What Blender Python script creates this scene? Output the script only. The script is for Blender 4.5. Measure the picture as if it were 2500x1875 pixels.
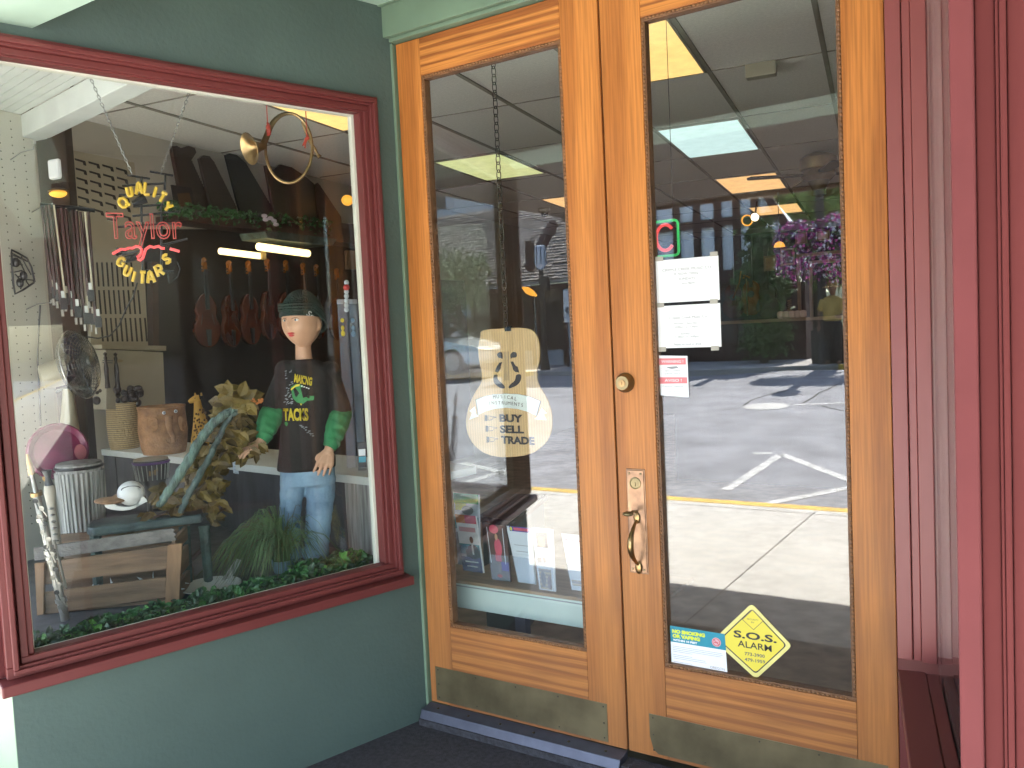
import bpy, bmesh, math, random
from mathutils import Vector, Matrix, Euler, noise
rnd = random.Random(7)
sc = bpy.context.scene
for o in list(bpy.data.objects): bpy.data.objects.remove(o)
PI = math.pi
R = math.radians
# ------------------------------------------------------------------ camera
F = 2050.8; YAW = 32.91; PITCH = -3.434; ROLL = -2.754
CP = Vector((2.1564, -2.6111, 1.4906))
ya, pa, ra = R(YAW), R(PITCH), R(ROLL)
fw = Vector((-math.sin(ya)*math.cos(pa), math.cos(ya)*math.cos(pa), math.sin(pa)))
rt0 = Vector((math.cos(ya), math.sin(ya), 0)); up0 = rt0.cross(fw)
rt = rt0*math.cos(ra) + up0*math.sin(ra); up = -rt0*math.sin(ra) + up0*math.cos(ra)
cam = bpy.data.cameras.new('camera'); cam.sensor_width = 36; cam.lens = 36*F/2500
cam.clip_start = 0.02; cam.clip_end = 900
camo = bpy.data.objects.new('camera', cam); sc.collection.objects.link(camo)
m = Matrix((rt, up, -fw)).transposed().to_4x4(); m.translation = CP
camo.matrix_world = m; sc.camera = camo
# ------------------------------------------------------------------ world, sun, exposure
SUN_EL = 49; SUN_AZ = -4       # the sun stands over the far side of the street
w = bpy.data.worlds.new("World"); sc.world = w; w.use_nodes = True
nt = w.node_tree; sky = nt.nodes.new('ShaderNodeTexSky'); sky.sky_type = 'NISHITA'; sky.sun_disc = False
sky.sun_elevation = R(SUN_EL); sky.sun_rotation = R(180-SUN_AZ); sky.air_density = 1.2; sky.dust_density = 1.5
nt.links.new(sky.outputs[0], nt.nodes['Background'].inputs[0]); nt.nodes['Background'].inputs[1].default_value = 0.12
sl = bpy.data.lights.new('sun', 'SUN'); sl.energy = 5; sl.angle = R(0.5); sl.color = (1, .95, .87)
so = bpy.data.objects.new('sun', sl); sc.collection.objects.link(so)
sd = Vector((math.sin(R(SUN_AZ))*math.cos(R(SUN_EL)), -math.cos(R(SUN_AZ))*math.cos(R(SUN_EL)), math.sin(R(SUN_EL))))
so.rotation_euler = sd.to_track_quat('Z', 'Y').to_euler(); so.location = (0, -10, 12)
sc.view_settings.view_transform = 'Standard'; sc.view_settings.look = 'None'
sc.view_settings.exposure = 3.5; sc.view_settings.gamma = 1
sc.cycles.max_bounces = 10; sc.cycles.diffuse_bounces = 5; sc.cycles.glossy_bounces = 5
sc.cycles.transparent_max_bounces = 24; sc.cycles.transmission_bounces = 4
sc.cycles.sample_clamp_indirect = 6; sc.cycles.use_denoising = True
sc.cycles.caustics_reflective = False; sc.cycles.caustics_refractive = False
# ------------------------------------------------------------------ photo pixel -> point on a real surface
def ray(x, y): return fw + rt*((x-1250)/F) - up*((y-937.5)/F)
def Pz(x, y, z):
    d = ray(x, y); return CP + d*((z-CP.z)/d.z)
def PY(x, y, Y):
    d = ray(x, y); return CP + d*((Y-CP.y)/d.y)
def Pp(x, y, p0, n):
    d = ray(x, y); return CP + d*((p0-CP).dot(n)/d.dot(n))
GY = .022                      # the door panes stand this far behind the door faces
def refl(x, y):
    d = ray(x, y); h = CP + d*((GY-CP.y)/d.y); return h, Vector((d.x, -d.y, d.z))
def Rz(x, y, z):
    h, d = refl(x, y); return h + d*((z-h.z)/d.z)
def RY(x, y, Y):
    h, d = refl(x, y); return h + d*((Y-h.y)/d.y)
def road_z(Y): return -.2 + .055*(-4.7-Y)
def Rr(x, y, dz=0):
    h, d = refl(x, y); t = (road_z(0)+dz - .055*h.y - h.z)/(d.z + .055*d.y); return h + d*t
class V:                       # an upright frame through a point, square to the line of sight
    def __init__(s, b):
        s.b = Vector(b); n = Vector((CP.x-s.b.x, CP.y-s.b.y, 0)).normalized(); s.n = n; s.r = Vector((-n.y, n.x, 0))
    def px(s, x, y, t=0): return Pp(x, y, s.b + s.n*t, s.n)
    def at(s, r, z, t=0): return Vector((s.b.x, s.b.y, 0)) + s.r*r + s.n*t + Vector((0, 0, z))
IA = Vector((.55, 2.05, 0)); IC, IS = math.cos(R(9.3)), math.sin(R(9.3))
UX = Vector((IC, IS, 0)); UY = Vector((-IS, IC, 0)); UZ = Vector((0, 0, 1))
def I(u, v, z=0): return IA + UX*u + UY*v + UZ*z
def LW(x, y, off=0): return Pp(x, y, I(-3.53+off, 0), UX)       # on the shop's left wall
PH = R(16.07); WD = Vector((-math.sin(PH), -math.cos(PH), 0)); WN = Vector((math.cos(PH), -math.sin(PH), 0))
def W(q, z, off=0): return Vector((-.0113, 0, z)) + WD*q + WN*off
# ------------------------------------------------------------------ materials
MT = {}
def mat(name, col, rough=.6, metal=0, var=.12, scale=8, bump=0, bscale=None, emit=0, ecol=None, spec=.5, col2=None, stretch=None, coat=0, alpha=None, wave=None, worn_skylit=0):
    m = bpy.data.materials.new(name); m.use_nodes = True; MT[name] = m
    t = m.node_tree; b = t.nodes['Principled BSDF']; L = t.links.new
    b.inputs['Roughness'].default_value = rough; b.inputs['Metallic'].default_value = metal
    b.inputs['Specular IOR Level'].default_value = spec; b.inputs['Coat Weight'].default_value = coat
    b.inputs['Coat Roughness'].default_value = .15
    tc = t.nodes.new('ShaderNodeTexCoord'); src = tc.outputs['Object']
    if stretch:
        mp = t.nodes.new('ShaderNodeMapping'); mp.inputs['Scale'].default_value = stretch; L(src, mp.inputs[0]); src = mp.outputs[0]
    nz = t.nodes.new('ShaderNodeTexNoise'); nz.inputs['Scale'].default_value = scale; nz.inputs['Detail'].default_value = 6; L(src, nz.inputs['Vector'])
    fac = nz.outputs['Fac']
    if wave:
        wv = t.nodes.new('ShaderNodeTexWave'); wv.wave_type = 'BANDS'; wv.bands_direction = wave[2] if len(wave) > 2 else 'X'
        wv.inputs['Scale'].default_value = wave[0]; wv.inputs['Distortion'].default_value = wave[1]; wv.inputs['Detail'].default_value = 3
        wv.inputs['Detail Scale'].default_value = 1.4; L(src, wv.inputs['Vector'])
        mx = t.nodes.new('ShaderNodeMath'); mx.operation = 'MULTIPLY_ADD'; L(wv.outputs['Fac'], mx.inputs[0]); mx.inputs[1].default_value = .6
        ad = t.nodes.new('ShaderNodeMath'); ad.operation = 'MULTIPLY'; L(fac, ad.inputs[0]); ad.inputs[1].default_value = .45; L(ad.outputs[0], mx.inputs[2]); fac = mx.outputs[0]
    cr = t.nodes.new('ShaderNodeValToRGB'); c2 = col2 or tuple(c*(1-var*1.6) for c in col)
    cr.color_ramp.elements[0].position = .32; cr.color_ramp.elements[1].position = .68
    cr.color_ramp.elements[0].color = (*c2, 1); cr.color_ramp.elements[1].color = (*[min(1, c*(1+var*.5)) for c in col], 1)
    L(fac, cr.inputs[0]); cout = cr.outputs[0]
    if worn_skylit:          # fine pores along the grain, weathering and sky light coloured in at the foot
        mp2 = t.nodes.new('ShaderNodeMapping'); sc3 = tuple((90 if q > 1 else 2.5) for q in stretch); mp2.inputs['Scale'].default_value = sc3; L(tc.outputs['Object'], mp2.inputs[0])
        n5 = t.nodes.new('ShaderNodeTexNoise'); n5.inputs['Scale'].default_value = 1.6; n5.inputs['Detail'].default_value = 5; L(mp2.outputs[0], n5.inputs[0])
        r5 = t.nodes.new('ShaderNodeMapRange'); r5.inputs[1].default_value = .35; r5.inputs[2].default_value = .62; r5.inputs[3].default_value = .74; r5.inputs[4].default_value = 1.06; L(n5.outputs['Fac'], r5.inputs[0])
        mu = t.nodes.new('ShaderNodeMixRGB'); mu.blend_type = 'MULTIPLY'; mu.inputs[0].default_value = 1; L(cout, mu.inputs[1]); L(r5.outputs[0], mu.inputs[2]); cout = mu.outputs[0]
        sp = t.nodes.new('ShaderNodeSeparateXYZ'); L(tc.outputs['Object'], sp.inputs[0]); n6 = t.nodes.new('ShaderNodeTexNoise'); n6.inputs['Scale'].default_value = 5; n6.inputs['Detail'].default_value = 6; L(tc.outputs['Object'], n6.inputs[0])
        m6 = t.nodes.new('ShaderNodeMath'); m6.operation = 'MULTIPLY_ADD'; L(n6.outputs['Fac'], m6.inputs[0]); m6.inputs[1].default_value = -1.6; L(sp.outputs[2], m6.inputs[2])
        r6 = t.nodes.new('ShaderNodeMapRange'); r6.inputs[1].default_value = -.9; r6.inputs[2].default_value = .9; r6.inputs[3].default_value = .62; r6.inputs[4].default_value = 0; L(m6.outputs[0], r6.inputs[0])
        mw = t.nodes.new('ShaderNodeMixRGB'); L(r6.outputs[0], mw.inputs[0]); L(cout, mw.inputs[1]); mw.inputs[2].default_value = (.22, .105, .050, 1); cout = mw.outputs[0]
    L(cout, b.inputs['Base Color'])
    if bump:
        n2 = t.nodes.new('ShaderNodeTexNoise'); n2.inputs['Scale'].default_value = bscale or scale*4; n2.inputs['Detail'].default_value = 4; L(src, n2.inputs['Vector'])
        bp = t.nodes.new('ShaderNodeBump'); bp.inputs['Strength'].default_value = bump; bp.inputs['Distance'].default_value = .01; L(n2.outputs['Fac'], bp.inputs['Height']); L(bp.outputs[0], b.inputs['Normal'])
    if emit:
        b.inputs['Emission Color'].default_value = (*(ecol or col), 1); b.inputs['Emission Strength'].default_value = emit
    if alpha is not None: b.inputs['Alpha'].default_value = alpha
    return m
def glass_mat(name, dirt=.02, tint=(.97, .985, .98), mult=1.0):
    m = bpy.data.materials.new(name); m.use_nodes = True; MT[name] = m; t = m.node_tree; L = t.links.new
    t.nodes.remove(t.nodes['Principled BSDF']); out = t.nodes['Material Output']
    g = t.nodes.new('ShaderNodeNewGeometry'); pw = t.nodes.new('ShaderNodeMath'); pw.operation = 'MULTIPLY_ADD'; pw.inputs[1].default_value = -2; pw.inputs[2].default_value = 1
    L(g.outputs['Backfacing'], pw.inputs[0]); p2 = t.nodes.new('ShaderNodeMath'); p2.operation = 'POWER'; p2.inputs[0].default_value = 1.56; L(pw.outputs[0], p2.inputs[1])
    fr = t.nodes.new('ShaderNodeFresnel'); L(p2.outputs[0], fr.inputs['IOR'])
    mm = t.nodes.new('ShaderNodeMath'); mm.operation = 'MULTIPLY'; mm.inputs[1].default_value = mult; mm.use_clamp = True; L(fr.outputs[0], mm.inputs[0])
    tr = t.nodes.new('ShaderNodeBsdfTransparent'); tr.inputs[0].default_value = (*tint, 1)
    gl = t.nodes.new('ShaderNodeBsdfGlossy'); gl.inputs['Roughness'].default_value = 0
    tc = t.nodes.new('ShaderNodeTexCoord'); nz = t.nodes.new('ShaderNodeTexNoise'); nz.inputs['Scale'].default_value = 1.6; nz.inputs['Detail'].default_value = 1; L(tc.outputs['Object'], nz.inputs[0])
    bp = t.nodes.new('ShaderNodeBump'); bp.inputs['Strength'].default_value = .0012; bp.inputs['Distance'].default_value = .02; L(nz.outputs['Fac'], bp.inputs['Height']); L(bp.outputs[0], gl.inputs['Normal'])
    mx = t.nodes.new('ShaderNodeMixShader'); L(mm.outputs[0], mx.inputs[0]); L(tr.outputs[0], mx.inputs[1]); L(gl.outputs[0], mx.inputs[2])
    df = t.nodes.new('ShaderNodeBsdfDiffuse'); df.inputs[0].default_value = (.8, .8, .8, 1)
    n3 = t.nodes.new('ShaderNodeTexNoise'); n3.inputs['Scale'].default_value = 5; n3.inputs['Detail'].default_value = 8; L(tc.outputs['Object'], n3.inputs[0])
    m3 = t.nodes.new('ShaderNodeMath'); m3.operation = 'MULTIPLY'; m3.inputs[1].default_value = dirt*2; L(n3.outputs['Fac'], m3.inputs[0])
    m2 = t.nodes.new('ShaderNodeMixShader'); L(m3.outputs[0], m2.inputs[0]); L(mx.outputs[0], m2.inputs[1]); L(df.outputs[0], m2.inputs[2])
    L(m2.outputs[0], out.inputs[0]); return m
EX = 1/11.3                   # emission that shows as white at this exposure
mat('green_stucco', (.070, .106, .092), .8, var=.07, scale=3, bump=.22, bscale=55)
mat('green_trim', (.16, .235, .16), .45, var=.07, scale=6, bump=.05)
mat('green_soffit', (.36, .50, .40), .7, var=.05, scale=3)
mat('red_paint', (.135, .030, .028), .45, spec=.35, var=.06, scale=3)
mat('red_deep', (.10, .022, .021), .85, spec=.2, var=.06, scale=3); mat('red_paint_toned', (.125, .032, .033), .8, spec=.2, var=.08, scale=7, bump=.05)  # both are red_paint toned down for strong street light on the posts
mat('cream_paint', (.62, .62, .52), .5, var=.05, scale=6)
mat('red_jamb', (.26, .068, .062), .4, var=.05, scale=3); mat('mauve_board', (.74, .56, .52), .5, var=.06, scale=5)  # red_jamb is the frame red lightened, since little light reaches the jamb
mat('oak', (.55, .205, .046), .45, spec=.3, var=.06, scale=2.2, col2=(.42, .145, .032), stretch=(5, 5, .35), wave=(.4, 14), bump=.12, bscale=14, coat=.06, worn_skylit=1)
mat('oak_rail', (.55, .21, .048), .45, spec=.3, var=.1, scale=2.2, col2=(.32, .105, .026), stretch=(.4, 5, 9), wave=(.9, 12, 'Z'), bump=.12, bscale=14, coat=.06, worn_skylit=1)
mat('oak_dark', (.16, .07, .025), .5, var=.2, scale=20, bump=.4, bscale=90)
mat('worn_bead', (.26, .12, .045), .55, var=.25, scale=30, bump=.3)
mat('gap_dark', (.02, .014, .01), .8)
mat('brass', (.40, .26, .12), .33, metal=1, var=.2, scale=14)
mat('plate_brass', (.36, .22, .13), .38, metal=.8, var=.3, scale=16, col2=(.16, .10, .07)); mat('brass_old', (.30, .24, .13), .45, metal=.9, var=.25, scale=9)
mat('kick_brass', (.18, .150, .085), .45, metal=.55, var=.3, scale=5, bump=.1)
mat('aluminium', (.10, .11, .15), .5, metal=.6, var=.1, scale=20)
mat('screw', (.08, .07, .05), .4, metal=.8)
mat('entry_floor', (.045, .045, .055), .8, var=.3, scale=60, bump=.5)
mat('paper', (.82, .84, .86), .7, var=.02)
mat('paper_dim', (.66, .72, .78), .6, var=.03)
mat('ink', (.035, .035, .04), .6); mat('ink_soft', (.30, .31, .33), .7); mat('ink_mid', (.14, .14, .15), .7)
mat('tape', (.42, .40, .34), .4)
mat('sticker_yellow', (.78, .66, .07), .4, var=.03); mat('sticker_yellow_pale', (.82, .74, .26), .4)
mat('teal', (.01, .26, .36), .4); mat('lime', (.72, .78, .04), .4); mat('white', (.8, .8, .8), .4, var=.03)
mat('pink_pale', (.75, .42, .45), .4); mat('red_flat', (.6, .05, .05), .4); mat('red_pale', (.72, .2, .22), .4)
mat('black', (.012, .012, .014), .4, var=.2); mat('black_gloss', (.012, .013, .018), .12, var=.1)
mat('dark_wood', (.035, .018, .011), .4, var=.3, scale=8, stretch=(1, 1, .2))
mat('panel_brown', (.018, .010, .007), .6, var=.25, scale=4)
mat('red_brown', (.06, .022, .014), .5, var=.3, scale=7)
mat('tile', (.88, .84, .78), .9, var=.06, scale=60, bump=.35, bscale=160)
mat('tbar', (.28, .24, .19), .6)
mat('shop_wall', (.52, .48, .41), .9, var=.06, scale=2)
mat('shop_floor', (.34, .26, .19), .8, var=.2)
mat('pegboard', (.52, .50, .42), .6, var=.04, scale=3)
mat('hole', (.06, .055, .045), .9)
mat('beige_panel', (.40, .35, .26), .7, var=.06, scale=3)
mat('cardboard', (.36, .27, .17), .8, var=.1)
mat('slate_board', (.062, .062, .07), .7, var=.3, scale=5, stretch=(3, 3, .6))
mat('ledge_white', (.62, .64, .60), .5, var=.05)
mat('lamp_warm', (1, .8, .4), emit=EX*1.35, ecol=(1, .60, .19)); mat('lamp_warm2', (1, .8, .4), emit=EX*1.15, ecol=(1, .56, .22))
mat('lamp_cool', (.8, 1, 1), emit=EX*1.1, ecol=(.62, .86, .84)); mat('lamp_green', (.8, 1, .6), emit=EX*.95, ecol=(.72, .74, .32))
mat('tube_light', (1, .9, .6), emit=EX*3.5, ecol=(1, .72, .30)); mat('bulb', (1, .9, .7), emit=EX*6, ecol=(1, .85, .6))
mat('amber', (1, .6, .1), emit=EX*1.2, ecol=(1, .42, .05))
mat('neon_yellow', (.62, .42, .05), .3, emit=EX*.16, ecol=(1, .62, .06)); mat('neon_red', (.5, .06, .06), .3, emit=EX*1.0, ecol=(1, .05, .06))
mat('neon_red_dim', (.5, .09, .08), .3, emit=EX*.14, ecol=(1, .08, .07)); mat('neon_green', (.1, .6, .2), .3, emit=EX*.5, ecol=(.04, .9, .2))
mat('neon_red_lit', (.8, .1, .1), .3, emit=EX*.95, ecol=(1, .09, .09))
mat('chain_dark', (.05, .045, .035), .5, metal=.5); mat('chain_steel', (.30, .30, .28), .4, metal=.6)
mat('spruce', (.62, .42, .20), .5, var=.08, scale=5, stretch=(9, 9, .5), wave=(3, 2)); mat('banner', (.78, .84, .8), .5)
mat('pale_case', (.55, .66, .62), .5, var=.04)
mat('shelf_wood', (.30, .2, .12), .5, var=.2, stretch=(.5, 6, 6))
mat('acrylic', (.5, .6, .75), .1, alpha=.25)
mat('wicker', (.42, .27, .12), .8, var=.35, scale=14, wave=(22, .6, 'Z'), bump=.9, bscale=50); mat('wicker_pale', (.46, .33, .17), .8, var=.3, scale=12, wave=(25, .5, 'Z'), bump=.9, bscale=60)
mat('coconut', (.40, .20, .085), .75, var=.25, scale=20, bump=.5)
mat('fur_yellow', (.50, .27, .05), .8, var=.1, scale=12); mat('spot_brown', (.10, .045, .012), .8)
mat('magenta', (.17, .012, .06), .35, var=.35, scale=5); mat('magenta_pale', (.36, .10, .12), .4, var=.3)
mat('grey_wood', (.36, .35, .33), .8, var=.4, scale=9, stretch=(5, 5, .4), bump=.5); mat('grey_wood_h', (.15, .138, .128), .8, var=.2, scale=7, stretch=(.5, 5, 5), bump=.4)
mat('crate_wood', (.20, .12, .068), .75, var=.35, scale=5, stretch=(.6, .6, 5), bump=.3); mat('crate_post', (.27, .15, .075), .7, var=.2, stretch=(5, 5, .7))
mat('skin_drum', (.42, .37, .30), .6, var=.15); mat('purple', (.11, .035, .23), .4, var=.15)
mat('ball_white', (.66, .66, .64), .4, var=.1); mat('verdigris', (.11, .18, .145), .7, var=.3, scale=30, stretch=(1, 1, .35), bump=1, col2=(.02, .028, .026))
mat('seat_green', (.075, .105, .10), .6, var=.6, scale=9, bump=.5, col2=(.03, .04, .045)); mat('verdigris_dark', (.05, .085, .075), .6, var=.5, scale=16, bump=.6)
mat('leaf_yellow', (.17, .115, .02), .6, var=.3, scale=10); mat('leaf_brown', (.10, .062, .014), .6, var=.3)
mat('ivy', (.03, .125, .025), .5, var=.35, scale=14); mat('ivy_dark', (.015, .06, .018), .5, var=.3); mat('ivy_bright', (.10, .30, .05), .5)  # three leaf greens, mixed at random in the window ivy
mat('grass_blade', (.10, .17, .06), .7, var=.3); mat('blue_pot', (.19, .29, .38), .5, var=.15)
mat('plate', (.6, .62, .6), .25, var=.03); mat('silver', (.38, .36, .33), .3, metal=.8, var=.15); mat('ebony', (.02, .02, .022), .3)
mat('skin', (.56, .32, .20), .42, var=.04, scale=6, spec=.4); mat('lips', (.55, .06, .06), .4); mat('eye_white', (.6, .6, .58), .3); mat('iris', (.06, .09, .12), .2)
mat('brow', (.22, .12, .07), .8)
mat('beanie', (.012, .032, .022), .95, var=.3, scale=40, bump=.8, bscale=160); mat('shirt', (.017, .013, .012), .9, var=.25, scale=9, bump=.3)
mat('sleeve', (.035, .20, .075), .9, var=.2, scale=10, bump=.3); mat('denim', (.25, .37, .47), .85, var=.35, scale=6, bump=.3, bscale=90, col2=(.10, .17, .26))
mat('print_yellow', (.75, .58, .03), .6); mat('print_green', (.03, .22, .06), .6); mat('print_grey', (.22, .23, .25), .6)
mat('fan_cream', (.40, .36, .26), .35, var=.05); mat('fan_wire', (.42, .42, .40), .25, metal=.8)
mat('violin', (.10, .022, .009), .25, var=.3, scale=6, coat=.4); mat('violin_amber', (.32, .11, .02), .25, var=.3, scale=6, coat=.4)
mat('bow_dark', (.06, .018, .015), .4, var=.3); mat('bow_hair', (.52, .46, .33), .6); mat('tape_red', (.5, .05, .03), .6)
mat('asphalt', (.255, .26, .285), .9, var=.2, scale=2.0, bump=.6, bscale=45); mat('patch', (.12, .12, .125), .9)
mat('concrete', (.50, .485, .46), .9, var=.1, scale=2.5, bump=.15); mat('concrete_far', (.36, .345, .335), .9, var=.08, scale=1.0)
mat('curb_yellow', (.62, .40, .05), .8, var=.2, scale=6); mat('road_white', (.55, .55, .55), .8, var=.25, scale=9); mat('crack', (.03, .03, .03), .9)
mat('iron', (.27, .28, .29), .5, metal=.4); mat('soil', (.12, .10, .07), .95, var=.3)
mat('canopy_dark', (.05, .032, .022), .8, var=.2); mat('timber', (.055, .018, .012), .7, var=.25, scale=5)
mat('plaster', (.78, .84, .92), .9, var=.05, scale=1.2); mat('plaster_grey', (.48, .54, .62), .9)
mat('shingle', (.14, .125, .115), .9, var=.4, scale=5, wave=(0, 0)) if False else mat('shingle', (.30, .27, .25), .9, var=.35, scale=3)
mat('shop_dark', (.02, .022, .026), .3, var=.3, scale=2); mat('awning', (.16, .135, .11), .8)
mat('car_silver', (.72, .76, .80), .25, metal=.3, var=.03, coat=.5); mat('car_dark', (.015, .03, .05), .2, metal=.4, coat=.6); mat('car_glass', (.02, .03, .035), .05, metal=.2)
mat('tyre', (.018, .018, .018), .8); mat('alloy', (.42, .43, .45), .3, metal=.8); mat('leaf_tree', (.09, .175, .045), .6, var=.35, scale=3); mat('leaf_bright', (.17, .27, .06), .6, var=.35, scale=3)
mat('leaf_red', (.16, .05, .055), .6, var=.3); mat('bark', (.07, .05, .035), .9, var=.3)
mat('petal_pink', (.70, .08, .42), .6, var=.3); mat('petal_white', (.75, .70, .78), .6); mat('petal_purple', (.16, .02, .22), .6)
mat('lamp_glass', (.50, .56, .68), .3); mat('hat_straw', (.36, .22, .07), .8); mat('shirt_yellow', (.42, .29, .08), .85, var=.1); mat('trousers', (.022, .018, .018), .9)
mat('skin_tan', (.22, .11, .07), .6)
mat('sign_white', (.62, .66, .74), .5); mat('frame_gold', (.26, .16, .08), .4, var=.2)
glass_mat('glass', .005, mult=1.5); glass_mat('window_glass', .004, mult=.8)
# ------------------------------------------------------------------ mesh building
class MB:
    def __init__(s): s.b = bmesh.new()
    def face(s, pts):
        try: return s.b.faces.new([s.b.verts.new(p) for p in pts])
        except ValueError: return None
    def hexa(s, a):            # eight corners: bottom ring, top ring
        v = [s.b.verts.new(p) for p in a]
        for q in ((3, 2, 1, 0), (4, 5, 6, 7), (0, 1, 5, 4), (1, 2, 6, 5), (2, 3, 7, 6), (3, 0, 4, 7)): s.b.faces.new([v[i] for i in q])
        return s
    def box(s, c, d, ax=None):
        c = Vector(c); X, Y, Z = ax or (Vector((1, 0, 0)), Vector((0, 1, 0)), UZ); x, y, z = X*d[0]/2, Y*d[1]/2, Z*d[2]/2
        return s.hexa([c-x-y-z, c+x-y-z, c+x+y-z, c-x+y-z, c-x-y+z, c+x-y+z, c+x+y+z, c-x+y+z])
    def bb(s, x0, x1, y0, y1, z0, z1): return s.box(((x0+x1)/2, (y0+y1)/2, (z0+z1)/2), (x1-x0, y1-y0, z1-z0))
    def prism(s, pts, ext):    # polygon (3d points) pushed along ext
        ext = Vector(ext); a = [Vector(p) for p in pts]; n = len(a)
        lo = [s.b.verts.new(p) for p in a]; hi = [s.b.verts.new(p+ext) for p in a]
        s.b.faces.new(lo[::-1]); s.b.faces.new(hi)
        for i in range(n): s.b.faces.new([lo[i], lo[(i+1) % n], hi[(i+1) % n], hi[i]])
        return s
    def tube(s, pts, r, n=8, close=False, cap=True):
        pts = [Vector(p) for p in pts]; k = len(pts); rs = r if isinstance(r, (list, tuple)) else [r]*k; rings = []; pu = None
        for i, p in enumerate(pts):
            if close: d = pts[(i+1) % k]-pts[i-1]
            else: d = pts[min(i+1, k-1)]-pts[max(i-1, 0)]
            d = d.normalized() if d.length > 1e-9 else Vector((0, 0, 1))
            if pu is None: pu = d.orthogonal().normalized()
            pu = (pu - d*pu.dot(d)); pu = pu.normalized() if pu.length > 1e-6 else d.orthogonal().normalized(); pv = d.cross(pu)
            rings.append([s.b.verts.new(p + (pu*math.cos(a)+pv*math.sin(a))*rs[i]) for a in [2*PI*j/n for j in range(n)]])
        for i in range(k if close else k-1):
            A, B = rings[i], rings[(i+1) % k]
            for j in range(n): s.b.faces.new([A[j], A[(j+1) % n], B[(j+1) % n], B[j]])
        if cap and not close: s.b.faces.new(rings[0][::-1]); s.b.faces.new(rings[-1])
        return s
    def lathe(s, c, prof, n=24, ax=None, sx=1, cap=True):   # prof: (radius, height) along the axis
        c = Vector(c); X, Y, Z = ax or (Vector((1, 0, 0)), Vector((0, 1, 0)), UZ); rings = []
        for r, h in prof: rings.append([s.b.verts.new(c + Z*h + X*(math.cos(2*PI*j/n)*r*sx) + Y*(math.sin(2*PI*j/n)*r)) for j in range(n)])
        for A, B in zip(rings, rings[1:]):
            for j in range(n): s.b.faces.new([A[j], A[(j+1) % n], B[(j+1) % n], B[j]])
        if cap: s.b.faces.new(rings[0][::-1]); s.b.faces.new(rings[-1])
        return s
    def ball(s, c, r, n=12, f=None, ax=None):
        c = Vector(c); r = (r, r, r) if isinstance(r, (int, float)) else r; X, Y, Z = ax or (Vector((1, 0, 0)), Vector((0, 1, 0)), UZ)
        vs = []
        for i in range(n+1):
            th = PI*i/n; row = []
            for j in range(2*n if 0 < i < n else 1):
                a = PI*j/n; q = Vector((math.sin(th)*math.cos(a), math.sin(th)*math.sin(a), math.cos(th)))
                if f: q = f(q)
                row.append(s.b.verts.new(c + X*q.x*r[0] + Y*q.y*r[1] + Z*q.z*r[2]))
            vs.append(row)
        for i in range(n):
            A, B = vs[i], vs[i+1]; k = 2*n
            for j in range(k):
                if len(A) == 1: s.b.faces.new([A[0], B[j], B[(j+1) % k]])
                elif len(B) == 1: s.b.faces.new([A[j], B[0], A[(j+1) % k]])
                else: s.b.faces.new([A[j], B[j], B[(j+1) % k], A[(j+1) % k]])
        return s
    def leaf(s, c, d, w, l, nrm=None, fold=.25):
        d = Vector(d).normalized(); n = Vector(nrm) if nrm else Vector((rnd.uniform(-1, 1), rnd.uniform(-1, 1), rnd.uniform(.1, 1)))
        x = d.cross(n); x = x.normalized() if x.length > 1e-5 else d.orthogonal().normalized(); n = x.cross(d)
        c = Vector(c); nv = s.b.verts.new; a = nv(c); b = nv(c+d*l-n*fold*w*.6); k = n*fold*w
        m1 = nv(c+d*l*.33+n*.02*w); m2 = nv(c+d*l*.7); q = nv(c+d*l*.3+x*w*.46+k); t = nv(c+d*l*.3-x*w*.46+k); q2 = nv(c+d*l*.68+x*w*.38+k*.6); t2 = nv(c+d*l*.68-x*w*.38+k*.6)
        f = s.b.faces.new; f([a, q, m1]); f([a, m1, t]); f([m1, q, q2, m2]); f([m1, m2, t2, t]); f([m2, q2, b]); f([m2, b, t2]); return s
    def build(s, name, m, parent=None, smooth=False, bevel=0, edge=40):
        me = bpy.data.meshes.new(name); bmesh.ops.recalc_face_normals(s.b, faces=s.b.faces)
        if parent is not None:
            lo = parent_loc(parent)
            bmesh.ops.translate(s.b, verts=s.b.verts, vec=-lo)
        s.b.to_mesh(me); s.b.free()
        o = bpy.data.objects.new(name, me); sc.collection.objects.link(o); me.materials.append(MT[m])
        if parent is not None: o.parent = parent
        if smooth:
            for p in me.polygons: p.use_smooth = True
            me.set_sharp_from_angle(angle=R(edge))
        if bevel:
            bv = o.modifiers.new('bevel', 'BEVEL'); bv.width = bevel; bv.segments = 2; bv.limit_method = 'ANGLE'
        return o
def parent_loc(p):
    v = Vector(p.location)
    while p.parent: p = p.parent; v = v + p.location
    return v
def tag(o, label=None, cat=None, group=None, kind=None):
    if label: o['label'] = label
    if cat: o['category'] = cat
    if group: o['group'] = group
    if kind: o['kind'] = kind
    return o
def thing(name, label, cat, loc=(0, 0, 0), group=None):
    o = bpy.data.objects.new(name, None); sc.collection.objects.link(o); o.location = Vector(loc); o.empty_display_size = .1
    return tag(o, label, cat, group)
def struct(o): o['kind'] = 'structure'; return o
def copy_tree(o, parent=None):
    c = o.copy(); sc.collection.objects.link(c); c.parent = parent
    for ch in [x for x in bpy.data.objects if x.parent == o]: copy_tree(ch, c)
    return c
def recentre(o):                # a thing that is one mesh gets its origin at its base
    me = o.data; vs = [v.co for v in me.vertices]
    c = Vector((sum(v.x for v in vs)/len(vs), sum(v.y for v in vs)/len(vs), min(v.z for v in vs)))
    me.transform(Matrix.Translation(-c)); o.location = c; return o
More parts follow.
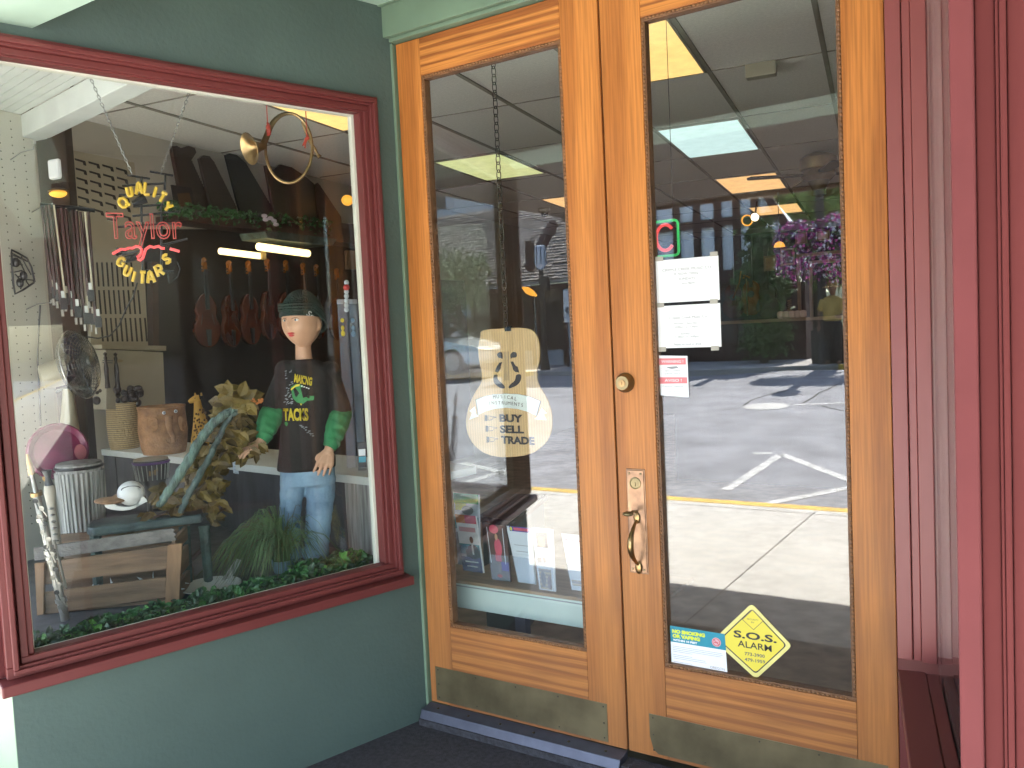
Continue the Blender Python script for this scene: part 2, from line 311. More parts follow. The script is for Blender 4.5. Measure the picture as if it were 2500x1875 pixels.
def text(s, name, m, parent, c, size, X, Z, depth=.0008, bold=0, sx=1, align='CENTER', outline=0, space=1):
    """lettering as a real thin mesh: c = centre point, X = reading direction, Z = up"""
    cu = bpy.data.curves.new(name, 'FONT'); cu.body = s; cu.size = size; cu.align_x = align; cu.align_y = 'CENTER'; cu.offset = bold
    cu.space_character = space; cu.resolution_u = 3
    if outline: cu.fill_mode = 'NONE'; cu.bevel_depth = outline; cu.bevel_resolution = 1
    else: cu.extrude = depth
    t = bpy.data.objects.new(name, cu); sc.collection.objects.link(t); dg = bpy.context.evaluated_depsgraph_get()
    me = bpy.data.meshes.new_from_object(t.evaluated_get(dg)); bpy.data.objects.remove(t); bpy.data.curves.remove(cu)
    X = Vector(X).normalized(); Z = Vector(Z).normalized(); N = X.cross(Z); mm = Matrix((X*sx, Z, N)).transposed().to_4x4()
    mm.translation = Vector(c) - (parent_loc(parent) if parent else Vector((0, 0, 0))); me.transform(mm); me.name = name
    me.materials.clear(); me.materials.append(MT[m])
    o = bpy.data.objects.new(name, me); sc.collection.objects.link(o)
    if parent: o.parent = parent
    return o
X_, Y_ = Vector((1, 0, 0)), Vector((0, 1, 0))
# ================================================================== THE SHOP FRONT
ZF = -.064; DW, DH = .878, 2.64; RX = 1.763
# ---- splayed green wall with the display window opening
lw = thing('green_wall', 'green stucco side wall of the entry holding the red display window', 'wall', W(.7, ZF))
b = MB(); D = .085
def wbox(b, q0, q1, z0, z1, o0, o1):
    return b.hexa([W(q0, z0, o0), W(q1, z0, o0), W(q1, z0, o1), W(q0, z0, o1), W(q0, z1, o0), W(q1, z1, o0), W(q1, z1, o1), W(q0, z1, o1)])
wbox(b, 0, 1.465, ZF, .535, -D, 0); wbox(b, 0, 1.465, 2.40, 2.9, -D, 0); wbox(b, 0, .13, .535, 2.40, -D, 0)
b.build('wall_face', 'green_stucco', lw)
b = MB(); c = W(1.465, 0); b.bb(c.x-4.2, c.x-.002, c.y-.001, c.y+.16, ZF-.1, .53); b.bb(c.x-4.2, c.x-.002, c.y-.001, c.y+.16, 2.42, 2.9); b.bb(c.x-4.2, c.x-2.2, c.y-.001, c.y+.16, .53, 2.42)
b.build('street_face', 'green_trim', lw)
# ---- red window frame (mitred rings of moulding), panes, sill
def ring(b, q0, q1, z0, z1, wd, o0, o1):
    for (a, c_, e, f) in ((q0, q1, z1-wd, z1), (q0, q1, z0, z0+wd)): wbox(b, a, c_, e, f, o0, o1)
    wbox(b, q0, q0+wd, z0+wd, z1-wd, o0, o1); wbox(b, q1-wd, q1, z0+wd, z1-wd, o0, o1)
wf = thing('display_window', 'large display window in stepped dark red frame on green wall', 'window', W(.8, .53))
b = MB(); ring(b, .102, 1.478, .556, 2.419, .034, -.02, .022); ring(b, .114, 1.462, .568, 2.407, .0145, .022, .036)
ring(b, .136, 1.436, .588, 2.385, .02, -.03, .006); ring(b, .155, 1.414, .594, 2.375, .015, -.05, -.006)
b.build('frame', 'red_paint', wf, bevel=.0025)
b = MB(); ring(b, .163, 1.405, .586, 2.372, .016, -.078, -.052); b.build('glazing_stop', 'cream_paint', wf, bevel=.001)
b = MB(); b.hexa([W(.082, .519, -.01), W(1.50, .519, -.01), W(1.50, .519, .062), W(.082, .519, .062), W(.082, .558, -.01), W(1.50, .558, -.01), W(1.50, .553, .062), W(.082, .553, .062)])
b.build('sill', 'red_paint', wf, bevel=.004)
b = MB(); wbox(b, .17, 1.40, .592, 2.37, -.066, -.060); b.build('pane', 'window_glass', wf)
cx = W(1.478, 0).x; cy = W(1.478, 0, .036).y
b = MB(); b.bb(cx-.062, cx-.006, cy-.012, cy+.06, .558, 2.42); b.bb(cx-.10, cx-.062, cy+.01, cy+.06, .558, 2.42); b.build('corner_post', 'red_paint_toned', wf, bevel=.003)
sw = thing('street_window', 'red framed display window facing the street beside the corner post', 'window', (cx-1, cy, .53))
b = MB(); b.bb(cx-2.2, cx-.10, cy-.01, cy+.05, .535, .60); b.bb(cx-2.2, cx-.10, cy-.01, cy+.05, 2.36, 2.42); b.bb(cx-2.24, cx-2.18, cy-.01, cy+.05, .535, 2.42); b.build('frame', 'red_paint', sw)
b = MB(); b.bb(cx-2.18, cx-.10, cy+.030, cy+.036, .6, 2.36); b.build('pane', 'window_glass', sw)
# ---- header, jambs
hd = thing('door_surround', 'green painted door surround with header board and thin side stop', 'door frame', (.88, 0, 0))
b = MB(); b.bb(-.032, RX+.13, -.045, .14, DH+.02, DH+.15); b.bb(-.032, RX+.13, -.062, .14, DH+.135, DH+.165); b.bb(-.012, RX+.12, -.026, .13, DH+.0045, DH+.0195); b.bb(-.032, RX+.2, -.03, .16, DH+.165, 3.15); b.build('header', 'green_trim', hd, bevel=.002)
b = MB(); b.bb(-.020, -.0045, -.016, .13, ZF, DH+.003); b.bb(-.040, -.0205, -.032, .13, ZF, DH+.003); b.build('jamb', 'green_trim', hd, bevel=.003)
b = MB(); b.bb(RX+.005, RX+.022, -.02, .13, ZF, DH+.003); b.bb(RX+.0225, RX+.2, -.03, .13, ZF, DH+.003); b.build('jamb', 'red_paint', hd)
# ---- the pair of oak doors
def door(x0, x1, lock_left, label):
    """local edges x0..x1, lock stile next to the other leaf"""
    t = thing('oak_door', label, 'door', ((x0+x1)/2, 0, 0)); T = .045; st = .127
    a = x0 + (.146 if lock_left else .1152); c = x1 - (.1152 if lock_left else .146); zt, zb = 2.497, .331
    b = MB(); b.bb(x0, a, 0, T, .003, DH); b.build('stile', 'oak', t, bevel=.0025)
    b = MB(); b.bb(c, x1, 0, T, .003, DH); b.build('stile', 'oak', t, bevel=.0025)
    b = MB(); b.bb(a+.0006, c-.0006, .0006, T-.001, zt, DH); b.build('top_rail', 'oak_rail', t, bevel=.0015)
    b = MB(); b.bb(a+.0006, c-.0006, .0006, T-.001, .003, zb); b.build('bottom_rail', 'oak_rail', t, bevel=.0015)
    b = MB(); g = .0135                                            # beaded moulding round the pane
    b.bb(a, a+g, .004, T-.004, zb+g, zt-g); b.bb(c-g, c, .004, T-.004, zb+g, zt-g); b.bb(a, c, .004, T-.004, zt-g, zt); b.bb(a, c, .004, T-.004, zb, zb+g)
    b.build('glazing_bead', 'oak_dark', t, bevel=.002)
    b = MB()
    z = zb+.02
    while z < zt-.02:
        for x in (a+.0045, c-.0045): b.ball((x, .0035, z), (.0042, .0036, .0058), 5)
        z += .0135
    x = a+.02
    while x < c-.02:
        for z in (zt-.0045, zb+.0045): b.ball((x, .0035, z), (.0058, .0036, .0042), 5)
        x += .0135
    b.build('bead_row', 'worn_bead', t, smooth=True)
    b = MB(); b.bb(a+g*.6, c-g*.6, GY, GY+.005, zb+g*.6, zt-g*.6); b.build('pane', 'glass', t)
    k0, k1, kt, kb = (x0+.0293, x0+.8046, .1549, .014) if not lock_left else (x0+.082, x1-.03, .1549, -.01)
    b = MB(); 
    if not lock_left: b.bb(k0, k1, -.0022, .0005, kb, kt)
    else: b.prism([(k0+.03, .0005, .016), (k0+.012, .0005, .03), (k0, .0005, .075), (k0, .0005, kt), (k1, .0005, kt), (k1, .0005, .016)], (0, -.0027, 0))
    kp = b.build('kick_plate', 'kick_brass', t, bevel=.0008)
    b = MB()
    for x in [k0+.014+(k1-k0-.028)*i/4 for i in range(5)]:
        for z in (kt-.012, kt-.072, .028):
            if z == kt-.072 and k0+.1 < x < k1-.1: continue
            b.ball((x, -.0024, z), (.0032, .0016, .0032), 6)
    b.build('plate_screw', 'screw', kp, smooth=True)
    return t
dl = door(0, DW, False, 'oak entry door with hanging guitar sign behind its glass, left leaf of the pair')
dr = door(RX-DW, RX, True, 'oak entry door with brass pull handle, lock and paper notices on its glass')
b = MB(); b.bb(DW+.0005, RX-DW-.0005, .012, .06, .003, DH); tag(recentre(b.build('gap_strip', 'gap_dark')), 'dark narrow gap strip between the two oak doors', 'door strip')  # dark strip filling the gap between the doors
# hardware, each at its place on the right leaf
def D3(x, y, off=0): return PY(x, y, off)
c = D3(1527, 934); b = MB(); AX = (X_, UZ, -Y_)
b.lathe(c, [(.034, 0), (.034, .006), (.027, .020), (.024, .026), (.0235, .028), (.0, .0285)], 28, AX); dbt = b.build('deadbolt', 'brass_old', dr, smooth=True)
b = MB(); b.lathe(c - Y_*.0284, [(.012, 0), (.012, .003), (.0, .0032)], 20, AX); b.box(c - Y_*.033, (.002, .002, .010)); b.build('keyway', 'brass', dbt, smooth=True)
p1, p2 = D3(1527, 1145), D3(1588, 1397); zc, hh = (p1.z+p2.z)/2, (D3(1530, 1145).z-D3(1545, 1393).z); xc = (D3(1529, 1147).x+D3(1573, 1149).x+D3(1540, 1391).x+D3(1586, 1399).x)/4; wd = .062
zt, zb = D3(1551, 1147).z, D3(1563, 1397).z
b = MB(); b.bb(xc-wd/2-.004, xc+wd/2+.004, -.004, .001, zb-.004, zt+.004); b.bb(xc-wd/2, xc+wd/2, -.008, -.004, zb, zt); esc = b.build('escutcheon', 'plate_brass', dr, bevel=.002)
b = MB()
for sx_ in (-1, 1):
    for z in (zb+.012, zt-.012): b.ball((xc+sx_*(wd/2-.010), -.009, z), (.004, .002, .004), 6)
b.build('plate_screw', 'brass_old', esc, smooth=True)
b = MB(); b.lathe((xc, -.008, zt-.045), [(.021, 0), (.021, .003), (.017, .004), (.016, .002), (.0, .002)], 26, AX); b.box((xc, -.0115, zt-.048), (.003, .002, .014)); b.build('lock_cylinder', 'brass_old', esc, smooth=True)
zh, zl = D3(1553, 1268).z, D3(1558, 1375).z
b = MB(); pts = []; rs = []
for i in range(17):
    f = i/16; pts.append((xc+.002, -.012-.058*math.sin(PI*f)**.8, zh+(zl-zh)*f)); rs.append(.0048+.0065*math.sin(PI*f)**1.5)
b.tube(pts, rs, 12); b.ball((xc+.002, -.012, zl-.012), (.013, .006, .022), 8); b.ball((xc+.002, -.010, zh+.008), (.013, .006, .020), 8); b.build('pull_grip', 'brass', esc, smooth=True)
b = MB(); b.tube([(xc+.002, -.008, zh+.030), (xc+.001, -.04, zh+.036), (xc-.002, -.060, zh+.030)], [.004, .005, .004], 10); b.ball((xc-.004, -.066, zh+.033), (.020, .018, .008), 9); b.build('thumb_latch', 'brass_old', esc, smooth=True)
# threshold
b = MB(); b.hexa([(-.004, -.078, -.038), (RX-DW-.006, -.078, -.038), (RX-DW-.006, .0, -.038), (-.004, .0, -.038), (-.004, -.062, -.006), (RX-DW-.006, -.062, -.006), (RX-DW-.006, .0, .001), (-.004, .0, .001)])
th = thing('threshold', 'scuffed bluish metal threshold strip under the left oak door', 'threshold', (.44, -.04, ZF)); b.build('plate', 'aluminium', th, bevel=.002)
b = MB(); b.bb(-.004, RX-DW-.004, -.082, .0, ZF, -.0385); b.bb(RX-DW, RX+.01, -.07, .0, ZF, -.02); b.build('riser', 'entry_floor', th)
for i in range(6): MB().ball((.06+i*.15, -.035, -.0008), (.006, .006, .003), 6).build('screw', 'screw', th, smooth=True)
# ---- right-hand side: jamb board, sill, grazing window, corner post
rw = thing('red_side_window', 'red painted side window seen edge on beside the right oak door', 'window', (1.9, -.4, .5))
YF = -.175
a0, a1 = PY(2183, 1200, YF).x, PY(2281, 1200, YF).x; a2 = PY(2345, 1200, YF).x; am = PY(2222, 1200, YF).x
b = MB(); b.bb(a0, am-.0015, YF, YF+.05, .555, 2.7); b.bb(am, am+.020, YF+.004, YF+.05, .555, 2.7); b.bb(am+.0215, a1, YF-.003, YF+.05, .555, 2.7); b.build('jamb_board', 'red_jamb', rw, bevel=.002)
b = MB(); b.bb(a1+.0005, a1+(a2-a1)*.55, YF+.012, YF+.05, .57, 2.7); b.bb(a1+(a2-a1)*.55, a2+.05, YF+.03, YF+.055, .57, 2.7); b.build('inner_board', 'mauve_board', rw, bevel=.002)
ZS = .556
sl_ = [Pz(2192, 1633, ZS), Pz(2222, 1880, ZS)]; dr_ = (sl_[1]-sl_[0]).normalized()
def SR(x, y): return Pz(x, y, ZS)
q = [SR(2192, 1634), SR(2300, 1622)]; nx = sl_[0]+dr_*1.03; wr = .15
sd_ = Vector((-dr_.y, dr_.x, 0)); sd_ = sd_ if sd_.x > 0 else -sd_
b = MB(); A0 = sl_[0]
b.prism([A0+sd_*0, A0+sd_*.066, A0+dr_*1.03+sd_*.066, A0+dr_*1.03], (0, 0, -.035)); b.prism([A0+sd_*.0665-UZ*.004, A0+sd_*.097-UZ*.004, A0+dr_*1.03+sd_*.097-UZ*.004, A0+dr_*1.03+sd_*.0665-UZ*.004], (0, 0, -.03)); b.build('sill', 'red_paint', rw, bevel=.003)
b = MB(); b.prism([A0+sd_*.03-UZ*.04, A0+sd_*.1-UZ*.04, A0+dr_*1.03+sd_*.1-UZ*.04, A0+dr_*1.03+sd_*.03-UZ*.04], (0, 0, ZF-ZS+.04)); b.build('wall_below', 'green_stucco', rw)
b = MB(); b.prism([A0+sd_*.098-dr_*.05, A0+sd_*.104-dr_*.05, A0+dr_*1.0+sd_*.104, A0+dr_*1.0+sd_*.098], (0, 0, 2.0)); b.build('pane', 'window_glass', rw)
b = MB(); b.prism([A0+sd_*.105-UZ*.06, A0+sd_*.9-UZ*.06, A0+dr_*1.0+sd_*.9-UZ*.06, A0+dr_*1.0+sd_*.105-UZ*.06], (0, 0, .05)); b.build('display_floor', 'slate_board', rw)
YP = -1.30
xs = [PY(x, 1200, YP).x for x in (2334, 2393, 2401, 2442, 2452, 2470, 2478)]
cp = thing('red_corner_post', 'moulded red wooden corner post at the far right edge', 'post', (xs[2], YP, ZF))
b = MB(); b.bb(xs[0], xs[1], YP, YP+.05, ZF, 2.5); b.build('pale_face', 'red_paint_toned', cp, bevel=.003)
b = MB(); b.bb(xs[1]+.0005, xs[3], YP+.012, YP+.06, ZF, 2.5); b.bb(xs[3]+.0005, xs[4], YP+.006, YP+.06, ZF, 2.5); b.bb(xs[4]+.0005, xs[5], YP+.004, YP+.05, ZF, 2.5); b.bb(xs[5]+.0005, xs[5]+.45, YP+.010, YP+.06, ZF, 2.5); b.build('moulding', 'red_deep', cp, bevel=.002)
# ---- entry ceiling, lintel beam, canopy over the pavement
struct(MB().bb(-1.2, 3.2, -1.22, .0, 2.78, 2.84).build('entry_ceiling', 'green_soffit'))
bm_ = thing('lintel_beam', 'pale green beam across the top of the entry', 'beam', (1, -1.4, 2.45))
MB().bb(-4.6, 4.5, -1.60, -1.222, 2.455, 3.2).build('beam_body', 'green_soffit', bm_)
cn = thing('canopy', 'dark timber canopy roof over the near pavement seen reflected in glass', 'canopy', (1, -2.8, 2.5))
MB().bb(-1.75, 30, -4.42, -1.603, 2.56, 2.64).build('soffit', 'canopy_dark', cn)  # right end run on out of view to darken the window reflection
MB().bb(-1.77, 30, -4.49, -4.422, 2.53, 2.80).build('fascia', 'timber', cn)
MB().bb(-1.75, 30, -4.42, -1.603, 2.641, 2.9).build('roof', 'shingle', cn)
ub = thing('upper_building', 'green painted upper storey of the shop building above the canopy', 'building', (0, 0, 3.2))
MB().bb(-7, 8, -1.58, -1.3, 3.2, 7.5).build('upper_wall', 'green_trim', ub)
for i in range(5):
    wn = MB().bb(-6+i*2.8, -4.7+i*2.8, -1.60, -1.581, 4, 5.8).build('window', 'car_glass', ub)
# ================================================================== GROUND, STREET
def sheet(name, pts, m, **k): b = MB(); b.face([Vector(p) for p in pts]); return struct(b.build(name, m))
sheet('ground', [(-400, -400, -.9), (400, -400, -.9), (400, 400, -.9), (-400, 400, -.9)], 'soil')
struct(MB().bb(-.7, 3.4, -1.42, .0, ZF-.12, ZF).build('entry_floor', 'entry_floor'))
struct(MB().bb(-30, 60, -4.56, -1.421, -.5, -.115).build('pavement', 'concrete'))
b = MB()
for x in (-6.1, -4.4, -2.7, -1.05, .47, 2.2, 3.9): b.bb(x-.004, x+.004, -4.5, -1.43, -.115, -.1135)
b.bb(-8, 8, -4.42, -4.412, -.115, -.1135); struct(b.build('pavement_joints', 'crack'))
struct(MB().bb(-2.75, 60, -4.72, -4.561, -.5, -.112).build('kerb', 'curb_yellow', bevel=.012))
struct(MB().bb(-30, -2.752, -4.72, -4.561, -.5, -.112).build('plain_kerb', 'concrete', bevel=.012))
FY = -15.35
b = MB(); b.face([(-60, -4.7, road_z(-4.7)), (60, -4.7, road_z(-4.7)), (60, FY-.4, road_z(FY-.4)), (-60, FY-.4, road_z(FY-.4))]); struct(b.build('road', 'asphalt'))
FZ = road_z(FY)+.11
b = MB()          # far pavement with its gently curving kerb
cur = [Rr(x, y) for x, y in ((1650, 920), (1730, 917), (1828, 911), (1900, 905), (1960, 901), (2050, 897))]
edge = [(-60, FY-.1), (-14, FY-.1), (-9, FY-.25)]+[(p.x, p.y) for p in cur if p.x > -5.2]+[(6, cur[-1].y-.4), (60, cur[-1].y-.4)]
edge = sorted(edge)
b.prism([(x, y, FZ-.5) for x, y in edge]+[(60, -60, FZ-.5), (-60, -60, FZ-.5)], (0, 0, .5)); struct(b.build('far_pavement', 'concrete_far'))
b = MB()
for (x, y), (x2, y2) in zip(edge, edge[1:]):
    if x > -2.4 and x < 20 or -12 < x2 < -7: b.hexa([(x, y+.15, FZ-.5), (x2, y2+.15, FZ-.5), (x2, y2-.02, FZ-.5), (x, y-.02, FZ-.5), (x, y+.15, FZ+.005), (x2, y2+.15, FZ+.005), (x2, y2-.02, FZ+.005), (x, y-.02, FZ+.005)])
struct(b.build('far_kerb', 'curb_yellow'))
def stripe(name, px, m, dz=.004, wd=None):
    b = MB()
    for q in px:
        if len(q) == 2:
            a, c = Rr(*q[0], dz), Rr(*q[1], dz); n = Vector((-(c-a).y, (c-a).x, 0)).normalized()*(wd/2); pts = [a-n, c-n, c+n, a+n]
        else: pts = [Rr(*k, dz) for k in q]
        for p in pts: p.z = road_z(p.y)+dz
        b.face(pts)
    return struct(b.build(name, m))
stripe('road_marking', [((1905, 1110), (1773, 1196)), ((1908, 1109), (2110, 1186)), ((1795, 1244), (2150, 1176)), ((1838, 1107), (1885, 1106))], 'road_white', wd=.11)
stripe('road_marking_far', [((1938, 988), (2160, 980)), ((1240, 934), (1480, 932))], 'road_white', wd=.10)
stripe('road_marking_left', [((1100, 1190), (1260, 1140)), ((1130, 1130), (1270, 1165))], 'road_white', wd=.12)
ck = [[(1815, 990), (1835, 976), (1868, 966), (1880, 962), (1906, 957), (1925, 952)], [(1958, 985), (1985, 970), (2000, 958), (2020, 951), (2045, 938), (2070, 930)], [(2005, 990), (2025, 996), (2060, 1003)]]
stripe('road_cracks', [(a, c) for l in ck for a, c in zip(l, l[1:])], 'crack', wd=.035)
c = Rr(1870, 993); b = MB(); b.lathe((c.x, c.y, 0), [(.35, 0), (.35, .004)], 32); o = b.build('manhole_cover', 'iron'); 
for v in o.data.vertices: v.co.z += road_z(v.co.y)+.004
tag(recentre(o), 'pale round manhole cover set in the grey road', 'manhole')
# ================================================================== INSIDE THE SHOP: shell
CZ = 2.9
def slab(name, pts, z0, z1, m, kind=True):
    b = MB(); b.prism([Vector((p[0], p[1], z0)) for p in pts], (0, 0, z1-z0)); o = b.build(name, m)
    return struct(o) if kind else o
c1, c2, c3, c4 = I(-3.7, -4.2), I(4.6, -4.2), I(4.6, 9.3), I(-3.7, 9.3)
lowc = [(-3.3, -1.24), (2.0, .17), (6.2, .17), (c3.x, c3.y), (c4.x, c4.y), (-3.3, 1.0)]
room = [(-3.05, -1.23), (-.37, -1.23), (-.06, -.1), (-.06, .141), (6.4, .141), (c3.x, c3.y), (c4.x, c4.y)]
slab('shop_ceiling', room, CZ, CZ+.06, 'tile'); slab('shop_floor', room, -.05, -.002, 'shop_floor')
b = MB()
for k in range(-5, 8):
    a, c = I(k*.605, -3.2, CZ-.002), I(k*.605, 9.2, CZ-.002)
    a = I(k*.605, max(-3.2, (-1.2-2.05-k*.605*IS)/IC if k < -3 else (.17-2.05-k*.605*IS)/IC), CZ-.002)
    b.box((a+c)/2, (.026, (c-a).length, .008), (UX, UY, UZ))
for k in range(-2, 8):
    a, c = I(-3.5, k*1.175, CZ-.0015), I(4.5, k*1.175, CZ-.0015)
    if k < -1: c = I(-2.2, k*1.175, CZ-.0015)
    b.box((a+c)/2, ((c-a).length, .012, .005), (UX, UY, UZ))
struct(b.build('ceiling_grid', 'tbar'))
b = MB(); b.box(I(-3.56, 3.0, 1.44), (.06, 12.4, 2.92), (UX, UY, UZ)); tag(recentre(b.build('left_shop_wall', 'shop_wall')), 'greyish beige left wall inside the shop behind the display', 'wall')
b = MB(); b.box(I(.4, 9.2, 1.44), (8.2, .06, 2.92), (UX, UY, UZ)); tag(recentre(b.build('back_shop_wall', 'panel_brown')), 'dark brown back wall far inside the shop', 'wall')
b = MB(); b.box(I(4.5, 4.2, 1.44), (.06, 10.2, 2.92), (UX, UY, UZ)); tag(recentre(b.build('right_shop_wall', 'panel_brown')), 'dark right wall inside the shop behind the doors', 'wall')
b = MB(); b.bb(RX+.205, 6.4, .142, .2, -.05, CZ); b.bb(RX+.205, RX+.26, -.16, .142, -.05, CZ); tag(recentre(b.build('front_shop_wall', 'panel_brown')), 'dark inner wall right of the entrance doors', 'wall')
b = MB(); b.bb(-4.3, -3.0, -1.24, -1.2, -.05, CZ+.05); b.build('end_wall', 'panel_brown', rw) if False else b.b.free()
# ceiling light panels, each sitting in one cell of the grid
def light(u0, u1, v0, v1, m, label):
    c = I((u0+u1)/2, (v0+v1)/2, CZ-.006); t = thing('ceiling_light', label, 'ceiling light', c, 'flush light panels in the tiled ceiling')
    b = MB(); b.box(c-UZ*.003, (u1-u0-.05, v1-v0-.05, .004), (UX, UY, UZ)); b.build('diffuser', m, t)
    b = MB(); a = (UX, UY, UZ)
    for s_ in (-1, 1): b.box(c+UX*s_*(u1-u0-.036)/2, (.014, v1-v0-.022, .012), a); b.box(c+UY*s_*(v1-v0-.036)/2, (u1-u0-.052, .014, .012), a)
    b.build('frame', 'tbar', t)
light(-.605, 0, -1.175, 0, 'lamp_warm', 'golden light panel nearest above the doors, cut by the door frame')
light(-.605, 0, 1.175, 2.35, 'lamp_cool', 'cool white light panel, the only bluish one')
light(-.605, 0, 3.525, 4.6, 'lamp_warm2', 'warm light panel just beyond the bluish white one')
light(-.605, 0, 5.875, 6.8, 'lamp_warm2', 'farthest warm light panel, above the small spotlight')
light(-2.42, -1.815, 1.175, 2.2, 'lamp_green', 'greenish yellow light panel behind the hanging black chain')
light(-2.42, -1.815, 3.525, 4.5, 'lamp_warm2', 'small warm light panel right of the hanging chain')
light(-2.42, -1.815, -1.175, -.05, 'lamp_warm', 'golden light panel above the hanging hunting horn')
for k, (u_, v_q, nm) in enumerate(((1.21, 1.175, 'nearest row'), (1.21, 3.525, 'second row'), (1.21, 5.875, 'third row'), (3.0, 1.175, 'nearest row by the right wall'), (3.0, 3.525, 'second row by the right wall'), (1.21, -1.175, 'just inside the right door'))): light(u_, u_+.605, v_q, v_q+1.175, 'lamp_warm2', 'unseen warm panel added to brighten the shop, '+nm)  # unseen panels added so their bounce brightens the shop ceiling
# small things on the ceiling
c = Pz(1858, 172, CZ-.04); tag(recentre(MB().box(c, (.16, .07, .075), (UX, UY, UZ)).build('detector_box', 'fan_cream', bevel=.006)), 'small cream box fixed on the ceiling tile above the right door', 'alarm box')
c = Pz(1997, 372, CZ); t = thing('ceiling_fan', 'brass ceiling fan with dark blades inside behind the right door', 'fan', c)
MB().lathe(c, [(.06, -.001), (.11, -.02), (.15, -.05), (.15, -.14), (.13, -.15), (.14, -.20), (.10, -.24)], 26).build('motor', 'brass', t, smooth=True)
MB().lathe(c-UZ*.24, [(.09, 0), (.07, -.04), (.05, -.08), (.06, -.12), (.0, -.14)], 20).build('light_kit', 'brass_old', t, smooth=True)
for k in range(4):
    a = .5+k*PI/2; d = Vector((math.cos(a), math.sin(a), 0)); n = UZ.cross(d); b = MB(); z = c-UZ*.19
    b.prism([z+d*.12-n*.03, z+d*.2-n*.06, z+d*.58-n*.07, z+d*.6, z+d*.58+n*.07, z+d*.2+n*.06, z+d*.12+n*.03], (0, 0, .01)); b.build('blade', 'dark_wood', t)
c = Pz(1329, 520, CZ-.05); t = thing('security_camera', 'small white dome camera under the dark ceiling behind the left door', 'camera', c)
MB().lathe(c, [(.07, .05), (.07, .015), (.05, .0)], 18).build('base', 'fan_cream', t, smooth=True); MB().ball(c-UZ*.01, .042, 8).build('dome', 'black_gloss', t, smooth=True)
# spot lamp over the counter
c = PY(1843, 530, 7.2); t = thing('spotlight', 'bright round spotlight glowing in front of the far ceiling panel', 'spotlight', c)
MB().lathe(c, [(.045, 0), (.045, .004), (0, .005)], 20, (rt, up, (CP-c).normalized())).build('bulb', 'bulb', t)
n_ = (CP-c).normalized(); MB().lathe(c-n_*.16, [(.03, 0), (.055, .05), (.055, .158)], 20, (rt, up, n_)).build('can', 'brass', t, smooth=True)
MB().tube([c-n_*.1, (c.x, c.y+.1, CZ-.01)], .012, 6).build('stem', 'brass', t)
c = PY(1824, 538, 7.2); MBt = MB(); tag(recentre(MBt.tube([c+rt*math.cos(a)*.06+up*math.sin(a)*.06 for a in [2*PI*i/20 for i in range(20)]], .009, 6, close=True).build('lamp_ring', 'amber', smooth=True)), 'thin glowing ring lamp left of the bright spotlight', 'lamp')
# things deep in the shop seen through the right door
def frame_pic(x0, y0, x1, y1, Y, label, inner='panel_brown', fr='frame_gold'):
    a, c = PY(x0, y0, Y), PY(x1, y1, Y); t = thing('framed_picture', label, 'picture', ((a.x+c.x)/2, Y, c.z)); x0, x1, z1, z0 = a.x, c.x, a.z, c.z
    w = .02; b = MB(); b.bb(x0, x1, Y-.02, Y, z1-w, z1); b.bb(x0, x1, Y-.02, Y, z0, z0+w); b.bb(x0, x0+w, Y-.02, Y, z0+w, z1-w); b.bb(x1-w, x1, Y-.02, Y, z0+w, z1-w); b.build('frame', fr, t)
    MB().bb(x0+w, x1-w, Y-.012, Y, z0+w, z1-w).build('picture', inner, t)
frame_pic(1865, 626, 1896, 660, 7.5, 'dim olive framed picture deep in the shop left of the glowing shade', 'wicker')
frame_pic(1906, 608, 1941, 646, 7.5, 'dark red framed picture below the glowing lampshade', 'red_brown')
frame_pic(1942, 570, 1971, 594, 7.5, 'small brown framed picture right above the glowing lampshade', 'cardboard')
frame_pic(1993, 566, 2027, 586, 7.5, 'pinkish framed picture behind the flower baskets reflection', 'mauve_board')
c = PY(1903, 603, 6.8); t = thing('hanging_lamp', 'glowing amber dome lampshade hanging in the dark shop', 'lamp', c)
MB().lathe(c, [(.060, 0), (.056, .02), (.04, .045), (.015, .058), (.0, .06)], 20).build('shade', 'amber', t, smooth=True); MB().tube([c+UZ*.058, (c.x, c.y, CZ-.01)], .004, 5).build('cord', 'black', t)
cab = [PY(x, y, 5.6) for x, y in ((1948, 620), (1962, 634), (1952, 800))]
t = thing('display_cabinet', 'tall glass display cabinet with pale metal edges deep in the shop', 'cabinet', (cab[0].x+.4, 5.8, .9))
for k, (x, z) in enumerate(((cab[0].x, cab[0].z), (cab[1].x, cab[1].z))):
    b = MB(); Y = 5.6+k*.25; b.bb(x-.015, x+.015, Y, Y+.02, .95, z); b.bb(x+.0155, x+.9, Y, Y+.02, z-.03, z); b.build('edge_frame', 'frame_gold', t)
MB().bb(cab[0].x-.02, cab[0].x+.9, 5.59, 6.2, .0, .945).build('base', 'panel_brown', t)
ct = [PY(1895, 778, 5.0), PY(1975, 778, 5.0)]; t = thing('back_counter', 'long dark shop counter with wooden top deep inside', 'counter', (ct[0].x, 5.2, 0)); zt_ = ct[0].z
MB().bb(ct[0].x-1.0, ct[1].x+1.6, 5.0, 5.5, .0, zt_-.03).build('body', 'panel_brown', t); MB().bb(ct[0].x-1.02, ct[1].x+1.62, 4.98, 5.52, zt_-.029, zt_).build('counter_top', 'shelf_wood', t)
for k, x in enumerate((1906, 1920, 1934, 1947, 1961)):
    c = PY(x, 777, 5.1); c.z = zt_; tp = ('leftmost', 'second from left', 'middle', 'second from right', 'rightmost')[k]
    b = MB(); b.lathe(c, [(.018, 0), (.030, .01), (.032, .045), (.026, .06), (.012, .064), (0, .065)], 14); tag(recentre(b.build('clay_pot', 'mauve_board', smooth=True)), tp+' of five round pinkish pots on the far counter', 'pot', 'pinkish pots on the far counter')
